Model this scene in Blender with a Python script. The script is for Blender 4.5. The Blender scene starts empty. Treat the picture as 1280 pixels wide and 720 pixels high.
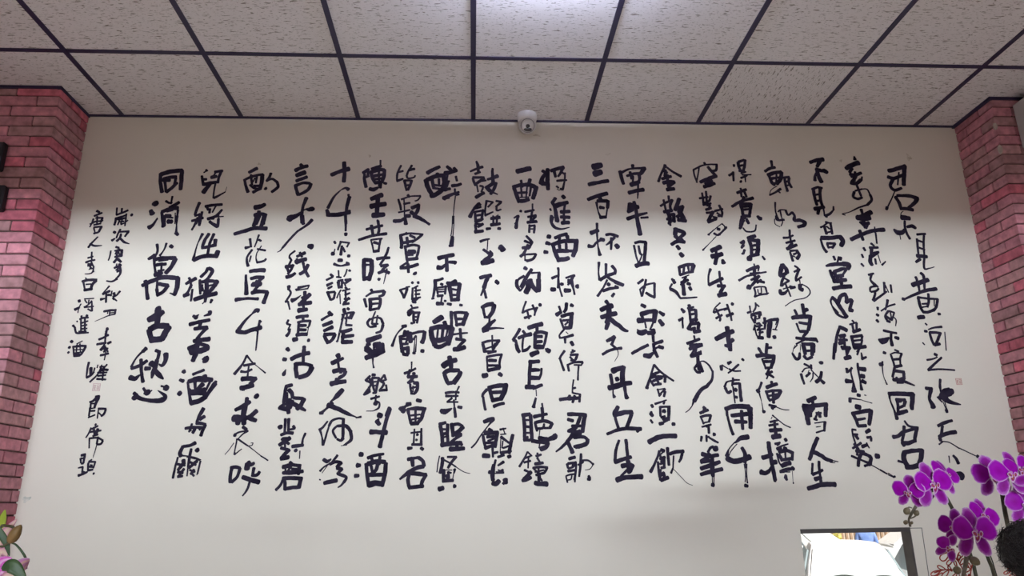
import bpy, math, random
from mathutils import Vector, Matrix, noise
random.seed(7)
SC = bpy.context.scene
COL = SC.collection
R = math.radians

# ------------------------------------------------------------------ camera
cam_data = bpy.data.cameras.new('camera')
cam_data.sensor_width = 36.0
cam_data.lens = 25.450
cam_data.clip_start = 0.05
cam = bpy.data.objects.new('camera', cam_data)
COL.objects.link(cam)
CR, CU, CF = (0.998586, -0.051080, -0.014760), (-0.000675, -0.289747, 0.957103), (0.053165, 0.955739, 0.289371)
m = Matrix((CR, CU, tuple(-v for v in CF))).transposed().to_4x4()
m.translation = (0.0, -3.4405, 1.6)
cam.matrix_world = m
SC.camera = cam

# ------------------------------------------------------------------ look
SC.view_settings.view_transform = 'Standard'
SC.view_settings.look = 'None'
SC.view_settings.gamma = 1.0
SC.view_settings.use_curve_mapping = False
SC.view_settings.exposure = 0.0
SC.cycles.use_denoising = True
SC.cycles.max_bounces = 8

# ------------------------------------------------------------------ world and daylight
WORLD_COL, WORLD_STR = (1.0, 0.84, 0.76, 1), 0.22
STREET_X, STREET_E, STREET_COL = 0.1, 1060.0, (0.785, 0.905, 1.0)
SUN_E = 9.0
FILL_E, FILL_COL = 70.0, (1.0, 0.93, 0.91)
ZC_ = 3.5755
OX0, OX1 = -2.9, 2.4      # the open entrance behind the photographer
TUBE_E = 520.0
w = bpy.data.worlds.new('sky')
SC.world = w
w.use_nodes = True
w.node_tree.nodes['Background'].inputs[0].default_value = WORLD_COL
w.node_tree.nodes['Background'].inputs[1].default_value = WORLD_STR


def light(name, kind, loc, target, energy, color, **kw):
    d = bpy.data.lights.new(name, kind)
    d.energy = energy
    d.color = color
    for k, v in kw.items():
        setattr(d, k, v)
    o = bpy.data.objects.new(name, d)
    o.location = loc
    o.rotation_euler = (Vector(target) - Vector(loc)).to_track_quat('-Z', 'Y').to_euler()
    COL.objects.link(o)
    return o


# bright street in front of the open shop front, behind the photographer
light('street_daylight', 'AREA', (STREET_X, -20.0, 1.72), (STREET_X, 0, 9.3), STREET_E, STREET_COL,
      shape='RECTANGLE', size=10.0, size_y=0.62, spread=R(55))
# added unseen fill light facing the floor, its bounce brightens the ceiling
light('floor_bounce_fill', 'AREA', (0.4, -4.9, ZC_ - 0.05), (0.4, -4.9, 0), FILL_E, FILL_COL,
      shape='RECTANGLE', size=5.0, size_y=3.0, spread=R(95))
# sun over the back yard
light('sun', 'SUN', (6, 12, 12), (1.2, 18, 0), SUN_E, (1.0, 0.97, 0.92), angle=R(1.5))

# ------------------------------------------------------------------ helpers
MATS = {}


def new_mat(name, color=(0.5, 0.5, 0.5), rough=0.6, spec=0.3, metal=0.0):
    mt = bpy.data.materials.new(name)
    mt.use_nodes = True
    b = mt.node_tree.nodes['Principled BSDF']
    b.inputs['Base Color'].default_value = (*color, 1)
    b.inputs['Roughness'].default_value = rough
    b.inputs['Specular IOR Level'].default_value = spec
    b.inputs['Metallic'].default_value = metal
    return mt


def nd(mt, t, **kw):
    n = mt.node_tree.nodes.new(t)
    for k, v in kw.items():
        setattr(n, k, v)
    return n


def lk(mt, a, b):
    mt.node_tree.links.new(a, b)


def noise_mat(name, c1, c2, scale=8.0, rough=0.6, spec=0.3, bump=0.0, detail=4.0, stretch=None, lo=0.35, hi=0.65):
    mt = new_mat(name, c1, rough, spec)
    b = mt.node_tree.nodes['Principled BSDF']
    tc = nd(mt, 'ShaderNodeTexCoord')
    nz = nd(mt, 'ShaderNodeTexNoise')
    nz.inputs['Scale'].default_value = scale
    nz.inputs['Detail'].default_value = detail
    src = tc.outputs['Object']
    if stretch:
        mp = nd(mt, 'ShaderNodeMapping')
        mp.inputs['Scale'].default_value = stretch
        lk(mt, src, mp.inputs['Vector'])
        src = mp.outputs['Vector']
    lk(mt, src, nz.inputs['Vector'])
    rp = nd(mt, 'ShaderNodeValToRGB')
    rp.color_ramp.elements[0].position = lo
    rp.color_ramp.elements[1].position = hi
    rp.color_ramp.elements[0].color = (*c1, 1)
    rp.color_ramp.elements[1].color = (*c2, 1)
    lk(mt, nz.outputs['Fac'], rp.inputs['Fac'])
    lk(mt, rp.outputs['Color'], b.inputs['Base Color'])
    if bump:
        bp = nd(mt, 'ShaderNodeBump')
        bp.inputs['Strength'].default_value = bump
        bp.inputs['Distance'].default_value = 0.01
        lk(mt, nz.outputs['Fac'], bp.inputs['Height'])
        lk(mt, bp.outputs['Normal'], b.inputs['Normal'])
    return mt


class MB:
    """collects vertices and faces of one mesh"""
    def __init__(self):
        self.v, self.f, self.mi, self.att, self.uv = [], [], [], [], []

    def add(self, verts, faces, mi=0, att=None):
        o = len(self.v)
        self.v += [tuple(p) for p in verts]
        self.f += [tuple(i + o for i in f) for f in faces]
        self.mi += [mi] * len(faces)
        self.att += (att if isinstance(att, list) else [att if att is not None else (0, 0, 0)] * len(verts))
        return self

    def box(self, x0, x1, y0, y1, z0, z1, mi=0, att=None, mat=None):
        vs = [(x, y, z) for x in (x0, x1) for y in (y0, y1) for z in (z0, z1)]
        if mat is not None:
            vs = [tuple(mat @ Vector(p)) for p in vs]
        fs = [(0, 1, 3, 2), (4, 6, 7, 5), (0, 4, 5, 1), (2, 3, 7, 6), (0, 2, 6, 4), (1, 5, 7, 3)]
        return self.add(vs, fs, mi, att)

    def bbox(self, x0, x1, y0, y1, z0, z1, bv, mi=0, att=None, mat=None):
        """box with chamfered edges"""
        vs, idx = [], {}
        X, Y, Z = (x0, x1), (y0, y1), (z0, z1)
        for i in (0, 1):
            for j in (0, 1):
                for k in (0, 1):
                    sx, sy, sz = (1 - 2 * i) * bv, (1 - 2 * j) * bv, (1 - 2 * k) * bv
                    for a, p in enumerate(((X[i], Y[j] + sy, Z[k] + sz), (X[i] + sx, Y[j], Z[k] + sz), (X[i] + sx, Y[j] + sy, Z[k]))):
                        idx[(i, j, k, a)] = len(vs)
                        vs.append(p)
        fs = []
        g = lambda *t: idx[t]
        for i in (0, 1):
            fs.append((g(i, 0, 0, 0), g(i, 1, 0, 0), g(i, 1, 1, 0), g(i, 0, 1, 0)))
            fs.append((g(0, i, 0, 1), g(1, i, 0, 1), g(1, i, 1, 1), g(0, i, 1, 1)))
            fs.append((g(0, 0, i, 2), g(1, 0, i, 2), g(1, 1, i, 2), g(0, 1, i, 2)))
        for a in (0, 1):
            for b in (0, 1):
                fs.append((g(a, b, 0, 0), g(a, b, 1, 0), g(a, b, 1, 1), g(a, b, 0, 1)))
                fs.append((g(a, 0, b, 0), g(a, 1, b, 0), g(a, 1, b, 2), g(a, 0, b, 2)))
                fs.append((g(0, a, b, 1), g(1, a, b, 1), g(1, a, b, 2), g(0, a, b, 2)))
        for i in (0, 1):
            for j in (0, 1):
                for k in (0, 1):
                    fs.append((g(i, j, k, 0), g(i, j, k, 1), g(i, j, k, 2)))
        if mat is not None:
            vs = [tuple(mat @ Vector(p)) for p in vs]
        return self.add(vs, fs, mi, att)

    def tube(self, pts, r, n=8, mi=0, cap=True, smooth=3):
        pts = [Vector(p) for p in pts]
        rs = r if isinstance(r, (list, tuple)) else [r] * len(pts)
        if smooth > 1 and len(pts) > 2:
            pts, rs = catmull(pts, rs, smooth)
        vs, fs = [], []
        up = None
        for i, p in enumerate(pts):
            t = (pts[min(i + 1, len(pts) - 1)] - pts[max(i - 1, 0)]).normalized()
            if up is None:
                up = t.orthogonal().normalized()
            up = (up - t * up.dot(t)).normalized()
            s = t.cross(up)
            for k in range(n):
                a = 2 * math.pi * k / n
                vs.append(p + (up * math.cos(a) + s * math.sin(a)) * rs[i])
        for i in range(len(pts) - 1):
            for k in range(n):
                fs.append((i * n + k, i * n + (k + 1) % n, (i + 1) * n + (k + 1) % n, (i + 1) * n + k))
        if cap:
            fs.append(tuple(range(n - 1, -1, -1)))
            fs.append(tuple((len(pts) - 1) * n + k for k in range(n)))
        return self.add(vs, fs, mi)

    def lathe(self, prof, n=24, mi=0, mat=None):
        """profile of (radius, height) turned about the local z axis"""
        vs, fs = [], []
        for r, z in prof:
            for k in range(n):
                a = 2 * math.pi * k / n
                vs.append((r * math.cos(a), r * math.sin(a), z))
        for i in range(len(prof) - 1):
            for k in range(n):
                fs.append((i * n + k, i * n + (k + 1) % n, (i + 1) * n + (k + 1) % n, (i + 1) * n + k))
        fs.append(tuple(range(n - 1, -1, -1)))
        fs.append(tuple((len(prof) - 1) * n + k for k in range(n)))
        if mat is not None:
            vs = [tuple(mat @ Vector(p)) for p in vs]
        return self.add(vs, fs, mi)

    def ball(self, c, rx, ry=None, rz=None, n=16, m_=10, mi=0, mat=None):
        ry = ry or rx
        rz = rz or rx
        prof = [(math.sin(math.pi * (i + 0.02) / (m_ + 0.04)), -math.cos(math.pi * (i + 0.02) / (m_ + 0.04))) for i in range(m_ + 1)]
        M = Matrix.Translation(Vector(c)) @ (mat or Matrix.Identity(4)) @ Matrix.Diagonal((rx, ry, rz, 1))
        return self.lathe(prof, n, mi, M)

    def build(self, name, mats, parent=None, smooth=True, sharp=None):
        me = bpy.data.meshes.new(name)
        me.from_pydata(self.v, [], self.f)
        mats = mats if isinstance(mats, (list, tuple)) else [mats]
        for x in mats:
            me.materials.append(x)
        for p, i in zip(me.polygons, self.mi):
            p.material_index = i
            p.use_smooth = smooth
        if any(a != (0, 0, 0) for a in self.att):
            at = me.attributes.new('tint', 'FLOAT_VECTOR', 'POINT')
            at.data.foreach_set('vector', [c for a in self.att for c in a])
        me.update()
        o = bpy.data.objects.new(name, me)
        COL.objects.link(o)
        if parent is not None:
            attach(o, parent)
        if smooth and sharp:
            me.set_sharp_from_angle(angle=R(sharp))
        return o


def attach(o, parent):
    o.parent = parent
    bpy.context.view_layer.update()
    o.matrix_parent_inverse = parent.matrix_world.inverted()


def catmull(pts, rs, k):
    P, Q = [], []
    n = len(pts)
    for i in range(n - 1):
        p0, p1, p2, p3 = pts[max(i - 1, 0)], pts[i], pts[i + 1], pts[min(i + 2, n - 1)]
        for j in range(k):
            t = j / k
            P.append(0.5 * (2 * p1 + (p2 - p0) * t + (2 * p0 - 5 * p1 + 4 * p2 - p3) * t * t + (3 * p1 - p0 - 3 * p2 + p3) * t ** 3))
            Q.append(rs[i] * (1 - t) + rs[i + 1] * t)
    P.append(pts[-1])
    Q.append(rs[-1])
    return P, Q


def thing(name, label, cat, loc, group=None):
    o = bpy.data.objects.new(name, None)
    o.empty_display_size = 0.05
    o.location = loc
    COL.objects.link(o)
    return tag(o, label, cat, group)


def tag(o, label, cat, group=None):
    o['label'] = label
    o['category'] = cat
    if group:
        o['group'] = group
    return o


def struct(o, label=None):
    o['kind'] = 'structure'
    if label:
        o['label'] = label
    return o


# ------------------------------------------------------------------ materials
def wall_material():
    mt = noise_mat('cream_paint', (0.775, 0.715, 0.635), (0.805, 0.745, 0.665), 1.3, 0.75, 0.2, detail=5)
    b = mt.node_tree.nodes['Principled BSDF']
    tc = nd(mt, 'ShaderNodeTexCoord')
    nz = nd(mt, 'ShaderNodeTexNoise')
    nz.inputs['Scale'].default_value = 60
    nz.inputs['Detail'].default_value = 3
    lk(mt, tc.outputs['Object'], nz.inputs['Vector'])
    bp = nd(mt, 'ShaderNodeBump')
    bp.inputs['Strength'].default_value = 0.06
    bp.inputs['Distance'].default_value = 0.003
    lk(mt, nz.outputs['Fac'], bp.inputs['Height'])
    lk(mt, bp.outputs['Normal'], b.inputs['Normal'])
    return mt


def tile_material():
    """mineral fibre panel with short dark fissures along the panel's own u direction"""
    mt = new_mat('fissured_panel', (0.8, 0.77, 0.72), 0.9, 0.1)
    b = mt.node_tree.nodes['Principled BSDF']
    uv = nd(mt, 'ShaderNodeUVMap')
    uv.uv_map = 'UVMap'

    def spots(scale, sx, sy, lo, hi):
        mp = nd(mt, 'ShaderNodeMapping')
        mp.inputs['Scale'].default_value = (sx, sy, 1)
        lk(mt, uv.outputs['UV'], mp.inputs['Vector'])
        n = nd(mt, 'ShaderNodeTexNoise')
        n.inputs['Scale'].default_value = scale
        n.inputs['Detail'].default_value = 3.0
        n.inputs['Distortion'].default_value = 0.4
        lk(mt, mp.outputs['Vector'], n.inputs['Vector'])
        r = nd(mt, 'ShaderNodeMapRange')
        r.inputs['From Min'].default_value = lo
        r.inputs['From Max'].default_value = hi
        lk(mt, n.outputs['Fac'], r.inputs['Value'])
        return r.outputs['Result']
    a = spots(26, 1.0, 4.6, 0.60, 0.67)
    c = spots(70, 1.0, 3.0, 0.61, 0.70)
    mx = nd(mt, 'ShaderNodeMath', operation='MAXIMUM')
    lk(mt, a, mx.inputs[0])
    lk(mt, c, mx.inputs[1])
    mix = nd(mt, 'ShaderNodeMix', data_type='RGBA')
    mix.inputs['A'].default_value = (0.85, 0.81, 0.82, 1)
    mix.inputs['B'].default_value = (0.30, 0.26, 0.24, 1)
    lk(mt, mx.outputs[0], mix.inputs['Factor'])
    lk(mt, mix.outputs['Result'], b.inputs['Base Color'])
    bp = nd(mt, 'ShaderNodeBump')
    bp.invert = True
    bp.inputs['Strength'].default_value = 0.5
    bp.inputs['Distance'].default_value = 0.003
    lk(mt, mx.outputs[0], bp.inputs['Height'])
    lk(mt, bp.outputs['Normal'], b.inputs['Normal'])
    return mt


def brick_material():
    mt = new_mat('red_brick', (0.3, 0.1, 0.1), 0.8, 0.2)
    b = mt.node_tree.nodes['Principled BSDF']
    at = nd(mt, 'ShaderNodeAttribute')
    at.attribute_name = 'tint'
    tc = nd(mt, 'ShaderNodeTexCoord')
    nz = nd(mt, 'ShaderNodeTexNoise')
    nz.inputs['Scale'].default_value = 26
    nz.inputs['Detail'].default_value = 6
    lk(mt, tc.outputs['Object'], nz.inputs['Vector'])
    mr = nd(mt, 'ShaderNodeMapRange')
    mr.inputs['From Min'].default_value = 0.3
    mr.inputs['From Max'].default_value = 0.7
    mr.inputs['To Min'].default_value = 0.72
    mr.inputs['To Max'].default_value = 1.22
    lk(mt, nz.outputs['Fac'], mr.inputs['Value'])
    mul = nd(mt, 'ShaderNodeVectorMath', operation='SCALE')
    lk(mt, at.outputs['Vector'], mul.inputs[0])
    lk(mt, mr.outputs['Result'], mul.inputs['Scale'])
    lk(mt, mul.outputs['Vector'], b.inputs['Base Color'])
    bp = nd(mt, 'ShaderNodeBump')
    bp.inputs['Strength'].default_value = 0.45
    bp.inputs['Distance'].default_value = 0.006
    lk(mt, nz.outputs['Fac'], bp.inputs['Height'])
    lk(mt, bp.outputs['Normal'], b.inputs['Normal'])
    return mt


def tint_ramp_mat(name, stops, rough=0.5, noise_amt=0.0, sss=0.0):
    """colour taken from the petal's own radial position stored on the mesh"""
    mt = new_mat(name, (0.5, 0.5, 0.5), rough, 0.12)
    b = mt.node_tree.nodes['Principled BSDF']
    at = nd(mt, 'ShaderNodeAttribute')
    at.attribute_name = 'tint'
    sp = nd(mt, 'ShaderNodeSeparateXYZ')
    lk(mt, at.outputs['Vector'], sp.inputs[0])
    src = sp.outputs['X']
    if noise_amt:
        tc = nd(mt, 'ShaderNodeTexCoord')
        nz = nd(mt, 'ShaderNodeTexNoise')
        nz.inputs['Scale'].default_value = 160
        nz.inputs['Detail'].default_value = 2
        lk(mt, tc.outputs['Object'], nz.inputs['Vector'])
        ma = nd(mt, 'ShaderNodeMath', operation='MULTIPLY_ADD')
        lk(mt, nz.outputs['Fac'], ma.inputs[0])
        ma.inputs[1].default_value = noise_amt
        lk(mt, src, ma.inputs[2])
        sb = nd(mt, 'ShaderNodeMath', operation='SUBTRACT')
        lk(mt, ma.outputs[0], sb.inputs[0])
        sb.inputs[1].default_value = noise_amt * 0.5
        src = sb.outputs[0]
    rp = nd(mt, 'ShaderNodeValToRGB')
    el = rp.color_ramp.elements
    while len(el) < len(stops):
        el.new(0.5)
    for e, (p, c) in zip(el, stops):
        e.position = p
        e.color = (*c, 1)
    lk(mt, src, rp.inputs['Fac'])
    lk(mt, rp.outputs['Color'], b.inputs['Base Color'])
    return mt


M_WALL = wall_material()
M_TILE = tile_material()
M_BRICK = brick_material()
M_MORTAR = noise_mat('mortar', (0.10, 0.055, 0.055), (0.17, 0.10, 0.10), 30, 0.9, 0.1)
M_PALE = noise_mat('pale_mortar_chip', (0.42, 0.33, 0.30), (0.55, 0.46, 0.42), 40, 0.9, 0.1)
M_GRID = new_mat('navy_grid_metal', (0.026, 0.018, 0.062), 0.45, 0.5)
M_INK = noise_mat('brush_ink', (0.013, 0.009, 0.022), (0.034, 0.026, 0.048), 14, 0.7, 0.08, detail=6)
M_SEAL = noise_mat('seal_red', (0.45, 0.10, 0.09), (0.62, 0.30, 0.28), 160, 0.7, 0.2)
M_SEALFADE = noise_mat('faded_seal_pink', (0.55, 0.33, 0.36), (0.66, 0.47, 0.48), 160, 0.7, 0.2)
M_WHITEPL = new_mat('white_plastic', (0.78, 0.76, 0.78), 0.35, 0.5)
M_LENS = new_mat('black_lens', (0.01, 0.008, 0.02), 0.12, 0.6)
M_DARKFR = noise_mat('dark_window_frame', (0.055, 0.045, 0.045), (0.085, 0.07, 0.068), 12, 0.5, 0.4)
M_SEAM = new_mat('dark_seam', (0.16, 0.15, 0.14), 0.8, 0.1)
M_FLOOR = noise_mat('floor_stone', (0.60, 0.565, 0.53), (0.68, 0.645, 0.61), 3, 0.5, 0.4)
M_BLACK = new_mat('black_metal', (0.012, 0.010, 0.014), 0.5, 0.4)
M_GREYBOX = noise_mat('pale_grey_casing', (0.50, 0.47, 0.47), (0.55, 0.52, 0.51), 4, 0.5, 0.3)

# ------------------------------------------------------------------ room shell
ZC = 3.5755
GX0, TS, D1 = -1.8192, 0.606, 0.563
WX0, WX1, WZ0, WZ1 = 1.503, 2.0226, 0.80, 1.4815      # opening in the back wall

mb = MB()
for x0, x1, z0, z1 in ((-3.2, WX0, 0, ZC + 0.3), (WX1, 3.8, 0, ZC + 0.3), (WX0, WX1, WZ1, ZC + 0.3), (WX0, WX1, 0, WZ0)):
    mb.box(x0, x1, 0, 0.065, z0, z1)
wall = struct(mb.build('wall_back', M_WALL, smooth=False), 'cream painted wall carrying the brush calligraphy')

mb = MB().box(-6, 7, -8.0, 0.07, -0.12, 0)
struct(mb.build('floor', M_FLOOR, smooth=False))

# suspended ceiling: panels and the dark grid
ceil_verts, ceil_faces, ceil_uv = [], [], []
ys = [0.0, -D1] + [-D1 - TS * k for k in range(1, 13)]
for i in range(-7, 14):
    for j in range(len(ys) - 1):
        xa, xb, ya, yb = GX0 + i * TS, GX0 + (i + 1) * TS, ys[j], ys[j + 1]
        o = len(ceil_verts)
        ceil_verts += [(xa, ya, ZC), (xb, ya, ZC), (xb, yb, ZC), (xa, yb, ZC)]
        ceil_faces.append((o, o + 1, o + 2, o + 3))
        turn = (i, j) in ((5, 0), (9, 2), (-2, 1), (3, 4))
        ou, ov = random.uniform(0, 40), random.uniform(0, 40)
        for x, y in ((xa, ya), (xb, ya), (xb, yb), (xa, yb)):
            ceil_uv.append((ou + (y if turn else x), ov + (x if turn else y)))
me = bpy.data.meshes.new('ceiling')
me.from_pydata(ceil_verts, [], ceil_faces)
uvl = me.uv_layers.new(name='UVMap')
for k, c in enumerate(ceil_uv):
    uvl.data[k].uv = c
me.materials.append(M_TILE)
ceiling = bpy.data.objects.new('ceiling', me)
COL.objects.link(ceiling)
struct(ceiling, 'suspended ceiling of fissured square panels in a dark grid')
mb = MB()
gw, gh = 0.0118, 0.004
for i in range(-7, 15):
    x = GX0 + i * TS
    mb.box(x - gw, x + gw, ys[-1], 0, ZC - gh, ZC + 0.02)
for y in ys[1:]:
    mb.box(GX0 - 7 * TS, GX0 + 14 * TS, y - gw, y + gw, ZC - gh * 0.9, ZC + 0.02)
grid = mb.build('ceiling_grid', M_GRID, ceiling, smooth=False)
grid['label'] = 'dark navy metal grid between the ceiling panels'
mb = MB().box(-6, 7, -8.0, 0.07, ZC + 0.03, ZC + 0.3)
slab = mb.build('ceiling_slab', M_FLOOR, ceiling, smooth=False)

# side walls beyond the brick pillars and the beam over the open shop front
M_SIDE = noise_mat('side_wall_paint', (0.62, 0.60, 0.57), (0.68, 0.66, 0.63), 2, 0.8, 0.2)
struct(MB().box(-4.3, -4.2, -8, 0.07, 0, ZC + 0.3).build('wall_left', M_SIDE, smooth=False))
struct(MB().box(5.0, 5.1, -8, 0.07, 0, ZC + 0.3).build('wall_right', M_SIDE, smooth=False))
mb = MB().box(-4.3, 5.1, -7.2, -7.0, 2.495, ZC + 0.3)
mb.box(-4.3, OX0, -7.2, -7.0, 0, 2.495).box(OX1, 5.1, -7.2, -7.0, 0, 2.495)
struct(mb.build('wall_front', M_SIDE, smooth=False), 'front wall with the open shop entrance, behind the photographer')


# brick pillars: every brick laid on a mortar core
def brick_tint():
    r = random.random()
    if r < 0.14:
        c = (0.53, 0.145, 0.195)
    elif r < 0.52:
        c = (0.50, 0.205, 0.25)
    elif r < 0.78:
        c = (0.47, 0.215, 0.25)
    else:
        c = (0.41, 0.215, 0.23)
    k = random.uniform(1.0, 1.4)
    return tuple(v * k for v in c)


def pillar(name, side, xe_top, xe_low, yf, xo, label, chips=()):
    """side -1: stands left of the wall, its inner face at xe; yf is the front face"""
    mb = MB()
    course, bh, L, H = 0.0536, 0.0462, 0.205, 0.1
    n = int(ZC / course) + 1

    def xe(z):
        return xe_top + (xe_low - xe_top) * (ZC - z) / ZC
    D = -yf
    for k in range(n):
        z0 = ZC - (k + 1) * course + 0.008
        z1 = min(z0 + bh, ZC - 0.008)
        e = xe(z0)
        s = side
        # front course, running outwards from the corner
        u = 0.0
        first = L if k % 2 == 0 else H
        first *= random.uniform(0.96, 1.04)
        ret = H if k % 2 == 0 else L
        dpt = random.uniform(-0.0015, 0.0025)
        # corner brick returns round the corner as one piece
        a, b_ = e, e + s * first
        mb.bbox(min(a, b_), max(a, b_), yf - dpt, yf - dpt + min(ret, D - 0.004), z0, z1, 0.0022, 0, brick_tint())
        u = first + 0.006
        while u < abs(xo - e):
            ln = L * random.uniform(0.93, 1.05)
            dpt = random.uniform(-0.002, 0.003)
            a, b_ = e + s * u, e + s * (u + ln)
            mb.bbox(min(a, b_), max(a, b_), yf - dpt, yf + 0.06, z0 + random.uniform(-0.001, 0.001), z1 + random.uniform(-0.001, 0.001), 0.0022, 0, brick_tint())
            u += ln + 0.006
        # return course on the inner face
        v = min(ret, D) + 0.006
        while v < D - 0.02:
            ln = min(L, D - v)
            dpt = random.uniform(-0.001, 0.0015)
            a, b_ = e - s * dpt, e + s * 0.06
            mb.bbox(min(a, b_), max(a, b_), yf + v, yf + v + ln, z0, z1, 0.0022, 0, brick_tint())
            v += ln + 0.006
    # mortar core
    et, el = xe_top + side * 0.008, xe_low + side * 0.008
    vs = [(el, yf + 0.008, 0), (xo, yf + 0.008, 0), (xo, 0, 0), (el, 0, 0), (et, yf + 0.008, ZC), (xo, yf + 0.008, ZC), (xo, 0, ZC), (et, 0, ZC)]
    mb.add(vs, [(0, 1, 5, 4), (1, 2, 6, 5), (2, 3, 7, 6), (3, 0, 4, 7), (0, 3, 2, 1), (4, 5, 6, 7)], 1)
    for z, hh in chips:
        mb.ball((xe(z) - side * 0.001, yf + 0.004, z), 0.010, 0.012, hh, 10, 6, 2)
    o = mb.build(name, [M_BRICK, M_MORTAR, M_PALE], smooth=False)
    return struct(o, label)


pillar('pillar_left', -1, -1.990, -2.0215, -0.2629, -3.2, 'red brick pillar at the left end of the cream wall')
pillar('pillar_right', 1, 2.6525, 2.588, -0.2900, 3.8, 'red brick pillar at the right end of the cream wall', chips=((3.415, 0.020), (3.285, 0.026)))

# dark angle strip where ceiling meets wall and pillars
mb = MB()
mb.box(-1.99, 2.65, -0.012, 0.0, ZC - 0.008, ZC)
struct(mb.build('trim_1', M_GRID, smooth=False), 'dark ceiling edge strip along the cream wall')
mb = MB()
mb.box(-2.006, -1.984, -0.272, 0, ZC - 0.014, ZC)
mb.box(-3.2, -1.984, -0.276, -0.254, ZC - 0.012, ZC)
struct(mb.build('trim_2', M_GRID, smooth=False), 'dark ceiling edge strip round the left brick pillar')
mb = MB()
mb.box(2.636, 2.658, -0.30, 0, ZC - 0.014, ZC)
mb.box(2.636, 3.8, -0.305, -0.283, ZC - 0.012, ZC)
struct(mb.build('trim_3', M_GRID, smooth=False), 'dark ceiling edge strip round the right brick pillar')

# small stains on the paint
M_STAIN = noise_mat('brown_stain', (0.54, 0.46, 0.37), (0.74, 0.68, 0.60), 70, 0.8, 0.1)
M_STAINGR = noise_mat('green_grey_stain', (0.50, 0.51, 0.46), (0.72, 0.68, 0.62), 60, 0.8, 0.1)
for sx, sz, sw, sh, rot, mt_ in ((2.359, 3.383, 0.013, 0.020, 0.2, M_STAIN), (1.977, 3.359, 0.007, 0.008, 0.0, M_STAIN), (0.713, 3.383, 0.016, 0.005, 0.35, M_STAIN),
                            (-0.540, 3.359, 0.006, 0.010, 0.3, M_STAIN), (-1.101, 3.307, 0.008, 0.006, 0.0, M_STAIN), (0.335, 3.49, 0.020, 0.006, -0.1, M_STAIN), (-1.974, 1.664, 0.018, 0.012, 0.2, M_STAINGR)):
    vs = []
    for k in range(14):
        a = 2 * math.pi * k / 14
        q = 1 + 0.3 * math.sin(3 * a + sx * 9) + 0.15 * math.sin(5 * a + sz * 7)
        x_, z_ = sw * q * math.cos(a), sh * q * math.sin(a)
        vs.append((sx + x_ * math.cos(rot) - z_ * math.sin(rot), -0.0006, sz + x_ * math.sin(rot) + z_ * math.cos(rot)))
    MB().add(vs, [tuple(range(14))]).build('stain', mt_, wall, smooth=False)

# window in the back wall
win = bpy.data.objects.new('window_1', None)
win.location = (WX0, 0, WZ0)
COL.objects.link(win)
struct(win, 'small dark framed window low in the cream wall, looking onto parked cars')
mb = MB()
mb.box(WX0, WX1, -0.004, 0.064, WZ1 - 0.019, WZ1 + 0.0005)
mb.box(WX1 - 0.008, WX1 + 0.0005, -0.004, 0.064, WZ0, WZ1 - 0.019)
mb.box(WX0, WX1, -0.004, 0.064, WZ0, WZ0 + 0.02)
mb.build('window_frame', M_DARKFR, win, smooth=False)
M_GLASS = bpy.data.materials.new('clear_pane')
M_GLASS.use_nodes = True
nt = M_GLASS.node_tree
nt.nodes.remove(nt.nodes['Principled BSDF'])
tr = nt.nodes.new('ShaderNodeBsdfTransparent')
gl = nt.nodes.new('ShaderNodeBsdfGlossy')
gl.inputs['Roughness'].default_value = 0.02
mx = nt.nodes.new('ShaderNodeMixShader')
mx.inputs[0].default_value = 0.05
nt.links.new(tr.outputs[0], mx.inputs[1])
nt.links.new(gl.outputs[0], mx.inputs[2])
nt.links.new(mx.outputs[0], nt.nodes['Material Output'].inputs['Surface'])
MB().box(WX0 + 0.001, WX1 - 0.008, 0.052, 0.057, WZ0 + 0.02, WZ1 - 0.019).build('pane', M_GLASS, win, smooth=False)

# thin seam of the flush panel beside the window
mb = MB()
mb.box(WX1, 2.0815, -0.0012, 0.001, 1.4765, 1.4795)
mb.add([(2.0785, -0.0012, 1.4795), (2.0815, -0.0012, 1.4795), (2.0665, -0.0012, 0.8), (2.0635, -0.0012, 0.8),
        (2.0785, 0.001, 1.4795), (2.0815, 0.001, 1.4795), (2.0665, 0.001, 0.8), (2.0635, 0.001, 0.8)],
       [(0, 1, 2, 3), (4, 7, 6, 5), (0, 4, 5, 1), (1, 5, 6, 2), (2, 6, 7, 3), (3, 7, 4, 0)])
struct(mb.build('trim_4', M_SEAM, smooth=False), 'thin dark seam of a flush panel beside the window')

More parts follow.
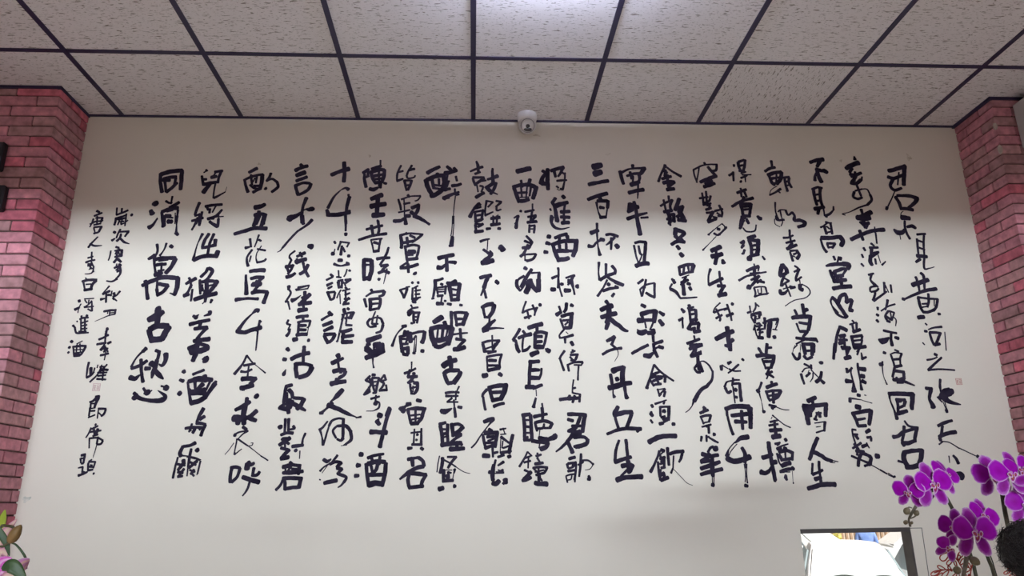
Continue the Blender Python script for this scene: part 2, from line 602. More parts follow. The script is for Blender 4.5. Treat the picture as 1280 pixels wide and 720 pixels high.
# ------------------------------------------------------------------ calligraphy
# one entry per column, right to left; a line is a character and its brush strokes:
# width(s) then x z points on the wall, in millimetres
INK = [
'''君|25 2232 3302 2282 3315 2330 3332;26 2325 3332 2314 3279 2301 3220;21 2223 3266 2255 3258 2308 3279;19 2248 3252 2230 3225 2229 3205 2249 3189 2286 3201;10 2288 3293 2282 3273 2268 3220;11 2311 3276 2298 3220;7/9 2244 3179 2217 3132 2191 3092;18 2188 3090 2182 3077;20 2244 3150 2256 3121 2263 3081;17/21/25 2254 3157 2320 3156 2364 3140;25/21/18 2361 3142 2346 3119 2301 3084;20 2260 3083 2295 3081 2326 3075
不|5 2252 3035 2259 3057 2272 3068;30 2257 3032 2299 3027;13/15/16 2270 3012 2265 2973 2270 2939 2280 2912;16/22/18 2277 2978 2305 2983 2322 2972;11/28/26/20 2203 2964 2220 2947 2242 2947 2263 2961;5 2230 2933 2230 2908
見|14 2323 2936 2370 2940;13 2361 2937 2348 2878 2341 2817;13 2318 2911 2314 2867 2310 2817;12 2320 2903 2354 2891;13 2314 2866 2349 2851;21 2302 2818 2354 2813;17 2315 2800 2290 2783;13/13/7/5 2338 2806 2328 2749 2354 2749 2383 2757
黃|16 2304 2724 2316 2705 2310 2646;14 2273 2702 2277 2686 2279 2646;26 2249 2659 2292 2673 2336 2686;10/16/20/21 2191 2582 2259 2611 2316 2630 2371 2638;14 2281 2659 2279 2624;13 2312 2659 2308 2630;16 2266 2590 2269 2547 2278 2516;13 2264 2594 2313 2587 2368 2584;15 2368 2584 2352 2542 2332 2521;16 2278 2516 2305 2515 2341 2529;14 2323 2611 2319 2574 2306 2542;11 2281 2558 2318 2561;7 2349 2582 2343 2547;9 2278 2540 2311 2546;23 2247 2487 2278 2490;16 2356 2505 2366 2505;17 2183 2585 2193 2582
河|10 2279 2456 2286 2448;14 2268 2416 2280 2414;8 2247 2356 2255 2346;7/14 2288 2424 2321 2434 2361 2438;14 2293 2409 2295 2376 2304 2345;15 2293 2409 2321 2409 2351 2405;15 2347 2404 2330 2376 2312 2345;19 2307 2347 2335 2350;6/7 2372 2411 2367 2370 2361 2317
之|16 2298 2299 2308 2293;12/7 2253 2269 2285 2274 2309 2283;12/14 2330 2281 2291 2251 2250 2219;13/10/10 2249 2218 2311 2222 2385 2217
水|16 2220 2128 2252 2125;23/15/22/28 2244 2117 2230 2078 2238 2051 2241 2035;14/14/8 2302 2171 2294 2134 2294 2094;5 2295 2060 2302 2031 2307 2016;5 2303 2060 2308 2026;17 2304 2021 2305 2010;36 2341 2114 2346 2104;22 2291 2090 2311 2114 2338 2121;27 2339 2104 2306 2089 2282 2082;29 2295 2085 2318 2070;28/20/7 2303 2075 2340 2057 2382 2047;8 2270 2085 2290 2060
天|17 2248 1945 2281 1959 2323 1970;15 2269 1944 2259 1911 2245 1887;18/21 2243 1892 2276 1906 2331 1915;18 2245 1887 2247 1876;7/6/7 2249 1871 2288 1866 2332 1837;6 2332 1839 2418 1796;16 2414 1800 2423 1795;8 2236 1857 2255 1869
上|7/4 2274 1802 2272 1771;12/19 2296 1804 2308 1788 2314 1768;7 2271 1728 2270 1700 2266 1668;10 2257 1684 2285 1690
來|34/40/36 2297 1713 2311 1710 2321 1704;15 2219 1692 2280 1700;16 2254 1719 2246 1655;12 2244 1682 2202 1651''',
'''來|9/21 2055 3386 2056 3368;25/31 1999 3314 2035 3335 2073 3347;19 2032 3314 2015 3291;21 2015 3279 2043 3276 2078 3288;15 2045 3294 2034 3241;14/21 2019 3264 2048 3273 2020 3235;22 2013 3229 2040 3226 2071 3247;11 2074 3247 2079 3265;15 2040 3223 2056 3154;16 2022 3177 2013 3148 2037 3136 2060 3145;12 2028 3183 2068 3194;6/9/12 2063 3193 2095 3192 2106 3160;16/15 2106 3160 2110 3131 2081 3102;11/10/6/5 2081 3102 2029 3085 1982 3062 1937 3050;8 1937 3049 1952 3043
奔|29 2015 3028 2065 3039 2081 3034;30 2054 3039 2096 3062;18 2044 3076 2049 3039;14 2027 3005 2045 2983;28 2015 3031 2052 3022 2085 3028;20 2032 3000 2075 2997;18 2043 3017 2049 2972;14 2073 3005 2054 2969;24/21/24 1964 2907 2027 2935 2084 2955 2150 2962;17 2017 2957 2027 2904;8 2101 2977 2098 2944;11 2101 2944 2098 2885
流|13 2067 2885 2081 2871;14 2055 2861 2101 2863;18 2066 2860 2056 2816;15 2064 2830 2100 2838;21 2053 2816 2046 2789 2053 2767;14 2049 2805 2096 2833;12 2075 2800 2075 2772;6 2094 2822 2100 2778;12/8 2106 2767 2128 2786;15 2023 2860 2029 2846;13 2007 2824 2012 2808;12 1997 2773 2007 2760
到|13 2026 2713 2054 2721;12/13 2045 2718 2032 2686 2051 2654;12 2032 2683 2052 2662 2065 2648;12 2061 2654 2026 2646 2020 2624;12 2024 2622 2051 2627 2067 2640;13/14 2046 2624 2039 2600 2027 2577;14/11 2030 2574 2068 2598 2106 2624;13 2101 2672 2095 2622;8 2104 2659 2116 2619;12 2133 2659 2132 2619
海|15 2045 2540 2044 2528;16 2034 2503 2042 2498;15 2029 2474 2036 2464;15/10 2104 2579 2095 2555 2084 2527;9/10 2060 2521 2101 2545 2139 2557;13 2097 2521 2076 2493 2087 2467;11 2099 2521 2127 2513;8 2106 2516 2107 2490 2096 2474;14 2081 2493 2109 2474;10 2127 2513 2109 2474;9/6 2117 2490 2130 2474 2122 2443;14 2082 2469 2097 2464
不|13 2056 2420 2086 2412 2121 2406;13/19 2093 2407 2087 2376 2087 2343;11/34/31/8 2023 2374 2039 2366 2055 2369 2078 2384;16/19 2109 2384 2126 2379
復|17 2037 2308 2047 2304;19 2007 2247 2022 2250;10 2024 2262 2019 2242;8/4/8 2019 2242 2017 2190 2028 2148;11 2096 2320 2115 2312;8/9 2069 2297 2096 2307 2131 2301;12 2073 2292 2078 2265 2081 2235;11 2128 2300 2116 2275 2112 2239;14 2080 2272 2113 2274;17 2083 2235 2118 2242;15 2080 2230 2062 2185;18 2080 2215 2125 2209;16 2122 2204 2119 2175;19 2063 2172 2088 2170 2119 2177;12 2080 2182 2101 2157;19/13/7 2107 2167 2136 2155 2166 2142;12 2080 2157 2111 2157
回|24/22/25 2030 2102 2086 2102 2151 2098;19/8/11/19 2032 2099 2030 2072 2042 2023 2049 1980;24 2149 2100 2138 2056 2132 2027;16 2063 2072 2065 2042 2059 2009;18 2060 2072 2106 2071;18 2105 2066 2095 2042;11 2084 2064 2064 2062;16 2064 2033 2090 2042;20 2057 2006 2106 2018;13 2048 1999 2053 1987
君|11/12 2085 1970 2099 1948 2122 1941;12 2112 1941 2147 1938;18 2078 1944 2073 1918;16 2068 1918 2105 1927 2141 1934;19 2141 1936 2125 1898 2119 1874;20/16 2015 1894 2040 1899 2068 1918;18 2073 1918 2056 1875;21 2054 1866 2084 1865 2123 1877;18 2057 1866 2062 1852;21 2056 1821 2097 1828 2137 1830;24 2145 1832 2135 1795 2115 1753;26 2059 1823 2049 1791 2064 1754;24 2054 1754 2084 1753 2114 1760;12 2020 1782 2043 1775''',
'''不|19/27 1805 3347 1840 3360 1880 3366;23 1862 3360 1841 3324;20 1833 3309 1857 3304;12/27/22 1848 3298 1875 3298 1891 3289;22/25 1836 3309 1841 3268 1852 3233;9/21 1833 3292 1822 3268 1817 3242
見|16 1795 3189 1823 3201 1850 3198;18 1802 3186 1802 3146 1809 3100;18 1839 3195 1832 3146 1836 3095;13 1809 3158 1834 3164;15 1810 3123 1835 3126;22 1793 3077 1846 3089;19 1817 3078 1806 3049;10 1841 3078 1841 3038;16/14/8 1844 3038 1873 3052 1894 3072;11 1894 3072 1896 3092
高|12 1841 3004 1870 2996;13 1846 3035 1854 3032;10 1841 2998 1873 2999;10 1846 2996 1824 2979;12 1810 2973 1830 2982;16 1830 2982 1837 2937;14 1867 2993 1867 2937;10 1843 2979 1857 2965;11 1841 2945 1869 2951;24 1807 2914 1853 2915 1912 2921;27 1907 2921 1917 2898 1905 2871;11/18 1801 2909 1808 2865 1823 2837;13 1832 2881 1837 2859;15 1832 2884 1875 2884;14 1875 2884 1855 2859;11 1837 2862 1861 2865
堂|15 1856 2813 1861 2794;13 1885 2810 1873 2783;18 1893 2807 1888 2794;12/22/24 1809 2761 1847 2769 1906 2772;26 1900 2772 1931 2767 1920 2745;17/21 1827 2737 1833 2707 1844 2678;20 1847 2729 1891 2745 1915 2745;21 1847 2729 1853 2702;15 1911 2740 1885 2707;23 1853 2704 1891 2710;13 1879 2696 1879 2664;17 1854 2675 1901 2686;25 1837 2680 1871 2683 1903 2686;13 1872 2686 1873 2659;23/24 1828 2640 1871 2648 1924 2651
明|14/11/8/23 1816 2590 1806 2574 1810 2548 1830 2511;21/23 1816 2592 1834 2574 1858 2527 1876 2490;15/11 1829 2506 1853 2490 1873 2485;21 1843 2566 1864 2600 1887 2611;19 1887 2611 1891 2590 1885 2566;19 1885 2566 1908 2579 1918 2577;19/17 1918 2577 1898 2532;23 1898 2529 1912 2523
鏡|15 1830 2441 1839 2436;19/24 1835 2439 1849 2431 1865 2421;15/17 1832 2436 1812 2392 1788 2311;20 1827 2390 1854 2397;17 1820 2372 1861 2372;19 1817 2354 1848 2359;15 1846 2392 1844 2331;19 1829 2331 1870 2331;13 1851 2326 1849 2311;11 1902 2472 1910 2462;10 1886 2451 1923 2462;12 1899 2454 1901 2418;14 1923 2459 1918 2428;18 1898 2413 1936 2425;16 1883 2387 1941 2395;16 1886 2387 1890 2331;13 1941 2392 1935 2372;12 1890 2367 1932 2372;12 1937 2372 1928 2346;11 1893 2349 1929 2351;19 1890 2331 1950 2338;12 1921 2331 1902 2311;16 1794 2352 1777 2276;16 1825 2336 1870 2334;14 1850 2336 1846 2291;20/24 1834 2278 1863 2286;13 1867 2331 1850 2301;17 1887 2344 1947 2336;13/10 1916 2331 1900 2296;8/13 1922 2306 1923 2280;14 1920 2275 1944 2285
非|14 1836 2228 1836 2208;11 1841 2211 1864 2231;11/8/11/24 1862 2233 1855 2206 1860 2156 1858 2127;25/16 1824 2166 1854 2164;16 1847 2117 1867 2117;13/13/8/19 1896 2253 1894 2226 1895 2166 1896 2124;20/25 1899 2228 1929 2223;23 1904 2191 1918 2188;21 1905 2166 1921 2156
悲|18 1871 2097 1883 2095;6 1906 2097 1914 2095;18 1831 2081 1828 2064;13/9/4 1831 2081 1851 2079 1890 2073;4/5 1890 2071 1918 2063 1937 2057
白|26 1855 2042 1874 2037;19/22 1830 2006 1881 2017 1922 2022;25 1921 2019 1925 2010;19 1830 2008 1881 2017 1922 2024;25/19 1926 2019 1916 1986 1906 1955;18 1834 2006 1845 1977 1850 1948;14 1845 1977 1891 1984;7 1851 1982 1891 1986;18 1850 1948 1890 1950
髮|11 1818 1932 1837 1929;9 1818 1932 1818 1901 1826 1859;13 1819 1908 1842 1908;16 1831 1903 1841 1887;17/20 1885 1917 1904 1929;14 1886 1893 1906 1896;13 1905 1891 1903 1877;11/14 1807 1843 1852 1868;16 1820 1864 1837 1831;18 1855 1851 1880 1858;8 1879 1868 1888 1844;14 1833 1840 1824 1812;18 1822 1831 1860 1826;19 1850 1821 1882 1807;19/18 1884 1807 1889 1793 1875 1765;13 1796 1808 1826 1794;17 1844 1817 1828 1789 1821 1761;10/15 1831 1793 1863 1779 1886 1770;13 1852 1761 1880 1767;5 1885 1765 1925 1742;8 1925 1742 1956 1723;5 1962 1727 1988 1709;5 1960 1719 1987 1706;11 1983 1709 1993 1711;25 1916 1806 1929 1805''',
'''朝|15 1593 3354 1594 3319;18 1552 3292 1581 3310 1609 3316;22 1566 3271 1600 3283 1639 3290;18 1569 3277 1580 3231 1594 3213;22 1639 3287 1635 3255 1608 3219;17 1585 3251 1624 3257;12 1587 3225 1620 3225;11 1612 3272 1603 3219;5 1607 3208 1572 3184 1560 3156;10/15 1560 3154 1592 3170 1624 3191;10 1609 3179 1619 3168;17 1651 3255 1679 3261;15 1653 3252 1654 3214 1660 3179;15 1678 3255 1674 3226 1685 3200;13 1653 3231 1676 3237;11 1659 3211 1678 3214;17 1657 3182 1663 3182
如|12/8/13 1585 3113 1581 3059 1593 3011;12 1593 3011 1621 3017;10 1606 3070 1608 3036;8 1594 3059 1606 3070 1633 3071;14/13 1636 3069 1645 3042 1669 3057;16/13 1669 3057 1680 3037 1676 3009;16 1676 3009 1706 3015 1728 2995;13 1581 3036 1583 3014 1621 3014;8/6 1608 3036 1611 3003 1600 2980;6/5 1570 3019 1570 2991 1594 2975;12/16/18 1676 3031 1674 3012 1706 3012;18/22/18 1706 3012 1731 3001 1721 2984 1690 2975
青|12 1643 2958 1639 2919;13 1604 2914 1629 2916 1657 2928;13 1641 2925 1642 2892;14 1615 2886 1664 2900;21/18 1616 2853 1639 2864 1669 2875;14 1647 2886 1628 2864;12/16 1630 2837 1634 2809 1639 2788;13 1630 2842 1662 2845;18/19 1665 2845 1675 2820 1662 2799;12 1646 2823 1666 2831;8 1640 2815 1653 2809
絲|23 1579 2766 1566 2728 1561 2707;23 1581 2766 1597 2744 1599 2723;21 1561 2707 1594 2720;15 1582 2707 1568 2680 1559 2653;10/13 1580 2696 1604 2680;11 1604 2680 1576 2664 1565 2653;8 1585 2669 1584 2643;17/23/17/8 1552 2632 1554 2614 1575 2616 1593 2635;10 1584 2664 1593 2632 1602 2598;17 1607 2643 1631 2647;7 1568 2637 1605 2648;12 1644 2761 1660 2744 1637 2728;14 1665 2744 1644 2701 1641 2680;13 1647 2685 1672 2701;17 1605 2648 1626 2645;6 1660 2685 1660 2664;21/23 1659 2659 1656 2640 1668 2632;7/8/6/5 1667 2663 1698 2643 1705 2616 1676 2590 1617 2577 1567 2547
暮|19 1658 2556 1659 2506;20 1661 2522 1680 2530;15 1613 2527 1622 2501;20/25/21 1595 2486 1631 2491 1663 2493 1690 2491;20 1691 2496 1680 2454 1671 2424;11 1614 2457 1619 2434 1626 2413;15 1628 2462 1673 2454;16 1627 2416 1667 2416;16 1662 2413 1638 2388;16/20 1602 2383 1642 2378 1703 2375;14 1703 2375 1708 2362;11 1641 2373 1598 2352;17 1628 2352 1684 2352;20 1633 2352 1638 2312;22 1684 2352 1679 2312;8/4 1602 2347 1582 2327;3 1618 2352 1617 2322;20 1633 2347 1637 2302;24 1683 2347 1671 2297;14 1639 2317 1680 2319;16 1630 2292 1643 2277 1670 2287;9 1572 2307 1577 2287;13/19/11 1574 2302 1588 2277 1604 2282 1610 2307;4/3 1574 2307 1583 2332 1592 2347;3 1612 2307 1617 2342;11 1648 2347 1678 2347
成|24 1712 2259 1712 2255;11/13 1625 2252 1644 2242 1660 2229;12 1659 2247 1658 2227;9/5 1610 2212 1627 2229 1647 2232;14 1603 2202 1607 2178 1612 2153;12 1627 2190 1649 2207;5 1639 2207 1646 2222;9/5 1664 2207 1658 2182 1643 2163;7 1656 2222 1673 2202;16/20 1707 2212 1696 2182 1673 2162;12/18 1688 2182 1712 2157;7 1673 2202 1686 2187
雪|25/21 1620 2070 1642 2080 1660 2087;18 1641 2075 1643 2055;21 1593 2049 1627 2046 1712 2053;27/24 1597 2046 1603 2017 1606 1998;21 1707 2050 1701 2026 1697 1997;14 1645 2036 1617 2008;12 1652 2012 1677 2012;27 1621 2036 1620 1998;27/23 1606 2037 1606 1998 1608 1960;23 1626 2036 1621 2003;19 1705 2036 1698 2002;11 1643 1983 1656 2007 1667 2017;18 1667 2012 1669 1993;14 1638 1984 1652 1979;7/6 1638 1964 1665 1967 1691 1971;5 1643 1945 1665 1948;14 1690 1969 1684 1945 1680 1926;8/10 1639 1919 1659 1924 1680 1929
人|19/21/19 1643 1894 1620 1856 1604 1824 1590 1794;23/21/16 1612 1828 1644 1814 1670 1795 1698 1786;5 1689 1790 1727 1782;4 1687 1779 1711 1777
生|12 1602 1775 1595 1741 1591 1727;14 1595 1725 1618 1732 1646 1745;13 1634 1784 1630 1736 1633 1686;20 1604 1704 1634 1711;17 1630 1713 1630 1686;22/22/26 1565 1662 1594 1668 1624 1677 1668 1679 1697 1678''',
'''得|14 1387 3329 1386 3319;15 1354 3266 1380 3284;14 1378 3287 1375 3235;17 1414 3346 1445 3358;17 1411 3343 1413 3311 1422 3293;16 1451 3358 1444 3323 1433 3293;14 1420 3323 1442 3329;14 1411 3293 1441 3291;11 1420 3279 1448 3288;10 1425 3270 1474 3272;13 1417 3252 1440 3261 1452 3270;9 1441 3270 1439 3229;18 1413 3232 1416 3230
意|13 1408 3192 1412 3177;17 1387 3166 1437 3186;13 1409 3177 1408 3143;15 1427 3172 1435 3143;18/16/20 1352 3088 1386 3109 1425 3126 1469 3136;16 1422 3143 1408 3120;20 1396 3103 1455 3103;18 1399 3103 1403 3069 1405 3035;18 1455 3103 1445 3064 1436 3030;14 1406 3069 1446 3075;18 1407 3035 1442 3035;12 1407 3086 1442 3089;13 1420 3035 1402 3013;21 1402 3013 1389 2990;14 1420 3010 1429 2993;17/23 1481 3033 1493 3019;24 1401 3030 1393 3001 1385 2973;18 1423 3010 1429 2993;14 1378 2965 1387 2971;8/11/9 1397 2968 1411 2949 1437 2946;9 1437 2946 1459 2954 1468 2985;24 1494 3024 1494 3016;15 1421 3018 1425 3002
須|15 1375 2885 1395 2896;14 1394 2891 1377 2858;13 1377 2858 1392 2871;14 1392 2847 1382 2825;12 1376 2825 1387 2830;21 1417 2910 1456 2924;21 1422 2902 1428 2863 1425 2814;24 1469 2902 1464 2858 1454 2820;20 1422 2902 1474 2896;9 1444 2918 1448 2902;15 1428 2869 1461 2874;13 1431 2847 1455 2850;20 1422 2814 1463 2825;26 1405 2801 1420 2798;17 1417 2814 1407 2798;10/14 1482 2812 1491 2795
盡|9 1433 2771 1435 2739;17/21 1390 2733 1414 2744 1455 2757;10 1457 2755 1450 2733;11/10 1395 2706 1437 2717 1491 2728;9 1406 2720 1459 2725;17 1432 2739 1428 2706;14/10 1345 2682 1378 2701 1406 2712;15 1408 2685 1452 2706;17 1452 2706 1434 2685 1410 2658;11/15 1428 2680 1474 2672;14 1460 2685 1437 2669;14 1427 2674 1404 2653;28 1388 2648 1398 2643;13 1438 2680 1474 2674;11 1418 2643 1423 2616 1416 2595;9 1419 2645 1450 2649 1478 2648;11 1478 2645 1482 2611;7 1436 2635 1438 2614 1454 2616;7 1455 2643 1454 2619;11 1416 2596 1445 2606 1482 2611;8 1482 2611 1490 2616
歡|9 1385 2548 1386 2517;12 1370 2512 1389 2519;10/9 1417 2564 1414 2538 1399 2517;10 1421 2556 1433 2545;12 1387 2504 1435 2517;11 1411 2506 1436 2509;10 1437 2517 1438 2499;15 1434 2512 1427 2491;11 1386 2491 1400 2460;13 1386 2496 1405 2501;15 1409 2496 1400 2460;10 1415 2481 1431 2486;12/10 1402 2450 1391 2424;9 1398 2440 1403 2399 1414 2383;12 1410 2455 1426 2460;11 1406 2442 1437 2447;13 1428 2455 1416 2424;12 1409 2424 1440 2429;12 1417 2409 1438 2414;20 1409 2386 1434 2383;11 1424 2424 1417 2389;15 1454 2486 1452 2450 1447 2429;12 1443 2460 1459 2460;13/19 1454 2465 1486 2475 1522 2478;25 1480 2465 1470 2424 1463 2388;7 1524 2475 1514 2450 1500 2424;6 1517 2475 1506 2450;7 1488 2427 1510 2424;22 1491 2391 1493 2383
莫|10 1403 2333 1413 2328;16 1406 2330 1420 2303;17 1451 2353 1441 2308;13 1449 2333 1472 2335;22/20 1391 2293 1419 2298 1449 2293 1479 2290;20 1479 2295 1470 2263 1457 2238;11 1417 2278 1424 2253 1431 2228;8/11 1422 2280 1463 2283;16 1426 2265 1471 2265;14 1427 2233 1462 2235;14 1428 2203 1460 2215;13 1446 2228 1430 2198;13 1443 2201 1464 2186;8 1438 2198 1428 2179
使|14/10 1401 2162 1391 2140 1379 2120;21 1377 2125 1381 2116;10/4/7 1383 2111 1390 2067 1393 2024;17 1395 2023 1395 2017;14 1451 2166 1451 2144;19/17 1423 2137 1451 2147 1477 2154;14 1418 2120 1425 2091 1432 2072;14 1418 2115 1453 2122 1493 2122;19 1490 2120 1475 2095 1453 2081;16 1453 2120 1448 2062;11 1430 2096 1471 2105;14 1433 2076 1459 2083;13/12 1425 2052 1459 2045;16 1436 2038 1454 2045;6/5/4 1458 2043 1491 2030 1521 2028
金|13 1438 2038 1443 2033;9/5/7 1436 2003 1456 1985 1487 1959 1517 1944;4 1433 1995 1427 1985;10 1420 1971 1461 1980;13 1413 1955 1458 1961;14 1443 1978 1440 1928;20 1415 1931 1445 1933 1472 1934;18 1442 1928 1442 1905;26 1424 1900 1461 1905
樽|21 1401 1875 1402 1835 1406 1775 1412 1702;23/18 1364 1806 1392 1812 1412 1821;23 1405 1782 1427 1784;28/20/10 1349 1739 1368 1735 1388 1744 1400 1762;19 1484 1890 1488 1883;12 1432 1868 1457 1874;12 1441 1863 1452 1867;10/8 1440 1849 1470 1860 1495 1867;21 1473 1846 1483 1844;18 1439 1844 1459 1849;19 1447 1830 1482 1837 1514 1825;12/8/8 1436 1823 1441 1784 1453 1761;19 1445 1816 1457 1793;15 1512 1827 1505 1793;10 1477 1835 1474 1798;17 1452 1793 1506 1800;23 1453 1766 1474 1775 1494 1779;14/18/13 1441 1741 1471 1749 1510 1753;11 1440 1738 1460 1738;15 1501 1760 1506 1747;5 1488 1738 1460 1738;13/20 1465 1724 1463 1711;13 1465 1706 1469 1702;3 1499 1742 1496 1688;7 1497 1690 1497 1685;15 1412 1707 1410 1696''',
'''空|14 1226 3339 1233 3329;12/10/11 1165 3297 1225 3326 1296 3330;10 1165 3297 1168 3262 1178 3224;9 1196 3309 1188 3273 1175 3224;15 1293 3330 1287 3298 1265 3292;18 1245 3315 1264 3286 1284 3263;22/24 1197 3227 1239 3245 1284 3263;18 1259 3234 1220 3216;21 1213 3199 1241 3207 1271 3219;13 1249 3239 1241 3210
對|12/14 1199 3164 1201 3130 1201 3096;13 1221 3173 1220 3130 1221 3090;13 1183 3133 1207 3138 1229 3141;14 1243 3147 1232 3119 1199 3107;14 1198 3096 1241 3105;16 1211 3068 1239 3079;13 1235 3096 1225 3068;14 1212 3051 1253 3057;18 1247 3057 1216 3006;20 1216 3000 1260 3017;12 1245 3029 1265 3023;14 1259 3062 1300 3074;13 1283 3094 1295 3057 1290 3029;14 1272 3034 1293 3034;12 1268 3051 1283 3040
月|6/5/9 1289 2992 1249 2962 1212 2931;12 1209 2931 1215 2928;8 1289 2991 1305 2970;15 1301 2970 1310 2970;12/12/13 1305 2967 1278 2940 1261 2928;14/12 1241 2937 1256 2928 1272 2931;19 1262 2962 1272 2959;5/4/9 1250 2920 1209 2879 1174 2846;9 1172 2845 1180 2847
天|26/26 1219 2841 1243 2852 1268 2863;17 1243 2846 1240 2814;27 1218 2811 1245 2816 1272 2824;22 1245 2819 1230 2770;16/27 1271 2792 1275 2776
生|15/10/11 1204 2743 1190 2706 1186 2658;17/20 1188 2658 1226 2677 1261 2693;13 1249 2730 1248 2685 1255 2653;17 1232 2653 1270 2653;20 1234 2653 1270 2653;20 1262 2650 1241 2616;25 1232 2603 1250 2608 1271 2611
我|9/7/11 1236 2564 1207 2538 1198 2514;13/11 1200 2514 1232 2527 1268 2535;12 1212 2533 1228 2486 1224 2471;13 1207 2484 1239 2502;12 1270 2556 1281 2507 1285 2473;15 1262 2496 1296 2509;19 1295 2560 1301 2557;9 1252 2527 1273 2533
材|27 1258 2437 1261 2414;25/27/24 1197 2379 1234 2397 1287 2419;28/24/22 1262 2419 1259 2369 1262 2323;20 1282 2376 1255 2354;19 1244 2346 1258 2339;20 1265 2354 1264 2321;16 1239 2346 1254 2346
必|17 1245 2256 1260 2264;16 1209 2244 1209 2224;8/6 1214 2249 1228 2239 1242 2231;11/13/8 1297 2251 1272 2231 1240 2209;10/9 1247 2229 1271 2219 1303 2219;13 1317 2278 1324 2271
有|10 1260 2185 1266 2170;9 1266 2175 1293 2175;9/9/14 1261 2172 1230 2165 1216 2141;16 1218 2136 1230 2114 1246 2121;12 1262 2180 1253 2146;13 1254 2155 1291 2158;16/18 1291 2158 1291 2106 1290 2073;10/7 1258 2141 1258 2097 1259 2063;19 1266 2128 1273 2124;16 1262 2092 1272 2090
用|23/24/26 1210 2035 1257 2047 1326 2044;26 1326 2041 1328 2001;14 1215 2035 1214 2002;9 1287 2025 1284 2001;13 1234 2006 1313 2015;16/11/14/16 1215 2040 1216 2002 1223 1954 1234 1914;23 1333 2039 1327 1991 1322 1944;19 1236 2004 1278 2006 1317 2008;19 1250 1975 1279 1973 1306 1972;18/16 1287 2025 1285 1982 1283 1939
千|26/24/5 1305 1902 1271 1897 1239 1874;6/6/21 1240 1879 1207 1847 1194 1815;5 1248 1870 1216 1837 1201 1810;26/26/27 1194 1805 1212 1794 1245 1791 1304 1809;19/21 1270 1851 1282 1823 1275 1786;5/5 1272 1777 1274 1731 1268 1695;5/7 1286 1777 1279 1731 1279 1690;10 1281 1795 1277 1759;18 1266 1679 1278 1677''',
'''金|16 1014 3324 1010 3307;16/12/16 1011 3312 989 3271 972 3228;12/13/16 1019 3313 1054 3284 1095 3258;17 1006 3289 1022 3278;15 1015 3295 1007 3260;19 992 3243 1020 3252 1041 3258;17 1021 3266 1021 3203;23 998 3220 1028 3226 1055 3226;22 1055 3226 1021 3197;24 1014 3182 1052 3186
散|13 1019 3145 1020 3117;14 973 3088 1009 3111 1038 3120;13 991 3123 996 3089 999 3055;16 1036 3123 1023 3089 1028 3061;20 988 3055 1031 3064;21 1009 3049 1017 3010 1010 2988;18 1008 3038 1040 3044;20 1038 3044 1037 3005;15 1011 3005 1037 3005;23/22 1074 3129 1063 3100 1047 3066;20 1048 3072 1091 3087;21 1089 3086 1072 3044 1055 3027;25/30 1068 3061 1081 3033 1090 3005;21 1059 3011 1100 3005;14 1008 2999 1017 2980;18 1001 3016 1042 3002
盡|26 1044 2961 1036 2927;23/26 1044 2955 1079 2944 1084 2933;21 1084 2933 1056 2911;21 1036 2922 1050 2905;20/22 1014 2875 1044 2892 1082 2889;26 1060 2906 1075 2889;20/22 1042 2867 1051 2851;22/25 1056 2826 1066 2813
還|15 1043 2754 1044 2711;19 1048 2754 1085 2765 1119 2767;21 1118 2765 1107 2727;14 1068 2754 1063 2722;13 1089 2757 1092 2727;15 1044 2711 1076 2722 1107 2727;8 1053 2695 1090 2711;15 1074 2700 1045 2658;16 1056 2674 1083 2685;14/20 1001 2690 1013 2669;20 1051 2674 1055 2653 1056 2606;11 1083 2685 1061 2669;19 1079 2666 1091 2661;19 1087 2645 1094 2632;16 1009 2684 1010 2669;11/10 999 2663 987 2642 992 2629;19/17/11 990 2637 1016 2621 1034 2590;12/11/8 1034 2589 1075 2590 1121 2594
復|14/20 1037 2533 1048 2517;14 1019 2474 1040 2484;10 1038 2489 1036 2456 1036 2435;17 1077 2553 1078 2538;13 1068 2535 1099 2543;14 1075 2528 1077 2497 1077 2466;14 1075 2528 1105 2530;17 1107 2528 1108 2502 1102 2471;13 1078 2504 1108 2509;19 1080 2474 1111 2479;20 1084 2466 1061 2430;18 1083 2456 1119 2461;19 1119 2456 1111 2430;17 1076 2430 1097 2435;22 1090 2415 1120 2420;13 1061 2430 1081 2425
來|11 1088 2395 1091 2369;16 1050 2357 1081 2367 1114 2379;13 1080 2364 1064 2344;18 1060 2329 1093 2339 1124 2347;14 1089 2354 1088 2314;16 1099 2354 1086 2314;19 1064 2344 1124 2352;22/20 1064 2294 1090 2302 1110 2309;12 1082 2324 1065 2299;11 1114 2319 1115 2302;18 1098 2309 1096 2264 1098 2225;14 1101 2264 1076 2235;12/16 1076 2232 1087 2215 1102 2213;19 1101 2259 1114 2217;6/9/11 1101 2265 1126 2267 1149 2247 1162 2220;11/13/18 1164 2220 1158 2180 1130 2146;19/20/21 1130 2146 1093 2122 1060 2074;16/5 1060 2079 1048 2051;5 1048 2051 1031 2032 1013 2020
烹|16 1103 2045 1112 2036;14 1084 2017 1124 2031;11 1105 2036 1098 2017;10 1084 1998 1090 1984 1096 1965;13 1084 1998 1112 2005 1136 2005;14 1134 2005 1123 1974;9 1094 1969 1128 1976;10 1087 1951 1132 1962;9 1132 1962 1107 1950;14 1119 1950 1118 1922;13 1081 1906 1076 1885;11 1105 1911 1103 1883;9 1104 1901 1117 1906;10/12/10 1116 1901 1139 1887 1158 1877;18 1140 1916 1147 1915
羊|27 1141 1854 1145 1843;13 1105 1834 1117 1852 1132 1859;22 1076 1825 1104 1818;18 1068 1793 1108 1811 1152 1820;20 1104 1825 1122 1806 1117 1761;18 1068 1789 1111 1793;20 1065 1759 1109 1772 1156 1788;20 1062 1732 1106 1743 1165 1755;22 1120 1788 1118 1742 1119 1724;5 1114 1724 1113 1688;5 1123 1724 1119 1688;21 1110 1685 1117 1683''',
